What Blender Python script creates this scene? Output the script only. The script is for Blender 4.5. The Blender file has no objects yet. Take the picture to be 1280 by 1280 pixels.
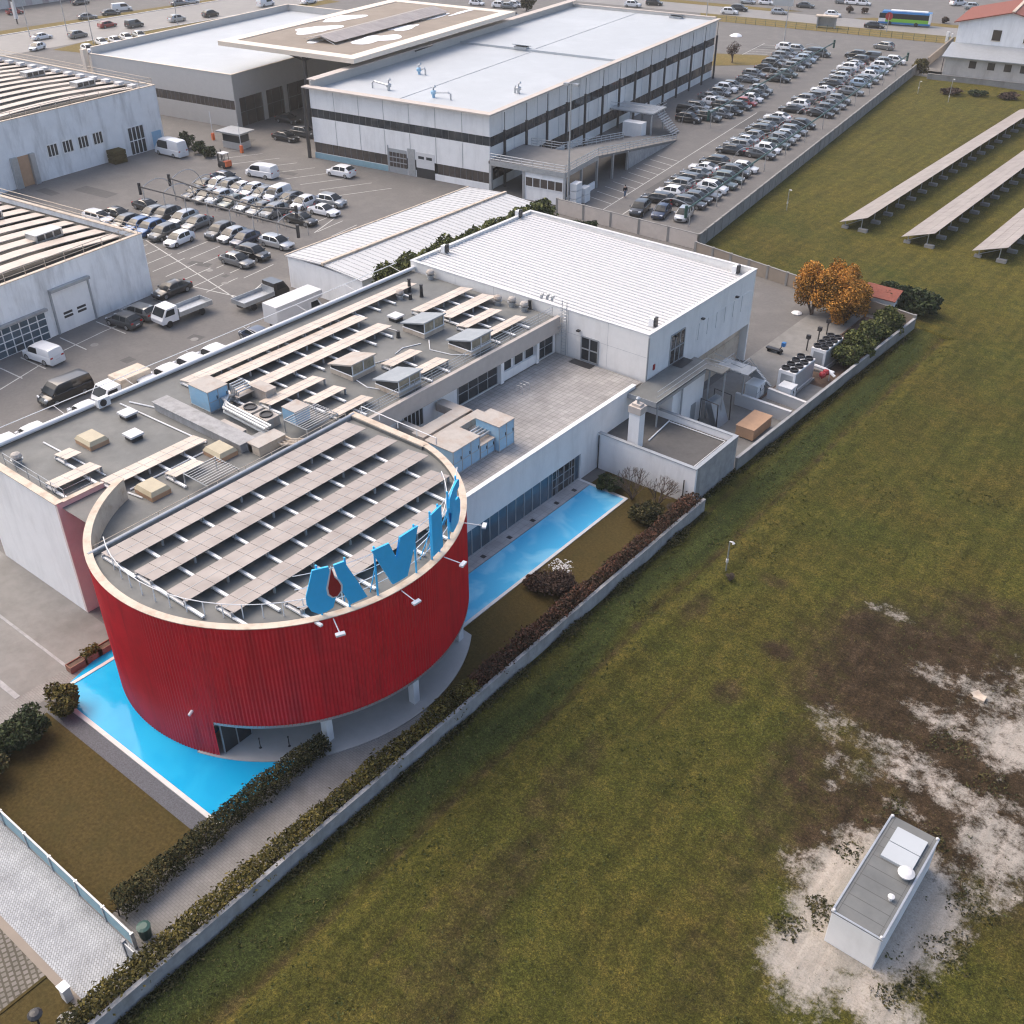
import bpy, math, random
from mathutils import Vector, Matrix, noise
random.seed(7)
SC = bpy.context.scene
COL = SC.collection
rad = math.radians
# ---------------------------------------------------------------- camera
# world: X runs across the office building, Y along it, Z up; the drone hovers above the origin
CAM_H = 47.0; FPX = 1318.3; PITCH = rad(34.386); AZ = rad(51.387)
cd = bpy.data.cameras.new('camera'); cam = bpy.data.objects.new('camera', cd); COL.objects.link(cam)
cam.location = (0, 0, CAM_H); cam.rotation_euler = (math.pi/2 - PITCH, 0, math.pi/2 - AZ)
cd.sensor_width = 36; cd.lens = 36*FPX/1280; cd.clip_start = 0.5; cd.clip_end = 5000
SC.camera = cam
# ---------------------------------------------------------------- sky and sun
SUN_AZ = rad(188); SUN_EL = rad(52)      # veiled sun, high haze: nearly shadowless light
w = bpy.data.worlds.new('World'); SC.world = w; w.use_nodes = True
nt = w.node_tree; bg = nt.nodes['Background']
sky = nt.nodes.new('ShaderNodeTexSky'); sky.sky_type = 'NISHITA'; sky.sun_disc = False
sky.sun_elevation = SUN_EL; sky.sun_rotation = math.pi/2 - SUN_AZ
sky.air_density = 1.0; sky.dust_density = 5.0; sky.ozone_density = 1.0
nt.links.new(sky.outputs[0], bg.inputs[0]); bg.inputs[1].default_value = 0.15
sd = bpy.data.lights.new('sun', 'SUN'); sun = bpy.data.objects.new('sun', sd); COL.objects.link(sun)
sd.energy = 0.75; sd.angle = rad(60); sd.color = (1, .8, .58)
sun.rotation_euler = Vector((math.cos(SUN_AZ)*math.cos(SUN_EL), math.sin(SUN_AZ)*math.cos(SUN_EL), math.sin(SUN_EL))).to_track_quat('Z', 'Y').to_euler()
SC.view_settings.view_transform = 'Standard'; SC.view_settings.look = 'None'
SC.view_settings.exposure = .9; SC.view_settings.gamma = 1
SC.cycles.filter_width = 1.2
SC.cycles.use_denoising = True; SC.cycles.denoising_prefilter = 'ACCURATE'
# ---------------------------------------------------------------- measuring helpers
ca, sa, cp, sp = math.cos(AZ), math.sin(AZ), math.cos(PITCH), math.sin(PITCH)
def P(px, py, z=0.0):
    """world point at height z that was surveyed at photo position px,py"""
    x = (px-640)/FPX; y = -(py-640)/FPX
    dx, dy, dz = x, cp + y*sp, -sp + y*cp
    t = (z-CAM_H)/dz
    return (t*(dx*sa - dy*ca), t*(dx*ca + dy*sa), z)
T8 = rad(8); c8, s8 = math.cos(T8), math.sin(T8)
def R8(u, v, z=0.0):       # frame of the car dealer's yard, turned 8 degrees
    return (-95.5 + u*c8 - v*s8, 114.5 + u*s8 + v*c8, z)
def toR8(p):
    x, y = p[0]+95.5, p[1]-114.5
    return (x*c8 + y*s8, -x*s8 + y*c8)
# ---------------------------------------------------------------- mesh builder
class MB:
    def __init__(s, T=None):
        s.v = []; s.f = []; s.m = []; s.T = T
    def add(s, vs, fs, mi=0):
        n = len(s.v)
        s.v += [s.T(*p) for p in vs] if s.T else [tuple(p) for p in vs]
        for f in fs: s.f.append([i+n for i in f]); s.m.append(mi)
        return s
    def box(s, x0, x1, y0, y1, z0, z1, mi=0):
        if x0 > x1: x0, x1 = x1, x0
        if y0 > y1: y0, y1 = y1, y0
        return s.add([(x0,y0,z0),(x1,y0,z0),(x1,y1,z0),(x0,y1,z0),(x0,y0,z1),(x1,y0,z1),(x1,y1,z1),(x0,y1,z1)],
              [(0,3,2,1),(4,5,6,7),(0,1,5,4),(1,2,6,5),(2,3,7,6),(3,0,4,7)], mi)
    def prism(s, pts, z0, z1, mi=0, cap=True):
        n = len(pts); vs = [(p[0],p[1],z0) for p in pts]+[(p[0],p[1],z1) for p in pts]
        fs = [(i,(i+1)%n,(i+1)%n+n,i+n) for i in range(n)]
        if cap: fs += [tuple(range(n,2*n)), tuple(range(n-1,-1,-1))]
        return s.add(vs, fs, mi)
    def flat(s, pts, z=None, mi=0):
        return s.add([(p[0],p[1],p[2] if z is None else z) for p in pts], [tuple(range(len(pts)))], mi)
    def slab(s, a, b, c, d, th, mi=0):      # sloping slab with top corners a b c d
        vs = [a,b,c,d]+[(p[0],p[1],p[2]-th) for p in (a,b,c,d)]
        return s.add(vs, [(0,1,2,3),(7,6,5,4),(0,4,5,1),(1,5,6,2),(2,6,7,3),(3,7,4,0)], mi)
    def tube(s, pts, r, n=6, mi=0):
        pts = [Vector(p) for p in pts]; vs = []; fs = []
        for i, p in enumerate(pts):
            d = (pts[min(i+1,len(pts)-1)] - pts[max(i-1,0)]).normalized()
            a = Vector((0,0,1)) if abs(d.z) < .9 else Vector((1,0,0))
            x = d.cross(a).normalized(); y = d.cross(x)
            rr = r[i] if isinstance(r, (list,tuple)) else r
            for k in range(n):
                t = 2*math.pi*k/n; vs.append(tuple(p + x*(rr*math.cos(t)) + y*(rr*math.sin(t))))
        for i in range(len(pts)-1):
            for k in range(n):
                k2 = (k+1)%n; fs.append((i*n+k, i*n+k2, (i+1)*n+k2, (i+1)*n+k))
        m = (len(pts)-1)*n
        fs += [tuple(range(n-1,-1,-1)), tuple(range(m,m+n))]
        return s.add(vs, fs, mi)
    def lathe(s, c, prof, n=12, mi=0):      # prof: (radius, z)
        vs = []; fs = []
        for r, z in prof:
            for k in range(n):
                t = 2*math.pi*k/n; vs.append((c[0]+r*math.cos(t), c[1]+r*math.sin(t), c[2]+z))
        for i in range(len(prof)-1):
            for k in range(n):
                k2 = (k+1)%n; fs.append((i*n+k, i*n+k2, (i+1)*n+k2, (i+1)*n+k))
        fs.append(tuple(range((len(prof)-1)*n, len(prof)*n)))
        return s.add(vs, fs, mi)
    def build(s, name, mats, parent=None, smooth=False):
        me = bpy.data.meshes.new(name)
        off = Vector((0,0,0)); q = parent
        while q is not None: off += q.location; q = q.parent
        if parent is None and s.v:
            xs = [p[0] for p in s.v]; ys = [p[1] for p in s.v]; zs = [p[2] for p in s.v]
            off = Vector(((min(xs)+max(xs))/2, (min(ys)+max(ys))/2, min(zs)))
        me.from_pydata([(p[0]-off.x, p[1]-off.y, p[2]-off.z) for p in s.v], [], s.f)
        if not isinstance(mats, (list, tuple)): mats = [mats]
        for m in mats: me.materials.append(m)
        if len(mats) > 1: me.polygons.foreach_set('material_index', s.m)
        if smooth: me.polygons.foreach_set('use_smooth', [True]*len(s.f))
        me.update()
        o = bpy.data.objects.new(name, me); COL.objects.link(o)
        if parent: o.parent = parent
        else: o.location = off
        return o
def tag(o, label=None, cat=None, group=None, kind=None):
    if label: o['label'] = label
    if cat: o['category'] = cat
    if group: o['group'] = group
    if kind: o['kind'] = kind
    return o
def thing(name, label, cat, loc=(0,0,0), group=None):
    o = bpy.data.objects.new(name, None); COL.objects.link(o); o.location = loc
    o.empty_display_size = .2
    return tag(o, label, cat, group)
def structure(o): o['kind'] = 'structure'; return o
def copy_tree(o, parent=None):
    c = o.copy(); COL.objects.link(c)
    if parent: c.parent = parent
    for ch in o.children: copy_tree(ch, c)
    return c
ORD = ['first','second','third','fourth','fifth','sixth','seventh','eighth','ninth','tenth','eleventh','twelfth','thirteenth','fourteenth','fifteenth','sixteenth','seventeenth','eighteenth','nineteenth','twentieth']
for a, b in ((20,'twenty'),(30,'thirty')):
    for i in range(9): ORD.append(b+'-'+ORD[i])
    ORD.append('thirtieth' if a == 20 else 'fortieth')
# ---------------------------------------------------------------- materials
MATS = {}
def mat(name, col, rough=.7, metal=0, var=.12, scale=1.5, bump=0, bscale=None, spec=.5, stain=None, sscale=.25, samt=.5, coat=0, streak=None):
    """procedural surface: base colour with two scales of noise, optional stains and bump"""
    m = bpy.data.materials.new(name); m.use_nodes = True; MATS[name] = m
    t = m.node_tree; N = t.nodes; L = t.links; b = N['Principled BSDF']
    b.inputs['Roughness'].default_value = rough; b.inputs['Metallic'].default_value = metal
    b.inputs['Specular IOR Level'].default_value = spec
    if coat: b.inputs['Coat Weight'].default_value = coat; b.inputs['Coat Roughness'].default_value = .05
    tc = N.new('ShaderNodeNewGeometry')
    def nz(sc, det=6, vec=None):
        n = N.new('ShaderNodeTexNoise'); n.inputs['Scale'].default_value = sc; n.inputs['Detail'].default_value = det
        n.inputs['Roughness'].default_value = .65
        L.new(vec or tc.outputs['Position'], n.inputs['Vector']); return n
    n1 = nz(scale)
    r = N.new('ShaderNodeMapRange'); r.inputs[1].default_value = .25; r.inputs[2].default_value = .75
    r.inputs[3].default_value = 1-var; r.inputs[4].default_value = 1+var
    L.new(n1.outputs[0], r.inputs[0])
    mx = N.new('ShaderNodeMix'); mx.data_type = 'RGBA'; mx.blend_type = 'MULTIPLY'; mx.inputs[0].default_value = 1
    mx.inputs[6].default_value = (*col, 1); L.new(r.outputs[0], mx.inputs[7]); out = mx.outputs[2]
    if stain:
        vec = None
        if streak:
            mp = N.new('ShaderNodeMapping'); mp.inputs['Scale'].default_value = streak
            L.new(tc.outputs['Position'], mp.inputs['Vector']); vec = mp.outputs[0]
        n2 = nz(sscale, 8, vec)
        r2 = N.new('ShaderNodeMapRange'); r2.inputs[1].default_value = .48; r2.inputs[2].default_value = .72
        r2.inputs[3].default_value = 0; r2.inputs[4].default_value = samt; L.new(n2.outputs[0], r2.inputs[0])
        m2 = N.new('ShaderNodeMix'); m2.data_type = 'RGBA'; L.new(r2.outputs[0], m2.inputs[0]); L.new(out, m2.inputs[6])
        m2.inputs[7].default_value = (*stain, 1); out = m2.outputs[2]
    L.new(out, b.inputs['Base Color'])
    if bump:
        n3 = nz(bscale or scale*6); bp = N.new('ShaderNodeBump'); bp.inputs['Strength'].default_value = bump; bp.inputs['Distance'].default_value = .05
        L.new(n3.outputs[0], bp.inputs['Height']); L.new(bp.outputs[0], b.inputs['Normal'])
    return m
def leafmat(name, c1, c2, c3=None, sc=.6):
    """foliage: colour differs leaf by leaf and clump by clump"""
    m = bpy.data.materials.new(name); m.use_nodes = True; MATS[name] = m
    t = m.node_tree; N = t.nodes; L = t.links; b = N['Principled BSDF']
    b.inputs['Roughness'].default_value = .8; b.inputs['Specular IOR Level'].default_value = .2
    g = N.new('ShaderNodeNewGeometry'); n = N.new('ShaderNodeTexNoise'); n.inputs['Scale'].default_value = sc; n.inputs['Detail'].default_value = 4
    L.new(g.outputs['Position'], n.inputs['Vector'])
    ad = N.new('ShaderNodeMath'); ad.operation = 'ADD'
    mu = N.new('ShaderNodeMath'); mu.operation = 'MULTIPLY'; mu.inputs[1].default_value = .5
    L.new(g.outputs['Random Per Island'], mu.inputs[0]); L.new(mu.outputs[0], ad.inputs[0]); L.new(n.outputs[0], ad.inputs[1])
    cr = N.new('ShaderNodeValToRGB'); e = cr.color_ramp.elements
    e[0].position = .45; e[0].color = (*c1, 1); e[1].position = .95; e[1].color = (*c2, 1)
    if c3: k = e.new(.72); k.color = (*c3, 1)
    L.new(ad.outputs[0], cr.inputs[0]); L.new(cr.outputs[0], b.inputs['Base Color'])
    return m
M = MATS
mat('asphalt', (.13,.125,.121), .85, var=.15, scale=3, bump=.15, bscale=25, stain=(.175,.167,.158), sscale=.35, samt=.75)
mat('asphalt_far', (.17,.165,.16), .8, var=.12, scale=1, stain=(.24,.23,.22), sscale=.08, samt=.6)
mat('road_far', (.22,.21,.2), .6, var=.1, scale=.6, stain=(.3,.28,.26), sscale=.1, samt=.5)
mat('line_paint', (.5,.5,.48), .7, var=.25, scale=2, stain=(.2,.2,.19), sscale=1.2, samt=.6)
mat('white_wall', (.8,.8,.8), .8, var=.05, scale=.8, stain=(.6,.6,.6), sscale=.9, samt=.55, streak=(1,1,.2))
mat('old_white_wall', (.8,.81,.82), .85, var=.07, scale=.5, stain=(.42,.42,.42), sscale=.6, samt=.75, streak=(1,1,.22))
mat('pink_wall', (.66,.56,.52), .85, var=.05, stain=(.42,.36,.35), sscale=.4, samt=.4)
mat('warehouse_wall', (.78,.77,.75), .7, var=.04, stain=(.6,.58,.55), sscale=.5, samt=.6, streak=(1,1,.3))
mat('roof_white', (.6,.6,.61), .55, var=.04, scale=.4, stain=(.55,.55,.56), sscale=.25, samt=.4)
mat('roof_membrane', (.13,.136,.134), .65, var=.2, scale=.8, stain=(.2,.2,.19), sscale=.3, samt=.6, bump=.1, bscale=8)
mat('roof_bluewhite', (.42,.45,.475), .5, var=.05, scale=.3, stain=(.54,.57,.6), sscale=.12, samt=.5)
mat('coping', (.55,.47,.38), .6, var=.12, scale=1.2, stain=(.3,.19,.12), sscale=1.1, samt=.7)
mat('roof_seam', (.5,.51,.52), .5, var=.05)  # greyer than the roof: the ribs' shadow side is put into the colour
mat('hall_roof_dark', (.05,.048,.046), .8, var=.25)
mat('lid_grey', (.27,.3,.33), .4, var=.12, stain=(.36,.37,.38), sscale=1.5, samt=.5)
mat('amber_pane', (.3,.27,.2), .15, var=.5, scale=1.5, spec=.5)
mat('patch_dark', (.085,.083,.082), .85, var=.2, scale=2)
mat('frame_dark', (.12,.125,.13), .5)
mat('white_metal', (.72,.73,.74), .4, var=.05)
mat('grey_metal', (.36,.38,.4), .45, metal=.3, var=.1)
mat('galvanized', (.45,.47,.49), .4, metal=.6, var=.15, scale=3)
mat('dark_metal', (.03,.03,.033), .45, var=.1)
mat('green_metal', (.02,.07,.06), .45, var=.1)
mat('fascia', (.5,.45,.41), .8, var=.08, stain=(.4,.36,.33), sscale=.6, samt=.5)
mat('red_cladding', (.62,.014,.028), .42, var=.14, scale=.6, spec=.5, stain=(.34,.012,.022), sscale=1.6, samt=.7, streak=(1,1,.08))
mat('sign_blue', (.035,.47,.86), .45, var=.06)
mat('sign_red', (.3,.015,.02), .4, var=.15, scale=6)
mat('glass', (.03,.036,.042), .08, var=.4, scale=.6, spec=.5)
mat('glass_blue', (.06,.1,.135), .08, var=.5, scale=.5, spec=.8)
mat('glass_brown', (.06,.05,.045), .1, var=.4, scale=.5, spec=.7)
mat('amber_dome', (.42,.36,.24), .25, var=.1, spec=.6)
mat('blue_unit', (.27,.48,.66), .55, var=.08, stain=(.4,.5,.58), sscale=1, samt=.5)
mat('rusty_top', (.4,.37,.34), .7, var=.12, stain=(.33,.24,.18), sscale=1, samt=.7)
mat('concrete', (.25,.245,.235), .9, var=.12, scale=1.2, stain=(.13,.125,.12), sscale=.6, samt=.7, streak=(1,1,.3))
mat('concrete_light', (.33,.33,.335), .85, var=.25, scale=1.5, stain=(.2,.2,.19), sscale=1.1, samt=.7, streak=(1,1,.2))
mat('concrete_yard', (.21,.205,.195), .9, var=.16, scale=1, stain=(.13,.125,.115), sscale=.3, samt=.6, bump=.1)
mat('loggia_floor', (.4,.39,.38), .7, var=.08, scale=1.5)
mat('kerb_stone', (.62,.61,.6), .8, var=.1, scale=2)
mat('terracotta', (.24,.11,.075), .8, var=.15)
mat('roof_tile', (.21,.065,.045), .85, var=.25, scale=4, stain=(.2,.08,.06), sscale=1, samt=.5)
mat('soil', (.115,.075,.055), .95, var=.3, scale=3, bump=.3)
mat('bark', (.1,.075,.06), .9, var=.2)
mat('teal_paint', (.22,.36,.42), .7)
mat('orange_plastic', (.75,.16,.05), .5)
mat('tan_wood', (.46,.28,.17), .7, var=.12)
mat('black_rubber', (.012,.012,.013), .7, var=.1)
mat('rim_metal', (.3,.31,.32), .35, metal=.7, var=.05)
mat('car_glass', (.022,.027,.032), .12, var=.2, spec=.22)
mat('head_lamp', (.7,.72,.75), .15, var=.05, spec=.8)
mat('tail_lamp', (.4,.01,.012), .2, var=.05)
mat('skin', (.5,.32,.25), .6); mat('cloth_black', (.012,.012,.014), .9); mat('denim', (.1,.15,.22), .9)
mat('truss_dark', (.06,.06,.065), .5)
mat('tarp_white', (.75,.76,.78), .6, var=.05)
mat('brown_deck', (.26,.22,.18), .85, var=.12, scale=.5, stain=(.2,.165,.135), sscale=.1, samt=.6)
mat('cream_frame', (.72,.63,.53), .6, var=.05)
mat('snow_patch', (.8,.81,.83), .6, var=.04)
mat('corrugated', (.5,.51,.52), .5, var=.05, stain=(.45,.45,.46), sscale=.4, samt=.4)
mat('f_cladding', (.5,.49,.475), .5, metal=.2, var=.05)
mat('beige_wall', (.5,.47,.44), .85, var=.08, stain=(.3,.27,.25), sscale=.5, samt=.7, streak=(1,1,.2))
mat('green_paint', (.18,.48,.03), .35, var=.05); mat('bus_blue', (.02,.16,.42), .35); mat('bus_white', (.75,.76,.78), .35)
mat('gravel_grey', (.1,.105,.12), .9, var=.45, scale=14, bump=.4, bscale=30)
mat('weed_red', (.16,.06,.04), .9)
def panelmat(name, c1, c2):
    """glassy photovoltaic modules: dark cells behind glass, thin pale cell grid"""
    m = bpy.data.materials.new(name); m.use_nodes = True; M[name] = m
    t = m.node_tree; N = t.nodes; L = t.links; b = N['Principled BSDF']
    b.inputs['Roughness'].default_value = .4; b.inputs['Specular IOR Level'].default_value = .35
    g = N.new('ShaderNodeNewGeometry'); n = N.new('ShaderNodeTexNoise'); n.inputs['Scale'].default_value = .7; n.inputs['Detail'].default_value = 3
    L.new(g.outputs['Position'], n.inputs['Vector'])
    cr = N.new('ShaderNodeValToRGB'); e = cr.color_ramp.elements
    e[0].position = .3; e[0].color = (*c1,1); e[1].position = .7; e[1].color = (*c2,1)
    L.new(n.outputs[0], cr.inputs[0]); L.new(cr.outputs[0], b.inputs['Base Color'])
panelmat('solar_sheen', (.27,.235,.215), (.36,.32,.295))  # bright sky mirrored in the modules, painted as their base colour
panelmat('solar_sheen_pale', (.47,.405,.345), (.59,.51,.44))
def watermat(name, c1, c2, sc):
    m = bpy.data.materials.new(name); m.use_nodes = True; M[name] = m
    t = m.node_tree; N = t.nodes; L = t.links; b = N['Principled BSDF']
    b.inputs['Roughness'].default_value = .08; b.inputs['Specular IOR Level'].default_value = .25
    g = N.new('ShaderNodeNewGeometry'); n = N.new('ShaderNodeTexNoise'); n.inputs['Scale'].default_value = sc; n.inputs['Detail'].default_value = 3
    n.inputs['Distortion'].default_value = .6
    L.new(g.outputs['Position'], n.inputs['Vector'])
    cr = N.new('ShaderNodeValToRGB'); e = cr.color_ramp.elements
    e[0].position = .44; e[0].color = (*c1,1); e[1].position = .56; e[1].color = (*c2,1)
    L.new(n.outputs[0], cr.inputs[0]); L.new(cr.outputs[0], b.inputs['Base Color'])
    n2 = N.new('ShaderNodeTexNoise'); n2.inputs['Scale'].default_value = 4; L.new(g.outputs['Position'], n2.inputs['Vector'])
    bp = N.new('ShaderNodeBump'); bp.inputs['Strength'].default_value = .06; bp.inputs['Distance'].default_value = .05
    L.new(n2.outputs[0], bp.inputs['Height']); L.new(bp.outputs[0], b.inputs['Normal'])
watermat('pool_blue', (.01,.36,.66), (.018,.4,.69), .25)
watermat('pool_pale', (.07,.42,.7), (.19,.54,.77), .3)
def pavermat(name, c1, c2, bw, bh, mortar=(.1,.1,.1), ms=.02, rot=0, rough=.85, off=.5, stain=None):
    m = bpy.data.materials.new(name); m.use_nodes = True; M[name] = m
    t = m.node_tree; N = t.nodes; L = t.links; b = N['Principled BSDF']; b.inputs['Roughness'].default_value = rough
    g = N.new('ShaderNodeNewGeometry'); mp = N.new('ShaderNodeMapping'); mp.inputs['Rotation'].default_value = (0,0,rot)
    L.new(g.outputs['Position'], mp.inputs['Vector'])
    br = N.new('ShaderNodeTexBrick'); br.inputs['Scale'].default_value = 1; br.inputs['Brick Width'].default_value = bw; br.inputs['Row Height'].default_value = bh
    br.inputs['Mortar Size'].default_value = ms; br.offset = off
    br.inputs['Color1'].default_value = (*c1,1); br.inputs['Color2'].default_value = (*c2,1); br.inputs['Mortar'].default_value = (*mortar,1)
    L.new(mp.outputs[0], br.inputs['Vector'])
    n = N.new('ShaderNodeTexNoise'); n.inputs['Scale'].default_value = .5; n.inputs['Detail'].default_value = 8; n.inputs['Roughness'].default_value = .65
    L.new(g.outputs['Position'], n.inputs['Vector'])
    r = N.new('ShaderNodeMapRange'); r.inputs[1].default_value = .3; r.inputs[2].default_value = .7; r.inputs[3].default_value = .75; r.inputs[4].default_value = 1.2
    L.new(n.outputs[0], r.inputs[0])
    mx = N.new('ShaderNodeMix'); mx.data_type = 'RGBA'; mx.blend_type = 'MULTIPLY'; mx.inputs[0].default_value = 1
    L.new(br.outputs[0], mx.inputs[6]); L.new(r.outputs[0], mx.inputs[7]); L.new(mx.outputs[2], b.inputs['Base Color'])
pavermat('terrace_tile', (.33,.32,.31), (.29,.28,.275), .5, .5, (.2,.195,.19), .025, off=0)
pavermat('drive_paver', (.42,.44,.46), (.33,.35,.37), .22, .12, (.2,.2,.2), .015, rot=.78)
pavermat('grid_paver', (.2,.18,.16), (.17,.155,.13), .3, .3, (.08,.07,.05), .05, rot=.3)
pavermat('path_paver', (.235,.225,.215), (.215,.205,.195), .3, .15, (.165,.16,.15), .015, rot=.0)
pavermat('walk_tile', (.42,.41,.41), (.38,.37,.37), .6, .6, (.3,.3,.3), .02, off=0)
pavermat('far_facade', (.55,.5,.5), (.4,.3,.28), 3, 2.4, (.6,.58,.56), .3)
# grass ground: the painted mask says what grows or lies there
def groundmat():
    m = bpy.data.materials.new('field_ground'); m.use_nodes = True; M['field_ground'] = m
    t = m.node_tree; N = t.nodes; L = t.links; b = N['Principled BSDF']; b.inputs['Roughness'].default_value = .95; b.inputs['Specular IOR Level'].default_value = .1
    g = N.new('ShaderNodeNewGeometry')
    def nz(sc, det=8, ro=.65, rot=None, vs=None):
        n = N.new('ShaderNodeTexNoise'); n.inputs['Scale'].default_value = sc; n.inputs['Detail'].default_value = det; n.inputs['Roughness'].default_value = ro
        if vs:
            mp = N.new('ShaderNodeMapping'); mp.inputs['Scale'].default_value = vs; L.new(g.outputs['Position'], mp.inputs['Vector']); L.new(mp.outputs[0], n.inputs['Vector'])
        else: L.new(g.outputs['Position'], n.inputs['Vector'])
        return n.outputs[0]
    def ramp(src, *st):
        cr = N.new('ShaderNodeValToRGB'); e = cr.color_ramp.elements
        while len(e) < len(st): e.new(.5)
        for k, (p, c) in enumerate(st): e[k].position = p; e[k].color = (*c,1)
        L.new(src, cr.inputs[0]); return cr.outputs[0]
    def mix(f, a, c, bt='MIX'):
        x = N.new('ShaderNodeMix'); x.data_type = 'RGBA'; x.blend_type = bt
        if isinstance(f, float): x.inputs[0].default_value = f
        else: L.new(f, x.inputs[0])
        L.new(a, x.inputs[6]); L.new(c, x.inputs[7]); return x.outputs[2]
    def mask(ch, nsrc, gain=1.0, lo=.42, hi=.62, w=.55):
        """channel plus noise, thresholded: ragged edges"""
        a = N.new('ShaderNodeMath'); a.operation = 'MULTIPLY_ADD'; L.new(nsrc, a.inputs[0]); a.inputs[1].default_value = w; a.inputs[2].default_value = -w/2
        s = N.new('ShaderNodeMath'); s.operation = 'ADD'; L.new(a.outputs[0], s.inputs[0]); L.new(ch, s.inputs[1])
        r = N.new('ShaderNodeMapRange'); r.inputs[1].default_value = lo; r.inputs[2].default_value = hi; r.inputs[3].default_value = 0; r.inputs[4].default_value = gain
        L.new(s.outputs[0], r.inputs[0]); return r.outputs[0]
    at = N.new('ShaderNodeAttribute'); at.attribute_name = 'cover'
    sp_ = N.new('ShaderNodeSeparateColor'); L.new(at.outputs['Color'], sp_.inputs[0])
    R_, G_, B_ = sp_.outputs
    A_ = at.outputs['Alpha']
    fine = nz(5.5, 12, .82); mid = nz(.9, 10, .78); big = nz(.12, 6, .6)
    base = ramp(mid, (.3,(.027,.031,.009)), (.5,(.055,.054,.016)), (.68,(.092,.078,.025)))
    olive = ramp(big, (.3,(.85,1.0,.8)), (.7,(1.12,1.0,.9)))
    base = mix(1.0, base, olive, 'MULTIPLY')
    lush = ramp(mid, (.3,(.018,.026,.01)), (.7,(.046,.062,.02)))
    base = mix(mask(B_, mid, .9), base, lush)
    gold = ramp(mid, (.35,(.05,.052,.012)), (.55,(.1,.088,.02)), (.75,(.17,.12,.03)))
    base = mix(mask(A_, big, .75, .35, .9, .5), base, gold)
    brown = ramp(mid, (.3,(.016,.011,.008)), (.5,(.033,.022,.016)), (.72,(.075,.053,.04)))
    base = mix(mask(G_, nz(.7, 10, .75), .92, .34, .78, 1.0), base, brown)
    speck = ramp(fine, (.34,(.3,.31,.3)), (.5,(1,1,1)), (.64,(2.0,1.9,1.65)))
    base = mix(.9, base, speck, 'MULTIPLY'); base = mix(.8, base, ramp(nz(16, 6, .8), (.36,(.35,.36,.35)), (.5,(1,1,1)), (.62,(1.9,1.8,1.6))), 'MULTIPLY')
    chalk = ramp(nz(1.6, 14, .8), (.2,(.12,.1,.08)), (.36,(.33,.3,.275)), (.6,(.4,.375,.355)), (.78,(.44,.35,.28)))
    base = mix(mask(R_, nz(1.1, 14, .82), .92, .38, .66, 1.9), base, chalk)
    st = nz(.8, 6, .6, None, (1.2,.12,1)); base = mix(.8, base, ramp(st, (.35,(.68,.7,.66)), (.6,(1.12,1.08,1.0))), 'MULTIPLY')
    base = mix(.55, base, ramp(nz(11, 8, .8), (.34,(.35,.34,.33)), (.48,(1,1,1)), (.66,(1.3,1.28,1.25))), 'MULTIPLY')
    L.new(base, b.inputs['Base Color'])
    bp = N.new('ShaderNodeBump'); bp.inputs['Strength'].default_value = .5; bp.inputs['Distance'].default_value = .12
    L.new(fine, bp.inputs['Height']); L.new(bp.outputs[0], b.inputs['Normal'])
groundmat()
mat('lawn_brown', (.072,.054,.02), .95, var=.4, scale=5, stain=(.05,.044,.016), sscale=.5, samt=.7, bump=.5, bscale=20, spec=.1)
mat('verge_grass', (.17,.13,.05), .95, var=.3, scale=2, stain=(.1,.1,.04), sscale=.3, samt=.6, bump=.3, bscale=6, spec=.1)
leafmat('leaf_hedge', (.018,.02,.01), (.09,.075,.03), (.045,.048,.018))
leafmat('leaf_red', (.02,.018,.012), (.13,.06,.04), (.06,.038,.025))
leafmat('leaf_olive', (.035,.034,.012), (.15,.12,.03), (.08,.07,.02))
leafmat('leaf_green', (.015,.028,.014), (.06,.075,.03), (.03,.046,.02))
leafmat('leaf_orange', (.05,.036,.01), (.62,.29,.06), (.28,.14,.026), .5)
leafmat('leaf_conifer', (.025,.035,.014), (.13,.14,.045), (.06,.075,.025))
leafmat('leaf_dry', (.035,.024,.02), (.1,.065,.05))
leafmat('leaf_weed', (.028,.038,.012), (.1,.105,.03), (.055,.065,.018), .4)
leafmat('grass_tuft', (.02,.026,.008), (.11,.1,.03), (.048,.052,.015), .4)
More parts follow.
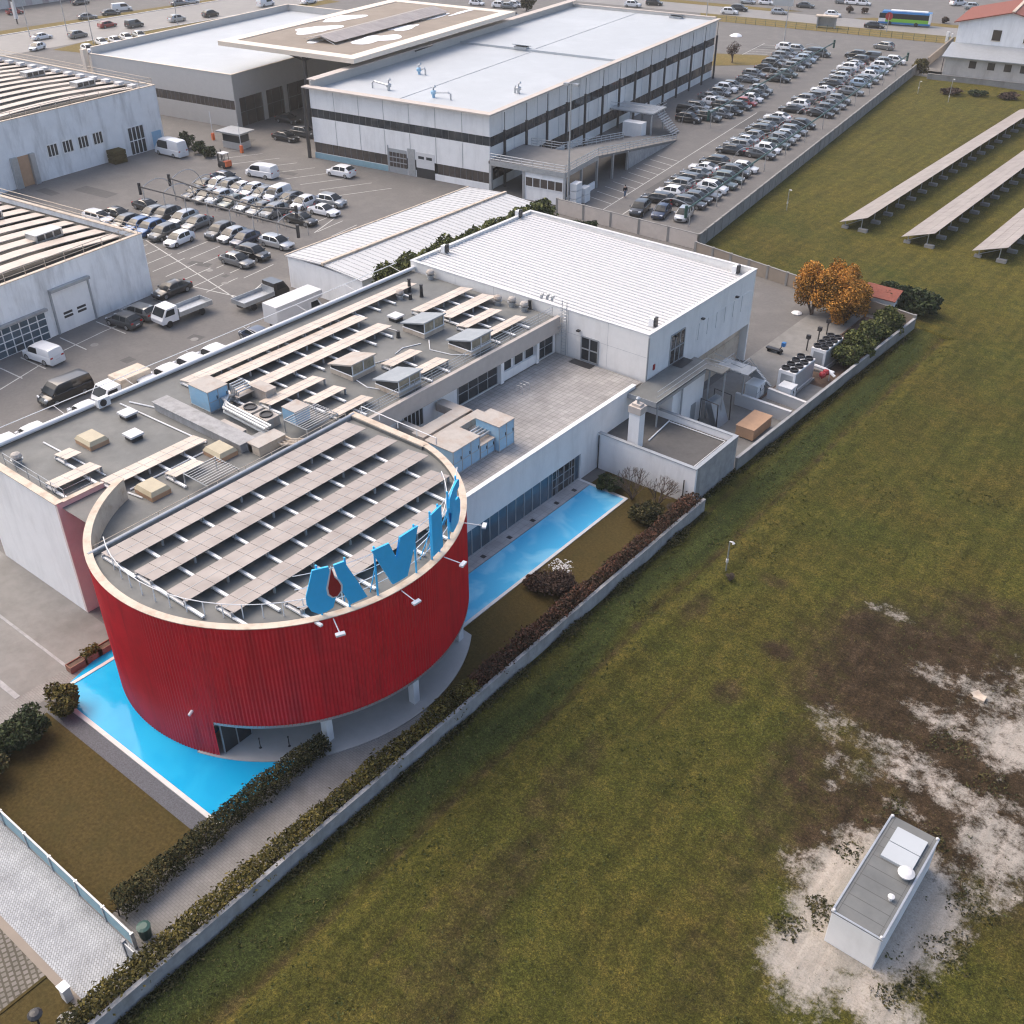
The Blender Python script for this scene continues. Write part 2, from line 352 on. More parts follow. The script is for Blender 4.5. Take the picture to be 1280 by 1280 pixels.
# ---------------------------------------------------------------- ground and surfaces
structure(MB().flat([(-420,-150),(250,-150),(250,480),(-420,480)], -.6).build('ground', M['asphalt_far']))
structure(MB().add([(-419,-149,0),(-31.05,-149,0),(-31.05,63,0),(-32.15,63,0),(-32.15,70,0),(-31.65,90,0),(-31.1,107,0),(-60.55,112,0),R8(34.15,0),R8(34.15,112),R8(200,112),R8(200,300),(-419,460,0)], [tuple(range(13))]).build('yard', M['asphalt']))
def cover(x, y):
    """what covers the open field at x,y: chalky gravel, brown moss, lush bank, golden grass"""
    r = g = b = a = 0.0
    n = noise.noise(Vector((x*.12, y*.12, 3.1)))
    for cx, cy, rx, ry, s in GRAVEL:
        d = math.hypot((x-cx)/rx, (y-cy)/ry); r = max(r, s*max(0, min(1, 1.5-d)))
    for cx, cy, rx, ry, s in BROWN:
        d = math.hypot((x-cx)/rx, (y-cy)/ry); g = max(g, s*max(0, min(1, 1.5-d*(1+.25*n))))
    dx = x+29.2+n
    b = max(0, .75-abs(dx)/4.5) if y < 112 else 0
    if y < 112: g = max(g, .62*max(0, 1-abs(x+27.6+.5*n)/.9), .6*max(0, 1-abs(x+30.8)/.6))
    for tx, ta in ((-24.6,.5),(-22.9,.5),(-17.5,.42),(-15.8,.42)):
        if y < 100: g = max(g, ta*max(0, 1-abs(x-tx-.02*y-.4*n)/.5)*(.75+n))
    a = max(0, min(.75, (y-62+ .5*x)/70 + .15*n))
    return r, g, b, a
def wp(px, py): return P(px, py, 0)[:2]
GRAVEL = [(*wp(1215,905), 1.6, .6, .5), (*wp(1150,880), 1.2, .5, .48), (*wp(1100,930), 1.4, .6, .47), (*wp(1040,920), 1.6, .8, .47), (*wp(1170,960), 1.8, .7, .5), (*wp(1130,1010), 1.6, .8, .48), (*wp(1260,1010), 1.6, .8, .5), (*wp(1040,985), 1.2, .6, .45), (*wp(1090,1130), 3.6, 5.0, 1.0), (*wp(1010,1200), 2.4, 2.4, .8), (*wp(1150,1150), 2.4, 4.2, .72), (*wp(1090,1250), 2.6, 1.6, .7), (*wp(1000,1080), 1.5, 1.2, .5), (*wp(1235,870), 3, 1.2, .55), (*wp(1265,930), 2.5, 3, .66), (*wp(1130,955), 3.2, 2.2, .5), (*wp(1185,905), 3, 1.6, .5),
          (*wp(1200,1000), 3.4, 1.5, .56), (*wp(1250,1060), 2.6, 2.6, .62), (*wp(1110,765), 2, 1, .46), (*wp(1040,900), 2.5, 1.4, .42), (*wp(1170,845), 2.4, 1.4, .46), (*wp(1000,1235), 2, 2, .5), (*wp(1300,900), 6, 7, .42), (*wp(1240,1110), 2, 2.4, .5), (*wp(1060,960), 2, 1.2, .42)]
BROWN = [(*wp(1160,860), 9, 10, .85), (*wp(1250,1000), 10, 9, .85), (*wp(1060,860), 4, 5, .75), (*wp(1090,790), 3, 4, .8), (*wp(1020,960), 3.5, 5, .7), (*wp(1240,780), 4, 4, .7), (*wp(930,1080), 3, 5, .45), (*wp(1000,1010), 4, 6, .58), (*wp(1100,1050), 7, 8, .75), (*wp(900,1200), 4, 5, .42), (*wp(975,815), 1.6, 1.2, .75), (*wp(910,865), 1.4, 1.8, .62), (*wp(1010,850), 2, 1.6, .6), (*wp(870,760), 1.2, 3, .58),
         (*wp(965,725), 1.6, 1, .6), (*wp(700,980), 1.6, 6, .5), (*wp(620,1110), 2, 9, .52), (*wp(560,1230), 2.5, 6, .5), (*wp(1090,450), 1.5, 8, .5), (*wp(1150,400), 2, 4, .45)]
vs = []; fs = []; cols = []
def grid(xs_of_y, ys, nx):
    base = len(vs)
    for y in ys:
        x0, x1 = xs_of_y(y)
        for i in range(nx+1):
            t = i/nx; x = x0 + (x1-x0)*(t**1.35)
            z = .02 + .03*noise.noise(Vector((x*.3, y*.3, 0)))
            if y < 108: z += -.28*math.exp(-((x+27.6)/.8)**2) + .12*math.exp(-((x+26.2)/.8)**2)
            vs.append((x, y, z)); cols.append(cover(x, y))
    for j in range(len(ys)-1):
        for i in range(nx): k = base+j*(nx+1)+i; fs.append((k, k+1, k+nx+2, k+nx+1))
def walx(y): return -31.05 if y < 63 else (-32.15 if y < 70 else (-32.15+.5*(y-70)/20 if y < 90 else -31.65+.6*(y-90)/17))
grid(lambda y: (walx(y), 90), [-45+.5*k for k in range(305)], 190)
def lotx(y): return R8(34.15, (y-114.5-34.15*s8)/c8)[0]
grid(lambda y: (lotx(y) if y > 112 else -31.05 - (y-107)/5*29.5, 130), [107, 108, 109.5, 111, 112]+[113.4+1.5*k for k in range(75)], 130)
me = bpy.data.meshes.new('field'); me.from_pydata(vs, [], fs)
ca_ = me.color_attributes.new('cover', 'FLOAT_COLOR', 'POINT'); ca_.data.foreach_set('color', [c for q in cols for c in q])
me.materials.append(M['field_ground']); me.polygons.foreach_set('use_smooth', [True]*len(fs))
fo = bpy.data.objects.new('field', me); COL.objects.link(fo); structure(fo)
# ---------------------------------------------------------------- paved and planted surfaces around the red drum
DC = (-45.27, 33.5); DR = 11.58            # drum centre and radius
def circ(r, a0, a1, n, c=DC): return [(c[0]+r*math.cos(rad(a0+(a1-a0)*i/n)), c[1]+r*math.sin(rad(a0+(a1-a0)*i/n))) for i in range(n+1)]
structure(MB().flat([(-120,-40),(-52.9,-40),(-52.9,25.7),(-120,25.7)], .004).build('forecourt', M['concrete_yard']))
structure(MB().box(-75,-54.2,18.0,18.35,.0,.03).box(-75,-54.2,21.6,21.8,0,.02).build('kerb_line', M['concrete_light']))
structure(MB().flat([(-54.2,12.4),(-52.7,12.4),(-52.7,25.4),(-54.2,25.4)], .008).build('gravel_path', M['path_paver']))
structure(MB().flat([(-54,9.25),(-33.0,9.25),(-33.0,12.4),(-54,12.4)], .008).build('driveway', M['drive_paver']))
structure(MB().box(-60,-33.2,8.85,9.25,0,.02).build('brick_strip', M['brown_deck']))
structure(MB().flat([(-60,-30),(-35.6,-30),(-35.6,8.85),(-60,8.85)], .008).build('paver_yard', M['grid_paver']))
structure(MB().flat([(-35.6,-30),(-31.1,-30),(-31.1,8.85),(-35.6,8.85)], .01).box(-35.75,-35.6,-30,8.85,0,.06).build('verge', M['lawn_brown']))
structure(MB().flat([(-51.6,12.5),(-36.2,12.5),(-36.2,18.6),(-51.6,18.6)], .03).build('lawn', M['lawn_brown']))
structure(MB().flat([(-51.6,18.6),(-36.2,18.6),(-36.2,19.6),(-51.6,19.6)], .034).build('gravel_strip', M['gravel_grey']))
structure(MB().flat([(-36.2,12.45),(-31.3,12.45),(-31.3,33.5),(-33.4,33.5),(-35.2,28),(-36.2,27)], .012).build('path', M['path_paver']))
structure(MB().flat([(-36.9,34.5),(-33.4,33.5),(-31.3,33.5),(-31.3,63.3),(-40.4,63.3),(-40.4,61.0),(-36.7,61.0)], .02).build('garden', M['lawn_brown']))
wt = [(-52.7,19.7),(-36.5,19.7),(-36.5,25.6),(-40,26.5),(-50,27),(-54.6,26.2)]
structure(MB().flat([(-52.5,19.9),(-36.4,19.9),(-36.4,26.0),(-45,30),(-54.5,26.5)], .05).build('pool_water', M['pool_blue']))
structure(MB().flat([(-40.3,38),(-36.95,38),(-36.95,60.65),(-40.3,60.65)], .05).build('pool_water', M['pool_pale']))
k = MB(); k.box(-52.75,-36.3,19.62,19.9,0,.09).box(-52.75,-52.5,19.9,25.3,0,.09)
k.box(-36.95,-36.7,36,60.9,0,.09).box(-41.6,-36.95,60.65,60.9,0,.09)
structure(k.build('pool_edge', M['kerb_stone']))
structure(MB().flat([(-41.6,40),(-40.3,40),(-40.3,60.65),(-41.6,60.65)], .08).box(-40.34,-40.3,40,60.65,0,.08).build('pool_walkway', M['walk_tile']))
structure(MB().prism(circ(11.75,-72,36,50)+[(-41.7,41.0),(-44.5,36)], 0, .1).build('loggia_floor', M['loggia_floor']))
st = MB()
for yy in (47.5,50.6,53.5,56.6,59): st.box(-41.0,-40.6,yy,yy+.35,.08,.084)
tag(st.build('pool_skimmer_grates', M['dark_metal']), kind='structure')
# ---------------------------------------------------------------- office building with terrace
ob = thing('office_building', 'low white office building with flat grey roof and tiled terrace beside the red drum', 'building', (-58,45,0))
Zr = 8.6
w_ = MB()
w_.box(-68.75,-58.35,25.7,26.0,0,9.0).box(-68.75,-68.45,26.0,70.2,0,8.75)          # white front wall, alley wall
w_.build('wall', M['white_wall'], ob)
MB().box(-58.35,-58.1,25.702,29.2,0,8.95).build('return_wall', M['pink_wall'], ob)
r_ = MB(); r_.flat([(-68.45,26),(-58.1,26),(-50.9,26),(-50.9,70.1),(-68.45,70.1)], Zr)
r_.build('roof', M['roof_membrane'], ob)
c_ = MB(); c_.box(-68.8,-58.05,25.6,26.15,9.0,9.06).box(-58.45,-58.05,26.15,29.0,8.95,9.0)
c_.build('coping', M['coping'], ob)
p_ = MB(); p_.tube([(-68.2,25.8,8.95),(-68.2,71,8.95)], .17, 8); p_.box(-68.8,-68.35,26.15,70,8.75,8.82)
p_.build('gutter', M['white_metal'], ob)
p_ = MB(); p_.tube([(-70.3,25.8,9.0),(-70.3,70,9.0)], .035, 5)
for yy in range(27,71,6): p_.tube([(-68.6,yy,8.7),(-70.3,yy,9.0)], .02, 4)
p_.build('safety_wire', M['white_metal'], ob)
# terrace side: fascia band, recessed facade with windows
fa = MB(); fa.box(-50.9,-50.55,46.0,70.1,7.35,8.8)
fa.build('fascia', M['fascia'], ob)
fw = MB(); fw.box(-51.3,-51.05,45.3,70.1,4.6,7.6); fw.box(-51.05,-50.6,61.9,62.3,5.4,7.35)
fw.box(-51.05,-50.6,66.9,67.2,5.4,7.35).box(-51.05,-50.8,62.3,66.9,5.4,6.2)
fw.build('upper_wall', M['white_wall'], ob)
MB().flat([(-51.3,46),(-50.6,46),(-50.6,70),(-51.3,70)], 7.36).build('soffit', M['white_wall'], ob)
def window(parent, x0, x1, y0, y1, z0, z1, nx, nz, fm='grey_metal', gm='glass', name='window', T=None, fw=.06, axis=None):
    """framed window standing in a wall plane; spans either x or y; pane is its own piece"""
    ax = axis or ('x' if abs(x1-x0) > abs(y1-y0) else 'y')
    f = MB(T); d = .05
    if ax == 'x':
        ym = (y0+y1)/2; L_ = x1-x0
        for i in range(nx+1): q = x0+L_*i/nx; f.box(q-fw/2, q+fw/2, ym-d, ym+d, z0, z1)
        for j in range(nz+1): q = z0+(z1-z0)*j/nz; f.box(x0, x1, ym-d*.9, ym+d*.9, q-fw/2, q+fw/2)
        g = MB(T).box(x0, x1, ym-.012, ym+.012, z0, z1)
    else:
        xm = (x0+x1)/2; L_ = y1-y0
        for i in range(nx+1): q = y0+L_*i/nx; f.box(xm-d, xm+d, q-fw/2, q+fw/2, z0, z1)
        for j in range(nz+1): q = z0+(z1-z0)*j/nz; f.box(xm-d*.9, xm+d*.9, y0, y1, q-fw/2, q+fw/2)
        g = MB(T).box(xm-.012, xm+.012, y0, y1, z0, z1)
    fo_ = f.build(name, M[fm], parent); g.build('pane', M[gm], fo_); return fo_
window(ob, -51.0,-51.0, 67.3,69.6, 5.4,7.3, 2, 2, 'grey_metal', name='door')
for yy in (62.5,64.1,65.6): window(ob, -50.98,-50.98, yy,yy+1.2, 6.2,7.3, 1, 1, 'white_metal')
window(ob, -51.0,-51.0, 56.8,61.8, 5.4,7.3, 4, 2, 'grey_metal', 'glass')
window(ob, -51.0,-51.0, 50.4,52.6, 5.6,7.2, 5, 1, 'white_metal', 'glass')
# terrace
t_ = MB(); t_.flat([(-51.0,45.0),(-41.75,45.0),(-41.75,70.1),(-51.0,70.1)], 5.2)
t_.build('terrace_deck', M['terrace_tile'], ob)
t_ = MB(); t_.box(-41.75,-41.45,43.0,68.6,2.5,5.55).box(-41.75,-41.45,60.9,68.6,0,2.5)
t_.build('parapet', M['white_wall'], ob)
MB().box(-41.8,-41.4,43.0,68.65,5.55,5.6).build('parapet_cap', M['white_metal'], ob)
window(ob, -41.62,-41.62, 44.2,60.85, .08,2.5, 16, 1, 'grey_metal', 'glass_blue', 'shop_window', fw=.09)
window(ob, -41.6,-41.6, 57.2,60.2, .08,2.4, 4, 3, 'grey_metal', 'glass', 'glass_door')
MB().box(-46.5,-46.4,44,62,0,2.5).flat([(-46.4,44),(-41.6,44),(-41.6,61),(-46.4,61)], .05).build('interior', M['beige_wall'], ob)
# low roof wall that carries the plant, seam lines on the membrane
lw = MB(); lw.box(-64.4,-54.4,37.7,38.9,Zr,9.25).box(-64.5,-54.3,37.6,39.0,9.25,9.32).box(-54.9,-53.8,38.2,40.0,Zr,9.2)
lw.build('roof_kerb', M['concrete_light'], ob)
for a, b in (((-66.5,29.8),(-59.2,30.0)),((-67.2,36.6),(-57.4,37.0)),((-58.0,29.6),(-57.6,37.2)),((-56.2,29.7),(-54.9,29.9)),((-56.4,30),(-56.5,36.5)),((-66.9,37.2),(-63.9,38.1))):
    MB().tube([(*a,Zr+.08),(*b,Zr+.08)], .06, 5).build('roof_conduit', M['white_metal'], ob)
for a, b in (((-57.0,53.5),(-55.9,56.9)),((-59.6,59.2),(-62,58.9))): MB().tube([(*a,Zr+.06),(*b,Zr+.06)], .04, 5).build('roof_conduit', M['white_metal'], ob)
for pth in ([(-56,50.5),(-54.5,50.2),(-52.7,50.9),(-51.9,52)], [(-56.5,59.5),(-55.2,58.2),(-53.2,58.6),(-51.6,59.8)], [(-56.6,58.6),(-57.2,57),(-56.9,55.8)]):
    MB().tube([(x,y,Zr+.05) for x,y in pth], .045, 5).build('roof_conduit', M['white_metal'], ob)
# ---------------------------------------------------------------- red drum
db = thing('drum_building', 'round red corrugated drum raised on white columns over a blue pool', 'building', (DC[0],DC[1],0))
A_DOOR = math.degrees(math.atan2(23-DC[1], -40.3-DC[0]))     # where the skirt steps up
A_TAN = 80
ZT = 10.1
wl = MB(); n = int((A_TAN+158)*math.pi/180*DR/.11); vv = []; ff = []
for i in range(n+1):
    a = -158+(A_TAN+158)*i/n; r = DR + (.035 if i % 2 else -.035); x = DC[0]+r*math.cos(rad(a)); y = DC[1]+r*math.sin(rad(a))
    vv += [(x,y,0 if a <= A_DOOR else 2.75), (x,y,2.75), (x,y,ZT)]
for i in range(n):
    ff.append((3*i+1,3*i+4,3*i+5,3*i+2))
    if vv[3*i+3][2] == 0: ff.append((3*i,3*i+3,3*i+4,3*i+1))
wl.add(vv, ff)
wl.build('cladding', M['red_cladding'], db)
# inner face of the parapet, straight back wall
ib = MB()
pa = circ(DR-.4,-158,A_TAN,90)
ib.add([(x,y,8.6) for x,y in pa[:18]]+[(x,y,ZT) for x,y in pa[:18]], [(i,i+1,i+19,i+18) for i in range(17)])
ic = MB(); ic.add([(x,y,9.0) for x,y in pa[17:]]+[(x,y,ZT) for x,y in pa[17:]], [(i,i+1,i+75,i+74) for i in range(73)]); ic.build('parapet_inside', M['roof_membrane'], db)
xb, yb = pa[-1]
MB().box(-50.35,xb,yb-.12,yb,8.6,ZT).build('parapet_inside', M['roof_membrane'], db)
ib.build('parapet_inside', M['coping'], db)
cp_ = MB(); oa = circ(DR+.07,-158,A_TAN,90)
cp_.add([(x,y,ZT) for x,y in oa]+[(x,y,ZT) for x,y in pa]+[(x,y,ZT+.05) for x,y in oa]+[(x,y,ZT+.05) for x,y in pa],
   [(91*2+i,91*2+i+1,91*3+i+1,91*3+i) for i in range(90)]+[(i,i+1,91*2+i+1,91*2+i) for i in range(90)]+[(91+i,91*3+i,91*3+i+1,91+i+1) for i in range(90)])
cp_.box(-50.5,oa[-1][0],yb-.05,yb+.5,ZT,ZT+.05)
cp_.build('coping', M['coping'], db)
MB().box(-50.4,xb,yb,yb+.45,2.75,ZT).build('back_wall', M['beige_wall'], db)
rf = MB(); rf.flat([p for p in pa if p[0] > -50.2]+[(-50.2,yb)], 9.86)
rf.flat([p for p in pa if p[0] < -50.0]+[(-50.0,26.5),(-52,28.0),(-56,29.5)], 8.62)
rf.build('roof', M['roof_membrane'], db)
bw = MB(); bw.box(-50.45,-50.2,23.3,yb+.4,8.6,10.0).tube([(-50.3,23.2,10.08),(-50.3,yb+.3,10.08)], .13, 8)
bw.build('roof_edge', M['galvanized'], db)
sf = MB(); sf.flat(circ(DR-.04,-75,A_TAN,60)[::-1]+[(-50,44)][:0]+[(-48,34)], 2.76); sf.build('soffit', M['white_wall'], db)
rm = MB(); rm.add([(x,y,z) for z in (2.66,2.86) for x,y in circ(DR+.03,A_DOOR,A_TAN,60)], [(i,i+1,i+62,i+61) for i in range(60)]); rm.build('rim', M['galvanized'], db)
for cx, cy in ((-36.35,27.9),(-34.5,33.45),(-36.2,39.6),(-40.5,43.3)):
    MB().box(cx-.24,cx+.24,cy-.24,cy+.24,.1,2.76).build('column', M['white_wall'], db)
iw = MB(); iw.prism(circ(6.6,-110,80,40)+[(-48,36)], .1, 2.75); iw.build('core_wall', M['beige_wall'], db)
dg = thing('glass_door', None, None, (0,0,0)); 
bpy.data.objects.remove(dg)
window(db, -40.25,-40.25, 23.3,25.3, .1,2.7, 2, 1, 'grey_metal', 'glass', 'glass_door')
# rim spot lamps on arms
def spot(px, py, a, z=ZT-.1):
    m = MB(); r0 = DR+.05; r1 = DR+1.3
    p0 = (DC[0]+r0*math.cos(rad(a)), DC[1]+r0*math.sin(rad(a)), z); p1 = (DC[0]+r1*math.cos(rad(a)), DC[1]+r1*math.sin(rad(a)), z-.1)
    t = thing('sign_spotlight', px, 'spotlight', p0, 'spotlights below the rooftop letters')
    m.tube([p0,p1], .035, 5); m.build('arm', M['white_metal'], t)
    h = MB(); c, s = math.cos(rad(a)), math.sin(rad(a))
    h.T = lambda x,y,z: (p1[0]+x*c-y*s, p1[1]+x*s+y*c, p1[2]+z)
    h.box(-.12,.14,-.26,.26,-.06,.06); h.build('lamp_head', M['white_metal'], t)
for a, l in ((-27,'white spotlight on an arm below the blue letter A'),(-6,'white spotlight on an arm below the blue letter V'),(13,'white spotlight on an arm below the blue letter I'),(31,'white spotlight on an arm below the blue letter S')): spot(l, 0, a)
cm = MB(); cm.tube([(DC[0]+DR*math.cos(rad(-71)),DC[1]+DR*math.sin(rad(-71)),3.4),(DC[0]+(DR+.35)*math.cos(rad(-71)),DC[1]+(DR+.35)*math.sin(rad(-71)),3.35)], .09, 8)
tag(cm.build('wall_camera', M['white_metal']), 'small white camera on the red cladding left of the doorway', 'camera')
# letters standing on the rim, cut from sheet and bent to its curve
sg = thing('rooftop_sign', 'blue cut-out letters AVIS with a red drop standing on the drum rim', 'sign', (DC[0]+DR,DC[1],ZT))
def bent(poly, r, th, sub=6):
    """outline given in (angle, height), triangulated by rows and bent on the drum"""
    import bmesh
    bm = bmesh.new(); vsb = [bm.verts.new((a,0,h)) for a, h in poly]; bm.faces.new(vsb)
    bmesh.ops.triangulate(bm, faces=bm.faces[:])
    for q in range(3): bmesh.ops.subdivide_edges(bm, edges=[e for e in bm.edges if abs(e.verts[0].co.x-e.verts[1].co.x) > 1.2], cuts=1); bmesh.ops.triangulate(bm, faces=bm.faces[:])
    m = MB(); bm.verts.index_update()
    vv = [(v.co.x, v.co.z) for v in bm.verts]; ff = [tuple(v.index for v in f.verts) for f in bm.faces]
    pos = lambda a,h,rr: (DC[0]+rr*math.cos(rad(a)), DC[1]+rr*math.sin(rad(a)), h)
    m.add([pos(a,h,r) for a,h in vv], ff); m.add([pos(a,h,r-th) for a,h in vv], [f[::-1] for f in ff])
    n = len(poly); m.add([pos(a,h,r) for a,h in poly]+[pos(a,h,r-th) for a,h in poly], [(i,(i+1)%n,(i+1)%n+n,i+n) for i in range(n)])
    bm.free(); return m
RL = DR-.15
A1 = [(-30.8,13.35),(-26.4,13.35),(-27.4,12.6),(-28.0,12.0),(-27.9,11.55),(-27,11.3),(-25.2,11.35),(-26.4,10.6),(-28.5,10.42),(-30.6,10.42),(-32.4,10.7),(-33.4,11.2),(-33.3,11.7),(-32.2,12.4)]
A2 = [(-25.0,13.35),(-22.0,13.4),(-19.2,12.0),(-16.4,10.55),(-21.6,10.45),(-23.3,11.4),(-22.8,11.8),(-22.9,12.2),(-24.4,12.75)]
la = bent(A1, RL, .12); lb = bent(A2, RL, .12); n0 = len(la.v); la.v += lb.v; la.f += [[i+n0 for i in f] for f in lb.f]; la.m += lb.m
LA = la.build('letter', M['sign_blue'], sg)
drop = [(-25.7,13.2),(-26.6,12.5),(-27.2,12.0),(-27.1,11.6),(-26.2,11.35),(-25.0,11.33),(-23.9,11.6),(-23.7,11.95),(-24.3,12.3),(-25.2,12.6),(-25.5,12.9)]
cx_, cz_ = -25.5, 12.0
bent([(cx_+(a-cx_)*1.3, cz_+(h-cz_)*1.14) for a,h in drop], RL+.02, .05).build('drop_outline', M['white_metal'], LA)
bent(drop, RL+.05, .05).build('drop', M['sign_red'], LA)
bent([(-13.8,13.4),(-8.2,13.4),(-5.6,11.9),(-4.9,12.4),(-4.3,13.4),(2.8,13.4),(.6,12.1),(-2.6,10.55),(-8.0,10.55),(-11.2,12.1)], RL, .12).build('letter', M['sign_blue'], sg)
bent([(9.0,13.4),(14.6,13.4),(14.6,10.5),(9.0,10.5)], RL, .12).build('letter', M['sign_blue'], sg)
S_ = [(20,11.5),(20,10.9),(22,10.5),(28,10.5),(31,10.9),(31.5,11.6),(29.5,12.1),(25.4,12.35),(24.6,12.6),(25.6,12.85),(30.6,12.7),(30.6,13.2),(28,13.42),(23.5,13.42),(20.6,13.1),(20,12.5),(21.2,12.0),(25.6,11.65),(26.6,11.4),(25.4,11.15),(21.5,11.3)]
bent(S_, RL, .12).build('letter', M['sign_blue'], sg)
for a in (-29.5,-21.5,-12.6,2,9.6,14,21,30):
    c, s = math.cos(rad(a)), math.sin(rad(a)); m = MB()
    m.tube([(DC[0]+(RL-.2)*c,DC[1]+(RL-.2)*s,ZT),(DC[0]+(RL-.2)*c,DC[1]+(RL-.2)*s,13.5)], .06, 6)
    m.tube([(DC[0]+(RL-.2)*c,DC[1]+(RL-.2)*s,12.2),(DC[0]+(RL-1.2)*c,DC[1]+(RL-1.2)*s,9.4)], .035, 5)
    m.build('sign_post', M['sign_blue'], sg)
rl = MB()
for h in (10.9, 12.1, 13.0): rl.tube([(DC[0]+(RL-.3)*math.cos(rad(a)),DC[1]+(RL-.3)*math.sin(rad(a)),h) for a in range(-36,40,3)], .03, 4)
rl.build('sign_rail', M['white_metal'], sg)
# railings
def railing(name, label, pts, h=1.0, step=1.6, rails=(1.0,.55), m='galvanized', r=.025, group=None, pr=None):
    t = thing(name, label, 'railing', tuple(pts[0]), group)
    a = MB()
    for q in rails: a.tube([(p[0],p[1],p[2]+h*q) for p in pts], r, 5)
    a.build('rail', M[m], t); proto = None
    for p, q in zip(pts, pts[1:]):
        p = Vector(p); q = Vector(q); n = max(1, round((q-p).length/step))
        for i in range(n+(q == Vector(pts[-1]))):
            s = p.lerp(q, i/n)
            if proto is None: proto = MB().tube([s, s+Vector((0,0,h))], pr or r*1.2, 5).build('post', M[m], t); s0 = s
            else: c = proto.copy(); COL.objects.link(c); c.location = Vector(s-s0)+proto.location
    return t
railing('roof_railing', 'thin white guard wire railing round the drum roof behind the letters', [(DC[0]+10.4*math.cos(rad(a)),DC[1]+10.4*math.sin(rad(a)),9.86) for a in range(-118,62,6)], .95, 3, (1.0,), 'white_metal', .028)
railing('roof_railing', 'grey pipe railing along the terrace edge of the office roof', [(-51.2,46.2,Zr),(-51.2,69.8,Zr)], 1.0, 2, (1,.75,.5,.25), 'galvanized', .022)
railing('roof_railing', 'pipe railing along the straight back edge of the drum roof', [(-51.0,24,Zr),(-51.0,44.6,Zr)], 1.35, 2.2, (1,.7,.4), 'coping', .025)
railing('roof_railing', 'pipe railing on the front corner of the office roof', [(-66,26.6,Zr),(-58.6,26.6,Zr),(-58.6,28.6,Zr)], .9, 1.5, (1,.5), 'galvanized', .022)
railing('roof_railing', 'pipe railing on the drum coping towards the blue plant units', [(-50,45.3,ZT),(-42.8,45.3,ZT)], .5, 1.8, (1,), 'white_metal', .035)
# ---------------------------------------------------------------- solar rows on the roofs
def solar_row(x0, x1, y0, y1, z, label, group, tilt=.22, gl='solar_sheen_pale', reach=.95):
    """modules lying across x0..x1, low edge towards -x; feet and cross rails below"""
    t = thing('solar_panel_row', label, 'solar panels', ((x0+x1)/2,(y0+y1)/2,z-.35), group)
    n = max(1, round((y1-y0)/1.0)); g = MB(); f = MB()
    for i in range(n):
        a = y0+(y1-y0)*i/n+.012; b = y0+(y1-y0)*(i+1)/n-.012
        g.slab((x0,a,z),(x1,a,z+tilt),(x1,b,z+tilt),(x0,b,z),.035)
        if i % 2 == 0: f.box(x0+.1,x1+reach,a-.09,a+.1,z-.26,z-.14)
    xm = (x0+x1)/2; 
    g.build('panel', M[gl], t)
    f.tube([(x0+.25,y0,z-.06),(x0+.25,y1,z-.06)], .03, 4).tube([(x1-.25,y0,z+tilt-.09),(x1-.25,y1,z+tilt-.09)], .03, 4)
    s = MB(); s.slab((xm-.02,y0,z+tilt/2+.012),(xm+.02,y0,z+tilt/2+.014),(xm+.02,y1,z+tilt/2+.014),(xm-.02,y1,z+tilt/2+.012),.01)
    s.build('module_joint', M['grey_metal'], t)
    f.build('mounting_rail', M['white_metal'], t)
    fl = MB().tube([(x0+.2,y0,z-.35),(x0+.2,y0,z-.03)], .09, 6).build('foot', M['concrete_light'], t); fh = MB().tube([(x1-.2,y0,z-.35),(x1-.2,y0,z+tilt-.08)], .09, 6).build('foot', M['concrete_light'], t)
    for i in range(3, n+1, 3):
        for s in (fl, fh): c = s.copy(); COL.objects.link(c); c.location.y = (y1-y0)*i/n
    return t
G1 = 'solar panel rows on the office roof'
for a, lab in (((-66.4,-64.8,41.5,67),'longest beige solar row, along the alley edge of the office roof'),
  ((-64.6,-62.9,42.8,58.7),'second long solar row from the alley edge, behind the blue roof box'),
  ((-61.8,-60.1,42.2,58.8),'third long solar row from the alley edge of the office roof'),
  ((-58.8,-57.3,43.0,48.5),'short solar row beside the pipes, just in front of the left glass roof light'),
  ((-56.3,-54.9,45.2,48.4),'short solar row fifth from the alley edge, next to the louvred screen'),
  ((-53.5,-52.2,45.1,48.6),'shortest solar row nearest the terrace edge behind the drum'),
  ((-61.5,-60.0,62.6,69.4),'left of the four solar rows near the white warehouse'),
  ((-58.9,-57.2,63.2,69.4),'second of the four solar rows near the white warehouse'),
  ((-56.2,-54.8,62.6,67.3),'third of the four solar rows near the white warehouse'),
  ((-53.5,-52.2,62.6,67.5),'solar row nearest the terrace edge by the white warehouse'),
  ((-56.1,-54.7,53.3,56.8),'small solar row between the four glass roof lights, left one'),
  ((-53.4,-52.0,53.9,57),'small solar row between the four glass roof lights, terrace side'),
  ((-58.55,-56.9,29.2,36.8),'solar row on the front roof from the drum rim to the roof kerb'),
  ((-61.1,-59.6,26.7,30.1),'short solar row at the front corner of the office roof'),
  ((-63.9,-62.3,29.1,30.3),'tiny single solar table beside the front corner row'),
  ((-55.9,-54.6,32.4,34.8),'small solar row beside the louvred screen next to the drum')):
    solar_row(*a, 8.98, lab, G1)
G2 = 'solar panel rows on the drum roof'
for a, lab in (((-49.6,-47.8,23.7,43.5),'solar row along the straight back edge of the drum roof'),
  ((-46.6,-44.9,23.85,43.6),'second solar row from the back edge of the drum roof'),
  ((-43.65,-41.95,23.9,43.5),'middle solar row on the drum roof'),
  ((-40.65,-39.15,24.9,42.5),'fourth solar row from the back edge of the drum roof'),
  ((-37.9,-36.4,27.4,39.6),'shortest solar row, right behind the blue letters on the drum')):
    solar_row(a[0]-.08, a[1]+.1, a[2], a[3], 10.22, lab, G2, .22, 'solar_sheen', 1.35)
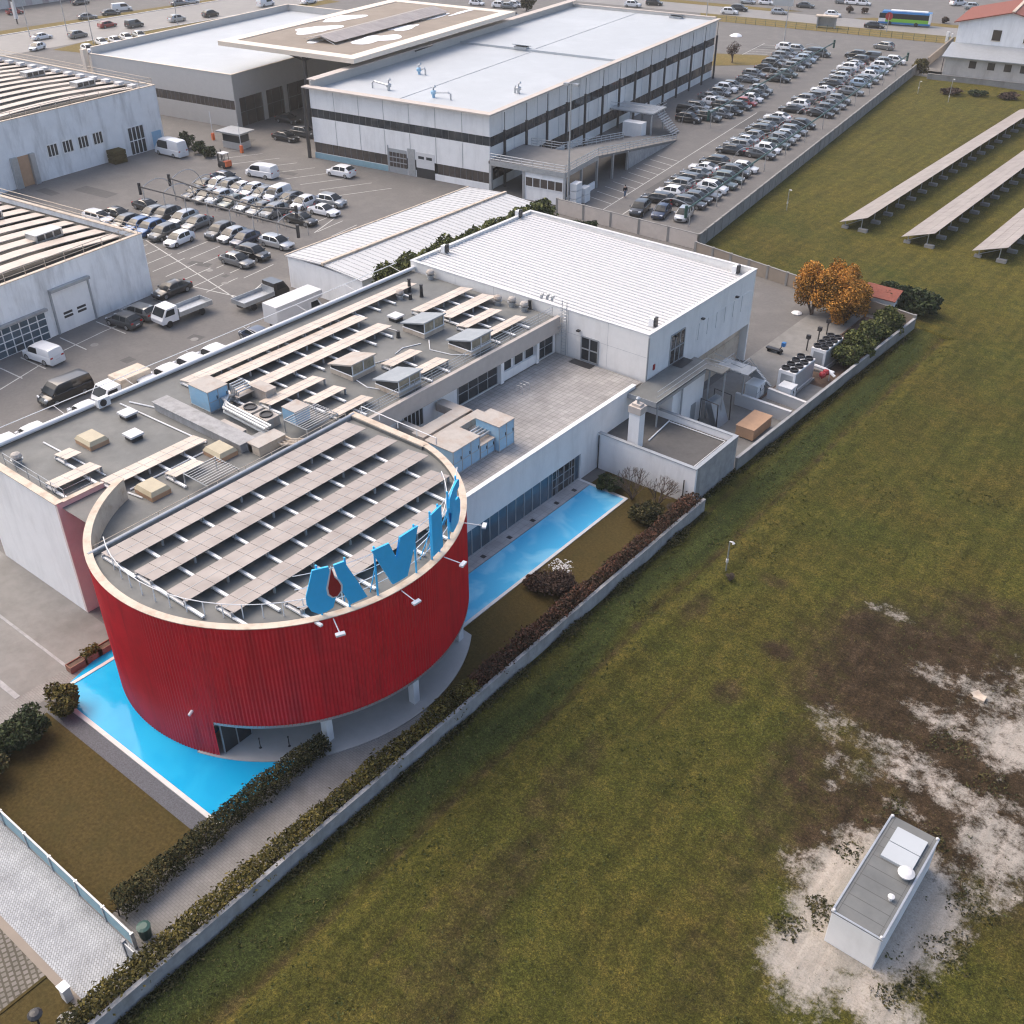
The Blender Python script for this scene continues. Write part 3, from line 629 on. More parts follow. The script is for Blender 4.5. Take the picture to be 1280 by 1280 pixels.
# ---------------------------------------------------------------- glass roof lights
def rooflight(x, y, label, dusty=False):
    t = thing('glass_roof_light', label, 'roof light', (x,y,Zr), 'wedge-shaped glass roof lights')
    lx, ly, zl, zh = 2.5, 2.5, .55, 1.5
    k = MB(); k.box(x-lx/2,x+lx/2,y-ly/2,y+ly/2,Zr,Zr+.4); k.build('kerb', M['coping'], t)
    r = MB(); r.slab((x-lx/2-.15,y-ly/2-.15,Zr+zl+.25),(x+lx/2+.15,y-ly/2-.15,Zr+zh),(x+lx/2+.15,y+ly/2+.15,Zr+zh),(x-lx/2-.15,y+ly/2+.15,Zr+zl+.25),.12)
    r.build('lid', M['rusty_top' if dusty else 'lid_grey'], t)
    g = MB(); e = .04
    g.add([(x-lx/2+e,y-ly/2+e,Zr+.4),(x+lx/2-e,y-ly/2+e,Zr+.4),(x+lx/2-e,y-ly/2+e,Zr+zh-.14),(x-lx/2+e,y-ly/2+e,Zr+zl+.1)], [(0,1,2,3)])
    g.add([(x-lx/2+e,y+ly/2-e,Zr+.4),(x+lx/2-e,y+ly/2-e,Zr+.4),(x+lx/2-e,y+ly/2-e,Zr+zh-.14),(x-lx/2+e,y+ly/2-e,Zr+zl+.1)], [(3,2,1,0)])
    g2 = MB(); g2.add([(x+lx/2-e,y-ly/2+e,Zr+.4),(x+lx/2-e,y+ly/2-e,Zr+.4),(x+lx/2-e,y+ly/2-e,Zr+zh-.14),(x+lx/2-e,y-ly/2+e,Zr+zh-.14)], [(0,1,2,3)])
    g.build('pane', M['glass'], t); g2.build('pane', M['amber_pane'], t)
    f = MB()
    for yy in (-1,0,1): f.tube([(x+lx/2,y+yy*(ly/2-.05),Zr+.4),(x+lx/2,y+yy*(ly/2-.05),Zr+zh-.13)], .06, 4)
    for s in (-1,1): f.tube([(x-lx/2,y+s*ly/2,Zr+.42),(x+lx/2,y+s*ly/2,Zr+.42)], .05, 4)
    f.box(x+lx/2-.02,x+lx/2+.05,y-ly/2,y+ly/2,Zr+.4,Zr+.5)
    f.build('frame', M['white_metal'], t)
rooflight(-57.4,51.5,'dusty brown-lidded wedge roof light nearest the long solar rows',True)
rooflight(-52.7,51.8,'blue-grey wedge roof light nearest the terrace corner and the plant ducts')
rooflight(-58.3,60.8,'blue-grey wedge roof light beside the four short solar rows')
rooflight(-53.0,60.7,'blue-grey wedge roof light at the terrace edge near the warehouse')
def dome(x, y, label, s=1.0):
    t = thing('domed_skylight', label, 'skylight', (x,y,Zr), 'amber domed skylights')
    MB().prism([(x-.95*s,y-.75*s),(x+.95*s,y-.75*s),(x+.95*s,y+.75*s),(x-.95*s,y+.75*s)], Zr, Zr+.35).build('kerb', M['tan_wood'], t)
    m = MB(); r0 = [(-1,-.8),(1,-.8),(1,.8),(-1,.8)]
    v = [(x+a*.98*s,y+b*.98*s,Zr+.35) for a,b in r0]+[(x+a*.8*s,y+b*.75*s,Zr+.62) for a,b in r0]
    m.add(v, [(0,1,5,4),(1,2,6,5),(2,3,7,6),(3,0,4,7),(4,5,6,7)]); m.build('dome', M['amber_dome'], t)
dome(-63.8,32.0,'amber dome skylight alone on the front roof field')
dome(-55.0,30.8,'amber dome skylight right beside the drum rim')
dome(-55.4,36.7,'amber dome skylight half behind the louvred screen')
def curb(x, y, label, s=.55):
    t = thing('roof_vent_box', label, 'roof vent', (x,y,Zr), 'low white roof vent boxes')
    MB().box(x-s*.8,x+s*.8,y-s*.8,y+s*.8,Zr,Zr+.35).build('base', M['dark_metal'], t)
    MB().box(x-s,x+s,y-s,y+s,Zr+.35,Zr+.5).build('lid', M['roof_white'], t)
curb(-65.0,35.8,'white vent box on the front roof nearest the alley gutter'); curb(-62.0,34.2,'white vent box on the front roof between the dome and the roof kerb'); curb(-61.6,60.8,'white vent box near the wedge roof lights')
def turbine(x, y, label, z=Zr, s=1):
    t = thing('roof_ventilator', label, 'ventilator', (x,y,z), 'round roof ventilators')
    MB().lathe((x,y,z), [(.3*s,0),(.3*s,.35*s),(.42*s,.36*s),(.42*s,.42*s)], 10).build('base', M['galvanized'], t)
    MB().lathe((x,y,z+.42*s), [(.2*s,0),(.36*s,.1*s),(.4*s,.25*s),(.3*s,.42*s),(.1*s,.5*s)], 12).build('cowl', M['rusty_top'], t)
for q, l in ((P(358,376,Zr+.2),0),):
    pass
for (px,py), l in (((500,371),'round ventilator left of the black roof pipes'),((538,346),'round ventilator at the far corner of the office roof by the warehouse'),((622,378),'round ventilator beside the right solar rows, nearer the warehouse'),((640,380),'round ventilator at the warehouse end of the office roof'),((655,386),'round ventilator nearest the terrace ladder'),((22,577),'round ventilator at the front left corner of the office roof')):
    q = P(px,py,Zr+.2); turbine(q[0], q[1], l)
for (px,py), h, l in (((512,365),1.3,'tall conical black roof pipe'),((527,371),1.2,'straight black roof pipe beside the conical one'),((513,374),.5,'stub of black roof pipe in front of the tall ones'),((498,422),.6,'black roof pipe next to the dusty roof light'),((662,386),.8,'dark green gas bottle on the roof by the ladder')):
    q = P(px,py,Zr); m = MB(); m.lathe((q[0],q[1],Zr), [(.2,0),(.17,.2),(.14,h*.9),(.17,h*.92),(.17,h)], 9)
    tag(m.build('roof_pipe', M['dark_metal']), l, 'pipe', 'black pipes on the office roof')
# ---------------------------------------------------------------- plant on the roofs
def unit(name, label, cat, x0, x1, y0, y1, z0, z1, side, top, group=None, doors=2):
    t = thing(name, label, cat, ((x0+x1)/2,(y0+y1)/2,z0), group)
    MB().box(x0,x1,y0,y1,z0+.1,z1).build('casing', M[side], t)
    MB().box(x0-.05,x1+.05,y0-.05,y1+.05,z1,z1+.06).build('top', M[top], t)
    b = MB(); b.box(x0-.04,x1+.04,y0-.04,y1+.04,z0,z0+.12); b.build('base_frame', M['galvanized'], t)
    sm = MB()
    for i in range(doors+1):
        q = y0+(y1-y0)*i/doors; sm.box(x1,x1+.02,q-.025,q+.025,z0+.12,z1)
    sm.box(x1,x1+.018,y0,y1,(z0+z1)/2-.02,(z0+z1)/2+.02); sm.build('door_joint', M['grey_metal'], t)
    hn = MB()
    for i in range(doors): q = y0+(y1-y0)*(i+.85)/doors; hn.box(x1,x1+.05,q-.03,q+.03,(z0+z1)/2+.1,(z0+z1)/2+.35)
    hn.build('handle', M['dark_metal'], t); return t
unit('air_handling_unit','light blue air unit with pale top standing alone on the office roof','air unit',-63.0,-60.7,40.0,41.8,Zr,10.3,'blue_unit','rusty_top')
unit('air_handling_unit','large light blue air unit on the terrace nearest the drum','air unit',-46.8,-44.3,48.6,51.6,5.2,7.3,'blue_unit','rusty_top','blue air units on the terrace',3)
unit('air_handling_unit','low light blue unit with pipes between the two big blue units','air unit',-46.2,-44.3,51.7,53.3,5.2,6.4,'blue_unit','rusty_top','blue air units on the terrace',2)
unit('air_handling_unit','tall light blue air unit at the far end of the terrace plant','air unit',-46.2,-43.9,53.4,55.2,5.2,7.4,'blue_unit','rusty_top','blue air units on the terrace',2)
d = MB()
d.box(-49.0,-47.8,49.2,54.8,6.2,7.0).box(-50.9,-49.0,49.6,50.4,6.2,6.9).box(-47.4,-46.6,48.9,55.0,6.5,7.1).box(-50.9,-47.8,54.0,54.9,6.2,6.9)
for yy in (49.5,51.5,53.5): d.box(-48.8,-48.6,yy,yy+.1,5.2,6.2).box(-48.1,-47.9,yy,yy+.1,5.2,6.2)
tag(d.build('air_duct', M['rusty_top']), 'grey rectangular air ducts running over the terrace between wall and blue units', 'air duct')
pp = MB()
for i in range(4): pp.tube([(-46.4,51.6+i*.0,6.6+i*.0),(-46.4,51.6,6.6)] if False else [(-45.9+.35*i,51.2,6.75),(-45.9+.35*i,53.6,6.75)], .1, 7)
tag(pp.build('pipe_run', M['galvanized']), 'bundle of silver pipes joining the blue units on the terrace', 'pipes')
# pipes beside the roof box
pp = MB()
for i, (o, z) in enumerate(((0,.9),(.28,.9),(.56,.9),(0,.55),(.28,.55))):
    pp.tube([(-60.9-o*.2,42.6,Zr+z-.5),(-60.5,41.6-o,Zr+z),(-59.3,40.2+o,Zr+z),(-54.4,40.0+o,Zr+z)], .11, 7)
tag(pp.build('pipe_run', M['galvanized']), 'thick silver pipes running from the blue roof box towards the drum', 'pipes')
for x, y, l in ((-58.0,41.6,'dark round condenser fan unit under the roof pipes, left one'),(-56.2,41.6,'dark round condenser fan unit under the roof pipes, drum side')):
    t = thing('condenser_fan', l, 'condenser', (x,y,Zr), 'condenser fans by the roof pipes')
    MB().box(x-.75,x+.75,y-.6,y+.6,Zr,Zr+.75).build('casing', M['rusty_top'], t)
    MB().lathe((x,y,Zr+.75), [(.5,0),(.5,.12),(.42,.12),(.4,.03)], 14).build('fan_ring', M['dark_metal'], t)
for i, (x, y, w_, d_, h_, mt, l) in enumerate(((-59.6,44.2,.9,.5,.9,'rusty_top','small tan junction box behind the roof pipes'),(-55.0,43.4,.7,.7,1.1,'blue_unit','small blue duct hood next to the condenser fans'),(-57.2,39.0,1.2,.5,.5,'galvanized','low silver duct piece on the kerb of the roof plant'),(-53.6,39.4,.6,1.2,.7,'coping','cream duct elbow by the drum back edge'))):
    t = thing('duct_box', l, 'duct', (x,y,Zr), 'small plant boxes on the office roof'); MB().box(x-w_,x+w_,y-d_,y+d_,Zr,Zr+h_).build('casing', M[mt], t); MB().box(x-w_-.04,x+w_+.04,y-d_-.04,y+d_+.04,Zr+h_,Zr+h_+.05).build('lid', M['rusty_top'], t)
pp = MB()
for i in range(5): pp.tube([(-61.2+.22*i,42.4,Zr),(-61.2+.22*i,42.4,Zr+1.3-.1*i),(-61.2+.22*i,43.6,Zr+1.3-.1*i),(-61.2+.22*i,43.9,Zr+.2)], .07, 6)
tag(pp.build('pipe_run', M['galvanized']), 'upright bent pipes just behind the blue roof box', 'pipes')
pp = MB()
for i in range(4): pp.tube([(-54.2,39.9+.3*i,Zr+.35),(-52.6,39.9+.3*i,Zr+.35),(-51.8,40.6+.3*i,Zr+.35),(-51.8,44.8+.1*i,Zr+.35)], .08, 6)
tag(pp.build('pipe_run', M['coping']), 'tan pipes bending along the back edge of the drum', 'pipes')
def screen(x0, x1, y0, y1, label, z=9.7):
    t = thing('louvred_screen', label, 'screen', ((x0+x1)/2,(y0+y1)/2,Zr), 'slatted screens over roof plant')
    s = MB(); n = 9
    for i in range(n): a = x0+(x1-x0)*i/n; s.slab((a,y0,z),(a+.17,y0,z+.1),(a+.17,y1,z+.1),(a,y1,z),.03)
    s.build('slats', M['roof_white'], t)
    f = MB()
    for a in (x0,x1):
        for b in (y0,y1): f.tube([(a,b,Zr),(a,b,z)], .05, 5)
    f.tube([(x0,y0,z-.05),(x1,y0,z-.05),(x1,y1,z-.05),(x0,y1,z-.05),(x0,y0,z-.05)], .05, 5)
    f.build('frame', M['galvanized'], t)
screen(-53.9,-51.4,32.6,35.2,'white slatted screen between the drum back edge and the dome skylight'); screen(-54.2,-51.8,41.6,44.6,'white slatted screen beside the pipes and short solar rows')
t = thing('wall_air_conditioner', 'white air conditioner outdoor unit with a fan on the alley gutter', 'air conditioner', P(130,505,9.2))
q = P(130,507,8.8); MB().box(q[0]-.2,q[0]+.2,q[1]-.5,q[1]+.5,8.8,9.5).build('casing', M['white_metal'], t)
mm = MB(); mm.T = lambda x,y,z: (q[0]+.2+z, q[1]-.1+x, 9.15+y); mm.lathe((0,0,0), [(.28,0),(.28,.03),(.22,.035)], 12); mm.build('fan', M['dark_metal'], t)
# ---------------------------------------------------------------- white warehouse with ribbed roof
wb = thing('warehouse_building', 'white warehouse with ribbed white metal roof behind the terrace', 'building', (-55,79,0))
X0, X1, Y0, Y1 = -68.7,-41.5,70.3,89.2
m = MB(); m.box(X0,X1,Y0,Y0+.25,0,9.5).box(X0,X0+.25,Y0+.25,Y1-.25,0,9.5).box(X0,X1,Y1-.25,Y1,0,9.5)
m.build('wall', M['warehouse_wall'], wb)
m = MB(); m.box(X1-.25,X1,Y0+.25,Y1-.25,4.0,9.5); m.box(X1-.2,X1+.02,78.5,88.5,6.0,7.6)
m.build('wall', M['white_wall'], wb)
m = MB(); m.box(X1-1.0,X1-.75,Y0+.3,Y1-.3,0,4.0); m.box(X1-.9,X1-.7,Y0+.5,Y1-.5,2.6,2.75); m.build('lower_wall', M['coping'], wb)
m = MB(); m.box(X0-.05,X1+.05,Y0-.05,Y0+.3,9.5,9.56).box(X1-.3,X1+.05,Y0+.3,Y1-.3,9.5,9.56).box(X0-.05,X1+.05,Y1-.3,Y1+.05,9.5,9.56).box(X0-.05,X0+.3,Y0+.3,Y1-.3,9.5,9.56)
m.build('coping', M['roof_white'], wb)
m = MB(); m.slab((X0+.25,Y0+.25,9.25),(X1-.25,Y0+.25,8.75),(X1-.25,Y1-.25,8.75),(X0+.25,Y1-.25,9.25),.1)
yy = Y0+.5; sr = MB()
while yy < Y1-.4:
    sr.slab((X0+.3,yy,9.33),(X1-.3,yy,8.83),(X1-.3,yy+.12,8.83),(X0+.3,yy+.12,9.33),.08); yy += .56
m.build('roof', M['roof_white'], wb); tag(sr.build('roof_seam', M['roof_seam'], wb), kind='stuff')
m = MB()
for xx in (-63,-58.3,-54.2,-49.8,-45.6): m.box(xx-.012,xx+.012,Y0-.004,Y0,5.3,9.5)
m.box(-50.5,X1,Y0-.006,Y0-.003,7.4,7.42); m.build('panel_joint', M['grey_metal'], wb)
window(wb, -48.3,-46.5, Y0-.03,Y0-.03, 5.3,7.5, 2, 2, 'grey_metal', 'glass', 'glass_door', fw=.12)
window(wb, X1+.03,X1+.03, 74.0,76.3, 5.3,8.1, 3, 2, 'grey_metal', 'glass_brown', 'glass_door', fw=.12)
MB().tube([(X1+.06,Y0-.06,5.3),(X1+.06,Y0-.06,9.3)], .07, 6).build('drainpipe', M['grey_metal'], wb)
m = MB()
for i in range(6): m.box(X1+.02,X1+.04,78.8+1.6*i,78.84+1.6*i,6.0,7.6)
m.build('sign_panel_joint', M['grey_metal'], wb)
for k_, (x, y) in enumerate(((-48.6,Y0-.15),(X1+.15,74.6),(X1+.15,79.2),(X1+.15,85.5))):
    tag(MB().box(x-.15,x+.15,y-.15,y+.15,7.9,8.02).build('wall_lamp', M['dark_metal']), ('small dark lamp above the terrace door of the warehouse','small dark lamp above the ramp-side glass door','small dark lamp in the middle of the warehouse side wall','small dark lamp at the far end of the warehouse side wall')[k_], 'lamp', 'small dark wall lamps on the warehouse')
tag(MB().box(X1,X1+.06,71.3,71.6,5.9,6.4).build('red_wall_box', M['sign_red']), 'small red box on the warehouse side wall near its corner', 'fire box')
tag(MB().box(-48.9,-46.6,69.2,70.1,5.21,5.225).build('door_mat', M['dark_metal']), 'black mat before the terrace door of the warehouse', 'mat', 'black door mats')
tag(MB().box(-41.3,-40.3,74.2,76.2,5.33,5.345).build('door_mat', M['dark_metal']), 'black mat on the steel walkway before the side glass door', 'mat', 'black door mats')
def vent(px, py, z, label):
    q = P(px,py,z); t = thing('roof_fan', label, 'roof fan', q, 'small fans on the warehouse roof')
    MB().box(q[0]-.35,q[0]+.1,q[1]-.3,q[1]+.3,z,z+.75).build('casing', M['white_metal'], t)
    MB().box(q[0]+.1,q[0]+.3,q[1]-.2,q[1]+.2,z+.1,z+.9).build('outlet', M['dark_metal'], t)
    MB().box(q[0]-.4,q[0]+.8,q[1]-.35,q[1]-.25,z,z+.06).build('foot_rail', M['galvanized'], t)
vent(817,408,8.8,'white fan with a black outlet at the near corner of the white roof'); vent(920,342,8.8,'white fan with a black outlet at the far right corner of the white roof'); vent(649,272,9.3,'small white fan on the far left corner of the white roof'); vent(557,316,9.3,'small white fan box on the left edge of the white roof')
for i, (px, py) in enumerate(((677,373),(684,374),(690,376))):
    q = P(px,py,9.5); m = MB(); m.tube([(q[0],q[1],9.5),(q[0],q[1],9.9),(q[0]+.12,q[1]-.1,10.05),(q[0]+.3,q[1]-.2,10.0)], .13, 7)
    tag(m.build('gooseneck_pipe', M['galvanized']), 'bent silver vent pipe, %s of three on the warehouse edge' % ('leftmost','middle','rightmost')[i], 'vent pipe', 'bent vent pipes on the warehouse edge')
t = thing('wall_ladder', 'steel ladder climbing from terrace to roof at the warehouse wall', 'ladder', (-50.2,70.2,5.2))
for xx in (-50.4,-49.9): MB().tube([(xx,70.15,5.2),(xx,70.15,10.3)], .03, 5).build('stile', M['galvanized'], t)
m = MB()
for i in range(16): m.tube([(-50.4,70.15,5.5+.3*i),(-49.9,70.15,5.5+.3*i)], .02, 4)
m.build('rungs', M['galvanized'], t)
m = MB()
for i in range(5): zz_ = 7.3+.6*i; m.tube([(-50.4,70.1,zz_),(-50.5,69.7,zz_),(-50.15,69.45,zz_),(-49.8,69.7,zz_),(-49.9,70.1,zz_)], .02, 4)
m.build('safety_cage', M['galvanized'], t)
t = thing('bicycle_rack', 'small steel rack on the terrace by the white windows', 'rack', (-48.6,62.5,5.2))
m = MB()
for i in range(3): y_ = 61.9+.45*i; m.tube([(-49,y_,5.2),(-49,y_,5.9),(-48.3,y_,5.9),(-48.3,y_,5.2)], .02, 4)
m.build('hoops', M['galvanized'], t)
# ---------------------------------------------------------------- annex
ab = thing('annex_building', 'low white annex with dark flat roof at the end of the blue pool', 'building', (-37,66.7,0))
m = MB(); m.box(-42.3,-32.2,63.3,63.55,0,3.35).box(-42.3,-42.05,63.55,70.0,0,3.35).box(-42.05,-32.45,69.75,70.0,0,3.35); m.build('wall', M['pink_wall'] if False else M['white_wall'], ab)
MB().box(-32.45,-32.2,63.55,70.0,0,3.35).build('side_wall', M['concrete_light'], ab)
m = MB(); m.box(-42.35,-32.15,63.25,63.6,3.35,3.4).box(-32.5,-32.15,63.6,70.05,3.35,3.4).box(-42.35,-32.5,69.7,70.05,3.35,3.4); m.build('coping', M['grey_metal'], ab)
m = MB(); m.flat([(-42.05,63.55),(-32.45,63.55),(-32.45,69.75),(-42.05,69.75)], 2.75); m.build('roof', M['patch_dark'], ab)
m = MB(); m.tube([(-38.0,65.6,2.83),(-38.4,69.5,2.83)], .06, 5).tube([(-38.3,69.4,2.83),(-33.0,69.4,2.83),(-33.0,64.4,2.83)], .05, 5); m.build('roof_conduit', M['white_metal'], ab)
MB().tube([(-41.3,63.2,0),(-41.3,63.2,3.2)], .05, 6).build('drainpipe', M['dark_metal'], ab)
MB().tube([(-33.1,63.2,0),(-33.1,63.2,2.1)], .05, 6).build('drainpipe', M['dark_metal'], ab)
t = thing('chimney', 'pale square chimney with a weathered stone cap on the annex roof', 'chimney', (-38.5,64.3,2.75))
MB().box(-39.0,-38.0,63.9,64.7,2.75,5.9).build('shaft', M['white_wall'], t)
m = MB(); m.box(-39.08,-37.92,63.82,64.78,5.9,6.5).box(-38.9,-38.1,64.0,64.6,6.5,6.7); m.build('cap', M['fascia'], t)
MB().lathe((-38.5,64.3,6.7), [(.12,0),(.12,.4),(.2,.42),(.1,.55)], 8).build('flue', M['galvanized'], t)
# steel walkway with stair
sw = thing('steel_walkway', 'grey steel walkway and zigzag stair along the warehouse side', 'walkway', (-39.5,75,0))
m = MB(); m.box(-41.4,-38.6,67.4,75.5,5.2,5.32).box(-40.6,-37.0,75.5,76.9,5.2,5.32)
m.build('deck', M['roof_membrane'], sw)
m = MB()
for i in range(8): m.box(-38.6,-37.1,76.9+.3*i,77.2+.3*i,5.1-.17*i,5.2-.17*i)
m.box(-39.6,-36.4,79.3,81.2,3.74,3.86)
for i in range(14): m.box(-38.2,-36.6,81.2+.3*i,81.5+.3*i,3.6-.26*i,3.7-.26*i)
m.build('stair_treads', M['grey_metal'], sw)
m = MB()
for pth in ([(-38.6,67.4),(-38.6,75.5),(-37.0,75.5),(-37.0,76.9)],): 
    for h in (.55,1.05): m.tube([(x,y,5.3+h) for x,y in pth], .03, 5)
for xx in (-38.6,-37.0):
    for h in (.55,1.0): m.tube([(xx,76.9,5.25+h),(xx,79.3,3.86+h),(xx,80.6,3.86+h),(xx,84.6,.2+h)], .03, 5)
m.box(-38.66,-38.6,67.4,75.5,4.9,5.35).box(-41.4,-38.6,67.36,67.4,4.9,5.35); m.build('handrail', M['grey_metal'], sw)
for x, y, z in ((-38.8,68,5.2),(-38.8,72,5.2),(-37.2,76.5,5.2),(-38.7,79.5,3.7),(-37.2,80.4,3.7),(-38.7,76.5,5.2)):
    MB().tube([(x,y,0),(x,y,z)], .08, 6).build('post', M['grey_metal'], sw)
t = thing('store_room', 'white block room with a door under the steel walkway', 'shed', (-40,73,0))
MB().box(-41.0,-39.0,70.8,76.2,0,4.6).build('wall', M['white_wall'], t); MB().box(-39.0,-38.96,71.4,72.4,0,2.1).build('door', M['grey_metal'], t); MB().box(-39,-38.95,74.2,75,0,2.1).build('door', M['grey_metal'], t)
t = thing('steel_lean_to', 'stack of steel panels leaning under a dark frame beside the walkway', 'panels', (-38.4,77.5,0))
q = P(885,525,0)
for i in range(4): MB().slab((q[0]+.2*i,q[1]-1,2.3),(q[0]+.9+.2*i,q[1]-1,.02),(q[0]+.9+.2*i,q[1]+1.0,.02),(q[0]+.2*i,q[1]+1.0,2.3),.05).build('panel', M['grey_metal'], t)
m = MB()
for s in (-1.2,1.2): m.tube([(q[0]-.3,q[1]+s,0),(q[0]-.3,q[1]+s,2.6),(q[0]+1.4,q[1]+s,2.5),(q[0]+1.5,q[1]+s,0)], .06, 5)
m.build('frame', M['dark_metal'], t)
# ---------------------------------------------------------------- boundary walls and yard
def wall_run(name, label, pts, h, th=.22, m='concrete', capm='concrete_light', cap=.06, post=0, group=None, T=None):
    t = thing(name, label, 'wall', T(*pts[0],0) if T else (*pts[0],0), group)
    a = MB(T); c = MB(T)
    for p, q in zip(pts, pts[1:]):
        p = Vector(p); q = Vector(q); d = (q-p).normalized(); n = Vector((-d.y, d.x))*(th/2)
        a.prism([p-n, q-n, q+n, p+n], -.5, h); n2 = n*1.25
        c.prism([p-n2, q-n2, q+n2, p+n2], h, h+cap)
    a.build('wall', M[m], t); c.build('coping', M[capm], t)
    if post:
        b = None
        for p, q in zip(pts, pts[1:]):
            p = Vector(p); q = Vector(q); n = int((q-p).length/post)
            for i in range(n+1):
                s = p.lerp(q, i/max(1,n)); mb = MB(T); mb.box(s.x-.14,s.x+.14,s.y-.16,s.y+.16,-.4,h+.1)
                if b is None: b = mb.build('post', M['concrete'], t); s0 = Vector(T(s.x,s.y,0) if T else (s.x,s.y,0))
                else:
                    k = b.copy(); COL.objects.link(k); k.location = Vector(T(s.x,s.y,0) if T else (s.x,s.y,0)) - s0
    return t
wall_run('boundary_wall', 'long pale concrete boundary wall between the garden hedge and the grass field', [(-31.15,2),(-31.15,63.2)], 1.12, .2, 'concrete_light', 'concrete_light')
wall_run('boundary_wall', 'concrete boundary wall of the service yard beyond the annex', [(-32.1,70.1),(-31.6,90),(-31.15,107)], 1.2, .22, 'concrete', 'concrete_light')
wall_run('boundary_wall', 'dark panelled wall along the back of the service yard', [(-60.3,111.5),(-31.2,106.9)], 1.5, .18, 'brown_deck', 'concrete', post=2.6)
wall_run('lot_wall', 'long concrete panel wall between the car dealer lot and the grass field', [(34.1,-6.2),(34.0,111)], 1.85, .2, 'concrete', 'concrete', post=2.6, T=R8)
wall_run('lot_wall', 'concrete panel wall at the near end of the car dealer lot', [(12.5,-3.0),(34.1,-6.2)], 1.9, .2, 'fascia', 'concrete', post=4, T=R8)
structure(MB().flat([(-41.4,70.1),(-31.9,70.1),(-31.2,106.8),(-41.4,107.5)], .006).build('service_yard', M['concrete_yard']))
structure(MB().flat([(-36.3,88.5),(-31.7,88.5),(-31.3,106.8),(-36.3,106.8)], .012).box(-36.45,-36.3,82,106.8,0,.12).build('planting_bed', M['soil']))
wall_run('divider_wall', 'low grey block wall across the service yard by the wooden box', [(-37.8,80.45),(-32.2,80.3)], 1.15, .25, 'corrugated', 'kerb_stone')
wall_run('divider_wall', 'low white block wall between the chillers and the annex', [(-36.0,83.4),(-32.0,83.0)], 1.0, .25, 'corrugated', 'kerb_stone')
def chiller(x0, x1, y0, y1, label):
    t = thing('chiller_unit', label, 'chiller', ((x0+x1)/2,(y0+y1)/2,.2), 'rooftop-type chillers in the service yard')
    h = 2.3; b = MB(); b.box(x0-.2,x1+.2,y0-.2,y1+.2,0,.25); b.build('plinth', M['concrete'], t)
    MB().box(x0,x1,y0,y1,.25,h).build('casing', M['white_wall'], t)
    g = MB().box(x1,x1+.03,y0+.15,y1-.1,.5,h-.15); g.box(x0+.3,x1-.2,y0-.03,y0,.5,h-.3); g.build('grille', M['grey_metal'], t)
    first = None
    for i in range(2):
        for j in range(4):
            cx = x0+(x1-x0)*(i+.5)/2; cy = y0+(y1-y0)*(j+.5)/4
            if first is None:
                first = MB().lathe((cx,cy,h), [(.4,0),(.4,.22),(.33,.22),(.32,.05)], 12).build('fan', M['dark_metal'], t); o0 = (cx,cy)
            else: k = first.copy(); COL.objects.link(k); k.location = (cx-o0[0], cy-o0[1], 0)
chiller(-36.0,-34.3,85.1,89.3,'grey-white chiller with two rows of black fans nearer the annex'); chiller(-35.7,-34.2,91.4,95.4,'grey-white chiller with two rows of black fans nearer the orange trees')
unit('heat_pump','white pump cabinet on feet in front of the nearer chiller','cabinet',-35.2,-33.9,83.7,84.9,.1,1.4,'white_metal','white_metal')
unit('heat_pump','blue and white outdoor unit beside the grey divider wall','cabinet',-37.7,-36.5,82.0,83.6,.1,1.5,'white_metal','white_metal')
m = MB(); m.box(-34.9,-33.2,75.2,78.6,.12,1.1); t = thing('wooden_crate', 'orange-brown wooden box lying in the yard behind the annex', 'box', (-34.2,77,0)); m.build('box', M['tan_wood'], t); MB().box(-34.95,-33.15,75.15,78.65,1.1,1.16).build('lid', M['terracotta'] if False else M['tan_wood'], t)
for (px,py), l in (((1027.5,471),'red round valve on the pipes, left one'),((1032,468),'red round valve on the pipes, right one')):
    q = P(px,py,.8); tag(MB().lathe((q[0],q[1],.6), [(.08,0),(.1,.2),(.3,.25),(.34,.45),(.25,.65),(.08,.7)], 10).build('expansion_tank', M['sign_red']), l, 'tank', 'red tanks beside the chillers')
m = MB(); m.tube([(-35.8,90.3,1.2),(-33.3,90,1.2),(-32.3,89.8,.8)], .14, 6).tube([(-35.0,90.6,1.0),(-32.6,90.2,1.0)], .12, 6)
for x_ in (-34.8,-33): m.tube([(x_,90.2,0),(x_,90.2,1.1)], .05, 5)
tag(m.build('pipe_run', M['white_metal']), 'white pipes between the two chillers towards the boundary wall', 'pipes')
for (px,py), l in (((1008,438),'dark post nearest the chillers'),((1022,428),'middle dark post along the yard kerb'),((1033,418),'dark post nearest the orange trees')):
    q = P(px,py,0); m = MB(); m.tube([(q[0],q[1],0),(q[0],q[1],1.3)], .07, 6).box(q[0]-.2,q[0]+.2,q[1]-.15,q[1]+.15,1.3,1.7); tag(m.build('floodlight_post', M['dark_metal']), l, 'post', 'dark floodlight posts along the yard kerb')
q = P(968,440,0); t = thing('pallet_truck', 'dark blue trailer jack standing in the empty yard', 'trolley', q)
MB().box(q[0]-.9,q[0]+.6,q[1]-.25,q[1]+.25,.25,.4).tube([(q[0]+.5,q[1],.4),(q[0]+.9,q[1],1.2)], .05, 5).build('frame', M['dark_metal'], t)
for s in (-.5,.6): MB().T; mm = MB(); mm.T = lambda x,y,z: (q[0]+s+x, q[1]+z, .2+y); mm.lathe((0,0,-.3), [(.2,0),(.2,.6)], 8); mm.build('wheel', M['black_rubber'], t)
MB().box(q[0]+.7,q[0]+1.05,q[1]-.2,q[1]+.2,.9,1.3).build('head', M['bus_blue'], t)
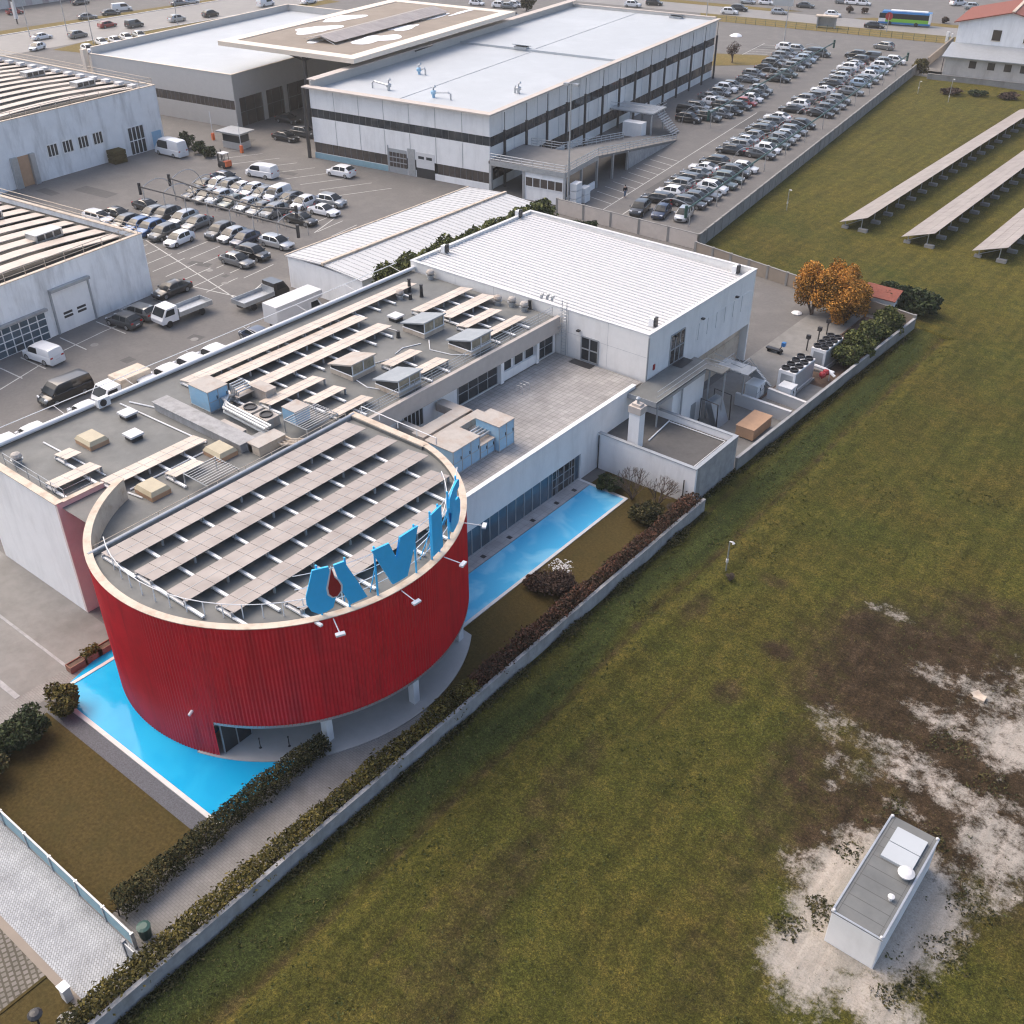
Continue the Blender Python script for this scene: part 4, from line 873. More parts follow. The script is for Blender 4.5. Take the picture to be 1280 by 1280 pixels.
q = P(996,392,0); m = MB(); m.lathe((q[0],q[1],0), [(.55,0),(.6,.1),(.35,.22),(.1,.26)], 7); tag(m.build('rubble_bag', M['tarp_white']), 'crumpled white bag lying at the foot of the orange tree', 'bag')
t = thing('garden_shed', 'small shed with a red-brown tiled roof hidden behind the orange trees', 'shed', P(1100,385,0))
q = P(1100,388,0); MB().box(q[0]-1.8,q[0]+1.8,q[1]-1.5,q[1]+1.5,0,2.1).build('wall', M['white_wall'], t); MB().slab((q[0]-2,q[1]-1.8,2.1),(q[0]+2,q[1]-1.8,2.1),(q[0]+2,q[1],2.8),(q[0]-2,q[1],2.8),.1).slab((q[0]-2,q[1]+1.8,2.1),(q[0]+2,q[1]+1.8,2.1),(q[0]+2,q[1],2.8),(q[0]-2,q[1],2.8),.1).build('roof', M['roof_tile'], t)
# ---------------------------------------------------------------- plants
def leaves(m, pts, size, squash=.6):
    """one small leaf spray per point: two crossed quads at a random angle"""
    for p in pts:
        s = size*random.uniform(.6,1.35)
        a = Vector((random.gauss(0,1), random.gauss(0,1), random.gauss(0,squash))).normalized(); b = a.cross(Vector((random.gauss(0,1), random.gauss(0,1), random.gauss(0,1)))).normalized()
        p = Vector(p); q = a*s; r = b*s*.55
        m.add([p-q, p-r*.9, p+q, p+r], [(0,1,2,3)])
def crown_pts(c, rx, ry, rz, n, lumps=9, seed=0):
    rnd = random.Random(seed); L = []
    for i in range(lumps):
        v = Vector((rnd.gauss(0,1), rnd.gauss(0,1), rnd.gauss(0,.8))); v.normalize(); k = rnd.uniform(.45,.72)
        L.append((Vector((c[0]+v.x*rx*k, c[1]+v.y*ry*k, c[2]+v.z*rz*k)), rnd.uniform(.3,.52)))
    L.append((Vector(c), .62)); out = []
    for i in range(n):
        o, k = L[rnd.randrange(len(L))]; v = Vector((rnd.gauss(0,1), rnd.gauss(0,1), rnd.gauss(0,1))).normalized(); d = rnd.random()**.35
        out.append((o.x+v.x*rx*k*d, o.y+v.y*ry*k*d, max(.05, o.z+v.z*rz*k*d)))
    return out
def tree(name, label, cat, x, y, h, r, leaf, n, size, trunk=None, lumps=10, group=None, seed=1, ry=None):
    t = thing(name, label, cat, (x,y,0), group); th = trunk if trunk is not None else h*.35
    m = MB(); rnd = random.Random(seed)
    m.tube([(x,y,0),(x+.1,y,th*.6),(x,y+.05,h*.6)], [.2*h/5,.15*h/5,.05], 7)
    for i in range(6):
        a = rnd.uniform(0,6.28); m.tube([(x,y,th*(.5+.08*i)),(x+math.cos(a)*r*.35,y+math.sin(a)*r*.35,th+(h-th)*.35),(x+math.cos(a)*r*.65,y+math.sin(a)*r*.65,th+(h-th)*.6)], [.09*h/5,.05,.02], 5)
    m.build('trunk', M['bark'], t)
    m = MB(); leaves(m, crown_pts((x,y,(h+th)/2), r, ry or r, (h-th)/2+.1, n, lumps, seed), size); m.build('crown', M[leaf], t)
    return t
def hedge(name, label, pts, wd, h, leaf, dens, size, group=None, seed=3, keep=None):
    """clipped or ragged hedge along a path: branch core plus leaf shell"""
    t = thing(name, label, 'hedge', (*pts[0],0), group); rnd = random.Random(seed); m = MB(); s = MB()
    for p, q in zip(pts, pts[1:]):
        p = Vector(p); q = Vector(q); d = q-p; L_ = d.length; d.normalize(); n = Vector((-d.y, d.x)); P_ = []
        for i in range(int(L_*dens)):
            u = rnd.random()*L_; pt = p+d*u; hh = h*(1+.22*noise.noise(Vector((pt.x*.5,pt.y*.5,seed)))); ww = wd*(1+.3*noise.noise(Vector((pt.x*.4,pt.y*.4,seed+9))))
            a = rnd.random()*math.pi; k = rnd.random()**.4
            side = math.cos(a)*ww/2*k; top = hh*(.15+.85*abs(math.sin(a))**.6*k) if rnd.random() < .75 else hh*rnd.uniform(.1,.9)
            x = pt+n*side
            if keep is None or keep(x.x, x.y, top): P_.append((x.x, x.y, top))
        leaves(m, P_, size)
        k = int(L_/1.2)
        for i in range(k+1):
            x = p+d*(L_*i/max(1,k)); s.tube([(x.x,x.y,0),(x.x+.1,x.y,h*.6)], [.05,.02], 4)
            for j in range(3): a = rnd.uniform(0,6.28); s.tube([(x.x,x.y,h*.2),(x.x+wd*.35*math.cos(a),x.y+wd*.35*math.sin(a),h*.8)], [.03,.012], 3)
    s.build('stem', M['bark'], t); m.build('foliage', M[leaf], t); return t
def bush(name, label, x, y, r, h, leaf, n, size, group=None, seed=2, cat='bush', ry=None):
    t = thing(name, label, cat, (x,y,0), group); s = MB(); rnd = random.Random(seed)
    for i in range(9):
        a = rnd.uniform(0,6.28); k = rnd.uniform(.3,.75); s.tube([(x,y,0),(x+r*k*.6*math.cos(a),y+r*k*.6*math.sin(a),h*.5),(x+r*k*math.cos(a),y+r*k*math.sin(a),h*.85)], [.04,.025,.01], 4)
    s.build('stem', M['bark'], t)
    m = MB(); leaves(m, crown_pts((x,y,h*.5), r, ry or r, h*.5, n, 12, seed), size); m.build('foliage', M[leaf], t); return t
def bare_shrub(label, x, y, r, h, seed=4, n=26, name='bare_shrub', group=None, m_='bark'):
    rnd = random.Random(seed); m = MB()
    def br(p, d, l, w, k):
        q = p + d*l; m.tube([p, q], [w, w*.6], 4)
        if k:
            for _ in range(3): br(q, (d+Vector((rnd.gauss(0,.45),rnd.gauss(0,.45),rnd.gauss(.1,.3)))).normalized(), l*.7, w*.6, k-1)
    for i in range(7):
        a = rnd.uniform(0,6.28); br(Vector((x,y,0)), Vector((math.cos(a)*.6,math.sin(a)*.6,1)).normalized(), h*.42, .06, 3)
    return tag(m.build(name, M[m_]), label, 'shrub', group)
tree('orange_tree','large round tree with orange tinged foliage left of the pair','tree',-41.2,103.6,5.6,2.7,'leaf_orange',20000,.115,.2,26,'orange trees in the service yard',11)
tree('orange_tree','round orange tinged tree right of the pair nearer the conifers','tree',-37.4,103.8,5.4,2.6,'leaf_orange',19000,.115,.2,26,'orange trees in the service yard',12)
tree('orange_tree','orange treetop rising between and behind the two round ones','tree',-39.6,107.0,5.9,2.1,'leaf_orange',10000,.115,.6,18,'orange trees in the service yard',13)
for i, (y, h, l) in enumerate(((93.6,2.2,'first low feathery conifer at the chiller end of the row'),(96,2.5,'second feathery conifer from the chillers'),(98.5,2.6,'third feathery conifer from the chillers'),(101,2.8,'fourth feathery conifer, below the right orange tree'),(103.6,2.8,'fifth feathery conifer, beside the small shed'))):
    bush('conifer', l, -32.9+.15*math.sin(i*2), y, 1.75, h+.5, 'leaf_conifer', 5200, .17, 'conifers along the yard wall', 20+i, 'conifer', 1.7)
for i, (px, py, r, l) in enumerate(((1112,378,2.1,'dark bush in the corner behind the orange trees, left one'),(1135,382,2.4,'dark bush at the very corner of the yard wall'),(1150,385,1.9,'ragged green bush spilling over the yard wall corner'))):
    q = P(px,py+8,0); bush('evergreen_bush', l, q[0], q[1], r, 3.0, 'leaf_green', 3200, .22, 'bushes at the yard corner', 30+i)
KW = lambda x,y,z: x < -31.42 or z > 1.32 or (x > -30.9 and z > .9+.5*noise.noise(Vector((y*.7,0,0))))
hedge('boundary_hedge','ragged reddish hedge along the far part of the boundary wall beside the pool garden',[(-31.75,36),(-31.75,62.8)],1.6,1.85,'leaf_red',760,.1,seed=5,keep=KW)
hedge('boundary_hedge','ragged olive hedge along the near part of the boundary wall beside the paved path',[(-31.75,8.5),(-31.75,36)],1.6,1.75,'leaf_olive',760,.1,seed=6,keep=KW)
hedge('boundary_hedge','low scrubby hedge over the wall end by the driveway corner',[(-31.8,1.5),(-31.8,8.5)],1.7,1.65,'leaf_hedge',720,.1,seed=8,keep=KW)
hedge('pool_hedge','dark brown-green clipped hedge at the end of the blue pool and lawn',[(-35.8,13),(-36.0,22),(-35.9,27.3)],1.45,1.5,'leaf_hedge',850,.085,seed=7)
for i, (px, py, r, h, lf, l) in enumerate(((78,876,1.35,1.9,'leaf_olive','round olive bush at the left corner of the pool'),(42,905,1.5,2.0,'leaf_green','round dark green bush second from the pool corner'),(12,925,1.6,2.1,'leaf_green','dark shrub mass at the left frame edge by the lawn'),(-20,960,1.6,2.1,'leaf_hedge','dark shrub cut by the left frame edge'))):
    q = P(px,py+14,0); bush('round_bush', l, q[0], q[1], r, h, lf, 3600, .12, 'round bushes by the left lawn', 40+i)
q = P(690,745,0); bush('round_bush','large brown leafless-looking round bush by the long pool',q[0],q[1],1.75,2.0,'leaf_dry',6000,.09,None,51)
q = P(666,735,0); bush('round_bush','small reddish bush with yellow leaves beside the brown round bush',q[0],q[1],.75,1.2,'leaf_red',1500,.1,None,52)
q = P(762,612,0); bush('palm_bush','low spiky dark green bush in the corner of pool and annex wall',q[0],q[1],1.1,1.3,'leaf_green',2200,.16,None,53)
q = P(805,650,0); bush('round_bush','dark rounded shrub in front of the annex wall',q[0],q[1],1.5,1.7,'leaf_hedge',3600,.11,None,54)
q = P(790,625,0); bare_shrub('tall leafless shrub against the annex wall, left one', q[0],q[1],1.3,2.6,61,group='leafless shrubs at the annex')
q = P(822,632,0); bare_shrub('leafless shrub against the annex wall, right one', q[0],q[1],1.3,2.4,62,group='leafless shrubs at the annex')
q = P(845,652,0); bare_shrub('low leafless shrub at the annex corner by the boundary wall', q[0],q[1],1.0,1.5,63,group='leafless shrubs at the annex')
q = P(702,708,0); m = MB()
for i in range(130): a = random.uniform(0,6.28); r = random.random()**.6*.95; s = random.uniform(.03,.09); m.lathe((q[0]+r*math.cos(a),q[1]+r*math.sin(a),.02), [(s,0),(s*.8,s*.4),(s*.3,s*.5)], 5)
tag(m.build('white_stones', M['kerb_stone']), 'patch of white stones on the garden by the brown bush', 'stones', kind='stuff')
for i, (px, py, pl, l) in enumerate(((97,834,0,'empty terracotta planter at the pool corner, left one'),(117,824,1,'terracotta planter with a low green box plant'),(134,815,0,'terracotta planter touching the red drum'))):
    q = P(px,py,0); t = thing('planter', l, 'planter', q, 'terracotta planters by the pool'); x, y = -53.9+.15, q[1]
    o = MB(); o.box(x-.3,x+.3,y-.62,y-.56,0,.5).box(x-.3,x+.3,y+.56,y+.62,0,.5).box(x-.3,x-.24,y-.56,y+.56,0,.5).box(x+.24,x+.3,y-.56,y+.56,0,.5); o.build('trough', M['terracotta'], t)
    MB().box(x-.24,x+.24,y-.56,y+.56,.05,.42).build('soil', M['soil'], t)
    if pl: o = MB(); leaves(o, [(x+random.uniform(-.3,.3), y+random.uniform(-.6,.6), random.uniform(.4,.95)) for _ in range(500)], .09); o.build('plant', M['leaf_olive'], t)
# glass-blue fence, bin, meter box, lamp at the lower left
t = thing('panel_fence', 'blue-grey panel fence between the lawn and the paved driveway', 'fence', (-40,12.45,0))
MB().box(-54,-33.6,12.42,12.48,.12,1.15).build('panel', M['blue_unit'] if False else M['teal_paint'], t); MB().box(-54,-33.55,12.38,12.52,0,.12).build('base', M['concrete'], t); MB().box(-54,-33.55,12.4,12.5,1.15,1.2).build('cap_rail', M['grey_metal'], t)
pp0 = None
for i in range(9):
    x = -33.6-2.4*i
    if pp0 is None: pp0 = MB().box(x-.05,x+.05,12.36,12.54,0,1.22).build('post', M['galvanized'], t)
    else: k = pp0.copy(); COL.objects.link(k); k.location.x = x+33.6
t = thing('garden_gate', 'grey metal gate leaf at the end of the panel fence', 'gate', (-33.5,12.4,0)); MB().box(-33.55,-32.6,11.9,11.95,.1,1.2).build('leaf', M['grey_metal'], t); MB().box(-33.6,-33.45,11.85,12.05,0,1.3).build('post', M['concrete_light'], t)
q = P(183,1170,0); tag(MB().lathe((q[0],q[1],0), [(.28,0),(.34,.75),(.36,.8),(.2,.86)], 10).build('waste_bin', M['green_paint'] if False else M['green_metal']), 'dark green bin by the gate at the hedge end', 'bin')
q = P(85,1248,0); t = thing('meter_box', 'white meter box on the brick strip at the driveway', 'box', q); MB().box(q[0]-.22,q[0]+.22,q[1]-.18,q[1]+.18,0,.95).build('cabinet', M['white_metal'], t); MB().box(q[0]-.27,q[0]+.27,q[1]-.23,q[1]+.23,.95,1.0).build('lid', M['white_metal'], t)
q = P(72,1330,0); t = thing('street_lamp', 'slim black lamp post with a dark mushroom head at the lower left corner', 'lamp', q); MB().tube([(q[0],q[1],0),(q[0],q[1],3.9)], .05, 6).build('pole', M['dark_metal'], t); MB().lathe((q[0],q[1],3.8), [(.08,0),(.3,.12),(.32,.2),(.2,.32),(.05,.36)], 12).build('lamp_head', M['dark_metal'], t)
q = P(82,1275,0); tag(MB().lathe((q[0],q[1],.01), [(.4,0),(.4,.03),(.36,.05)], 14).build('manhole_cover', M['concrete']), 'round pale manhole cover in the scrub by the lamp', 'manhole cover')
for (px,py), l in (((520,874),'black bollard lamp at the foot of the white column'),): q = P(px,py,0); tag(MB().lathe((q[0],q[1],.1), [(.14,0),(.14,.75),(.17,.76),(.17,.9),(.05,.92)], 9).build('bollard', M['dark_metal']), l, 'bollard')
for (px,py), l in (((326,936),'thin dark path light at the loggia edge, left one'),((362,934),'thin dark path light at the loggia edge, right one')): q = P(px,py,0); tag(MB().lathe((q[0],q[1],.1), [(.1,0),(.03,.04),(.03,.7),(.05,.72),(.05,.8)], 7).build('path_light', M['dark_metal']), l, 'path light', 'path lights on the loggia floor')
# ---------------------------------------------------------------- open field: hut, poles, solar tables
def hut():
    x0, x1, y0, y1, h = -7.35,-4.85,33.95,41.3,2.33
    a = rad(0); t = thing('container_hut', 'small white container hut with grey felt roof standing on chalky ground', 'hut', ((x0+x1)/2,(y0+y1)/2,0))
    b = MB().box(x0,x1,y0,y1,0,h); b.build('wall', M['white_wall'], t)
    m = MB().box(x0-.04,x1+.04,y0-.04,y1+.04,h,h+.05); m.build('roof', M['roof_membrane'], t)
    m = MB()
    for i in range(1,10): y = y0+.73*i; m.box(x0+.15,x1-.15,y-.012,y+.012,h+.05,h+.056)
    m.box(x0+.2,x0+.225,y0,y1,h+.05,h+.057).box(x1-.22,x1-.2,y0,y1,h+.05,h+.057); m.build('felt_joint', M['patch_dark'], t)
    m = MB().box(x0-.05,x0+.05,y0-.05,y1+.05,h+.05,h+.1).box(x1-.05,x1+.05,y0-.05,y1+.05,h+.05,h+.1).box(x0+.05,x1-.05,y0-.05,y0+.05,h+.05,h+.1); m.build('roof_trim', M['galvanized'], t)
    m = MB().box(x0+.05,x1-.05,y0-.02,y0,.1,h-.1); m.build('front_panel', M['warehouse_wall'], t)
    for i in range(2): MB().slab((x0+.55,y1-2.9+1.15*i,h+.22),(x1-.35,y1-2.9+1.15*i,h+.22),(x1-.35,y1-1.8+1.15*i,h+.22),(x0+.55,y1-1.8+1.15*i,h+.22),.16).build('hatch', M['roof_bluewhite'], t)
    MB().lathe((x1-.5,y1-3.25,h+.05), [(.22,0),(.22,.22),(.4,.24),(.42,.32),(.25,.42),(.05,.46)], 16).build('vent_cowl', M['roof_white'], t)
    MB().lathe((x1-.55,y1-5.0,h+.05), [(.09,0),(.09,.2),(.17,.22),(.17,.28),(.04,.33)], 12).build('vent_cowl', M['roof_white'], t)
    for x, y in ((x0+.06,y0+.06),(x1-.06,y0+.06),(x1-.06,y1-.06),(x0+.06,y1-.06)): MB().lathe((x,y,h+.08), [(.08,0),(.08,.1),(.03,.13)], 7).build('corner_knob', M['roof_white'], t)
hut()
q = P(1225,874,0); m = MB(); m.box(q[0]-.4,q[0]+.3,q[1]-.3,q[1]+.25,.05,.22).slab((q[0]-.6,q[1]-.1,.3),(q[0],q[1]-.4,.1),(q[0]+.2,q[1]+.2,.12),(q[0]-.3,q[1]+.4,.35),.03); tag(m.build('rubbish_bag', M['coping']), 'torn cream bag lying on the brown mossy ground', 'rubbish')
for (px,py), h, l in (((907,715),2.75,'thin camera pole with a white dome alone in the middle of the field'),((983,263),2.8,'thin pole in the grass nearest the car lot wall'),((1185,128),4.0,'thin lamp pole with a white head in front of the tiled house'),((1147,117),2.2,'short thin pole at the far end of the lot wall')):
    q = P(px,py,0); t = thing('camera_pole', l, 'pole', q, 'thin poles in the field'); MB().tube([(q[0],q[1],0),(q[0],q[1],h)], .05, 6).build('pole', M['galvanized'], t)
    MB().tube([(q[0],q[1],h),(q[0]+.25,q[1],h+.02),(q[0]+.3,q[1],h-.08)], [.04,.07,.13], 7).build('camera', M['roof_white'], t)
    MB().lathe((q[0],q[1],.9), [(.1,0),(.1,.28)], 7).build('junction_box', M['roof_white'], t)
q = P(912,726,0); bare_shrub('dry weed clump at the foot of the camera pole', q[0],q[1],.5,.6,71,name='dry_weed')
def rack(x0, x1, y0, y1, label):
    t = thing('solar_table', label, 'solar panels', ((x0+x1)/2,y0,0), 'long solar tables in the field')
    z0, z1 = .75, 2.05; g = MB(); n = int((y1-y0)/1.0); jj = MB()
    for i in range(n):
        a = y0+(y1-y0)*i/n+.01; b = y0+(y1-y0)*(i+1)/n-.01
        for k in range(3):
            u0, u1 = k/3+.004, (k+1)/3-.004
            g.slab((x0+(x1-x0)*u0,a,z0+(z1-z0)*u0),(x0+(x1-x0)*u1,a,z0+(z1-z0)*u1),(x0+(x1-x0)*u1,b,z0+(z1-z0)*u1),(x0+(x1-x0)*u0,b,z0+(z1-z0)*u0),.05)
    g.build('panel', M['solar_sheen'], t)
    f = MB()
    for u in (.2,.8): f.tube([(x0+(x1-x0)*u,y0,z0+(z1-z0)*u-.1),(x0+(x1-x0)*u,y1,z0+(z1-z0)*u-.1)], .05, 5)
    f.build('beam', M['galvanized'], t); first = None; k = int((y1-y0)/4)
    for i in range(k+1):
        y = y0+.3+(y1-y0-.6)*i/k
        if first is None:
            b = MB(); b.tube([(x0+(x1-x0)*.2,y,.2),(x0+(x1-x0)*.2,y,z0+.2)], .06, 5).tube([(x1-(x1-x0)*.2,y,.2),(x1-(x1-x0)*.2,y,z1-.35)], .06, 5).tube([(x0+(x1-x0)*.2,y,.4),(x1-(x1-x0)*.2,y,z1-.5)], .04, 4)
            first = b.build('support_frame', M['galvanized'], t)
            bb = MB().box(x0+.35,x0+1.15,y-.22,y+.22,0,.34).build('concrete_foot', M['concrete'], t); b3 = MB().box(x1-1.0,x1+.15,y-.28,y+.28,0,.42).build('concrete_foot', M['concrete'], t); y00 = y
        else:
            for s in (first, bb, b3): c = s.copy(); COL.objects.link(c); c.location.y = y-y00
rack(-50.6,-47.0,131.5,206,'long field solar table nearest the car lot wall'); rack(-42.2,-38.2,131.2,206,'middle one of the three long field solar tables'); rack(-33.6,-29.6,131.8,206,'solar table at the right frame edge of the field')
gc = MB(); rg = random.Random(12); pts_ = []
for i in range(26000):
    y = rg.uniform(3, 104); k = noise.noise(Vector((y*.3, 2, 1)))+.35*noise.noise(Vector((y*1.1, 7, 1))); wd_ = .28+.5*max(0, k+.25)
    d_ = abs(rg.gauss(0, wd_*.6))
    xw = -30.95 if y < 63 else (-32.1 if y < 70 else -31.9+.9*(y-70)/37+.15)
    if rg.random() < .35+.6*k+.2: pts_.append((xw+d_, y, max(.03, (.3+.4*k)*rg.random()*(1-d_/1.6))))
for px, py, r_, n_ in ((1030,1142,.9,260),(1022,1130,.6,120),(1120,1010,.7,90),(1185,1190,1.2,260),(1145,1235,.9,200),(1060,1065,.8,160),(1165,1050,.8,160),(985,1160,.8,200),(1110,1245,.7,140),(1215,1130,1.2,260),(1240,980,1.2,220),(1190,930,1.2,220)):
    cx, cy, _ = P(px,py)
    for i in range(n_): a = rg.uniform(0,6.28); d_ = r_*rg.random()**.5*(1+.3*math.sin(3*a+px)); pts_.append((cx+d_*math.cos(a), cy+d_*math.sin(a), rg.uniform(.02,.12)))
leaves(gc, pts_, .085); tag(gc.build('ground_cover', M['leaf_hedge']), kind='stuff')
# weeds and grass tufts over the field: nobody could count them
m = MB(); rnd = random.Random(9)
for i in range(60000):
    y = rnd.uniform(4,105)**1.0; x = rnd.uniform(-30.9, 12)
    r, g, b, a = cover(x, y)
    if rnd.random() < r*.9 or rnd.random() < g*.6: continue
    k = noise.noise(Vector((x*.35, y*.35, 5)))
    if rnd.random() > .55+.9*k: continue
    h = rnd.uniform(.03,.09)*(1.5 if x < -26.5 else 1); z = .0
    if y < 108: z += -.28*math.exp(-((x+27.6)/.8)**2) + .12*math.exp(-((x+26.2)/.8)**2)
    for j in range(3):
        an = rnd.uniform(0,6.28); dx, dy = math.cos(an), math.sin(an); wd = h*.5
        m.add([(x-dy*wd,y+dx*wd,z),(x+dy*wd,y-dx*wd,z),(x+dx*h*1.1,y+dy*h*1.1,z+h)], [(0,1,2)])
tag(m.build('grass', M['grass_tuft']), kind='stuff')
m = MB(); pts_ = []
for i in range(9000):
    y = rnd.uniform(4,80); x = rnd.uniform(-30.8, 4); r, g, b, a = cover(x, y); k = noise.noise(Vector((x*.22, y*.22, 11)))
    if rnd.random() < r or rnd.random() < g*1.1 or rnd.random() > .25+1.2*k+(.35 if x < -26 else 0): continue
    z = -.28*math.exp(-((x+27.6)/.8)**2) + .12*math.exp(-((x+26.2)/.8)**2)
    for j in range(5): pts_.append((x+rnd.gauss(0,.1), y+rnd.gauss(0,.1), z+rnd.uniform(.03,.09)))
leaves(m, pts_, .07, .3); tag(m.build('weeds', M['leaf_weed']), kind='stuff')
# ---------------------------------------------------------------- showroom building with the ramp (8 degree frame)
gb = thing('showroom_building', 'large white and grey two-storey showroom with dark window bands and flat roof', 'building', R8(-16,40,0))
U0, U1, V0, V1, ZR = -32.0, -.3, .6, 84.6, 10.1
m = MB(R8)
def bands(m, segs, fn):
    for a, b in segs: fn(m, a, b)
FB = ((0,.9),(2.45,6.1),(7.4,ZR+.3))          # solid bands of the front wall between windows
for a, b in FB: m.box(U0,U1,V0,V0+.25,a,b)
m.box(-18.0,-9.3,V0+.002,V0+.25,2.45,3.9) if False else None
m.build('front_wall', M['white_wall'], gb)
m = MB(R8)
for a, b in ((0,1.2),(2.9,5.9),(7.3,ZR+.3)): m.box(U1-.25,U1,V0+.25,V1,a,b)
m.build('side_wall', M['warehouse_wall'], gb)
m = MB(R8).box(U0,U0+.25,V0+.25,V1,0,ZR+1.2).box(U0+.25,U1-.25,V1-.25,V1,0,ZR+.6); m.build('rear_wall', M['f_cladding'], gb)
m = MB(R8).flat([(U0+.25,V0+.25),(U1-.25,V0+.25),(U1-.25,41.8),(U0+.25,41.8)], ZR-.1).flat([(U0+.25,42.0),(U1-.25,42.0),(U1-.25,V1-.25),(U0+.25,V1-.25)], ZR+.15)
m.box(U0+.25,U1-.25,41.8,42.0,ZR-.2,ZR+.25).box(-17.3,-17.05,V0+.3,41.8,ZR-.1,ZR-.04).box(-17.3,-17.05,42.0,V1-.3,ZR+.15,ZR+.21)
m.build('roof', M['roof_bluewhite'], gb)
m = MB(R8).box(U0-.7,U1+.7,V0-.9,V0+.5,ZR+.3,ZR+.5).box(U1-.3,U1+.7,V0+.5,V1+.4,ZR+.3,ZR+.5).box(U0-.7,U0+.9,V0+.5,V1+.4,ZR+1.2,ZR+1.35).box(U0+.9,U1-.3,V1-.3,V1+.4,ZR+.6,ZR+.75); m.build('roof_edge', M['fascia'], gb)
def bandwin(axis, a0, a1, pos, z0, z1, n, gm='glass_brown'):
    if axis == 'u': window(gb, a0, a1, pos, pos, z0, z1, n, 1, 'frame_dark', gm, 'window_band', R8, .06, 'x')
    else: window(gb, pos, pos, a0, a1, z0, z1, n, 1, 'frame_dark', gm, 'window_band', R8, .06, 'y')
bandwin('u', U0+.1, U1-.1, V0+.12, 6.1, 7.4, 28, 'glass'); bandwin('u', U0+.1, -18.2, V0+.12, .9, 2.45, 12, 'glass_brown'); bandwin('u', -9.2, U1-.1, V0+.12, .9, 2.45, 9, 'glass_brown')
bandwin('v', V0+.3, V1-.2, U1-.12, 5.9, 7.3, 40, 'glass'); bandwin('v', V0+.3, V1-.2, U1-.12, 1.2, 2.9, 40, 'glass_brown')
m = MB(R8)
for i in range(1, 7): u = U0+(U1-U0)*i/7; m.box(u-.05,u+.05,V0-.02,V0,2.47,6.08); m.box(u-.05,u+.05,V0-.02,V0,7.42,ZR+.28)
for i in range(1, 25): v = V0+(V1-V0)*i/25; m.box(U1,U1+.02,v-.05,v+.05,7.32,ZR+.28); m.box(U1,U1+.02,v-.05,v+.05,2.92,5.88)
m.build('panel_joint', M['galvanized'], gb)
MB(R8).box(U0,-18.1,V0-.03,V0-.003,.02,.88).build('plinth', M['teal_paint'], gb)
m = MB(R8).box(-17.9,-14.6,V0-.05,V0-.003,0,3.5); o = m.build('garage_door', M['grey_metal'], gb)
m = MB(R8)
for i in range(5):
    for j in range(3): m.box(-17.7+.64*i,-17.15+.64*i,V0-.07,V0-.055,.9+.75*j,1.5+.75*j)
m.build('pane', M['glass_brown'], o)
o = MB(R8).box(-12.9,-9.7,V0-.05,V0-.003,1.4,3.6).build('garage_door', M['roof_white'], gb)
MB(R8).box(-12.5,-11.5,V0-.07,V0-.055,2.7,3.1).box(-11.1,-10.1,V0-.07,V0-.055,2.7,3.1).build('pane', M['glass'], o)
MB(R8).box(-12.9,-9.7,V0-.04,V0-.003,0,1.4).build('opening_shade', M['dark_metal'], gb)  # dark plate standing in for the shade under the half-raised door
MB(R8).box(-14.4,-13.1,V0-.1,V0-.003,0,3.9).box(-18.05,-17.9,V0-.1,V0-.003,0,3.9).build('door_frame', M['galvanized'], gb)
f0 = None
for i in range(14):
    v = 3.2+6.15*i
    if f0 is None: f0 = MB(R8).box(.45,.75,v-.15,v+.15,0,7.9).tube([(.6,v,7.9),(.6,v,10.3)], .05, 5).build('steel_column', M['dark_metal'], gb); p0 = Vector(R8(.6,v))
    else: c = f0.copy(); COL.objects.link(c); c.location = Vector(R8(.6,v))-p0
MB(R8).box(-33.0,-32.6,V0-.6,V0-.2,0,10.4).build('steel_column', M['dark_metal'], gb)
def R8t(px, py, z): return toR8(P(px,py,z))
def fan(px, py, label, blue=False, s=1):
    u, v = R8t(px,py,ZR); t = thing('roof_exhaust', label, 'exhaust fan', R8(u,v,ZR), 'exhaust fans on the showroom roof')
    MB(R8).lathe((u,v,ZR-.1), [(.22,0),(.22,.45),(.4,.5),(.42,.85),(.3,1.0)], 10).build('fan_housing', M['blue_unit' if blue else 'galvanized'], t)
    MB(R8).tube([(u,v,ZR+.6),(u-2.6*s,v,ZR+.9),(u-3.0*s,v,ZR+.7),(u-3.0*s,v,ZR-.1)], .14, 7).tube([(u,v,ZR+.8),(u,v,ZR+1.3),(u+.35,v,ZR+1.5)], .18, 7).build('pipe', M['galvanized'], t)
fan(486,112,'exhaust fan with a long pipe near the front edge of the showroom roof'); fan(542,121,'blue exhaust fan with a pipe to the right on the showroom roof',True,-1); fan(524,92,'smaller blue exhaust fan further back on the showroom roof',True,-.4)
fan(648,116,'exhaust pipe cluster at the right edge of the showroom roof',False,.2)
for (px,py), l in (((652,60),'low grey hood on the step across the showroom roof'),((845,22),'low grey box at the far end of the showroom roof')):
    u, v = R8t(px,py,ZR+.2); t = thing('roof_hood', l, 'vent', R8(u,v,ZR), 'hoods on the showroom roof'); MB(R8).box(u-1.2,u+1.2,v-.6,v+.6,ZR,ZR+.5).build('hood', M['galvanized'], t); MB(R8).slab((u-1.4,v-.9,ZR+.9),(u+1.4,v-.9,ZR+.9),(u+1.4,v+.9,ZR+.5),(u-1.4,v+.9,ZR+.5),.1).build('cover', M['grey_metal'], t)
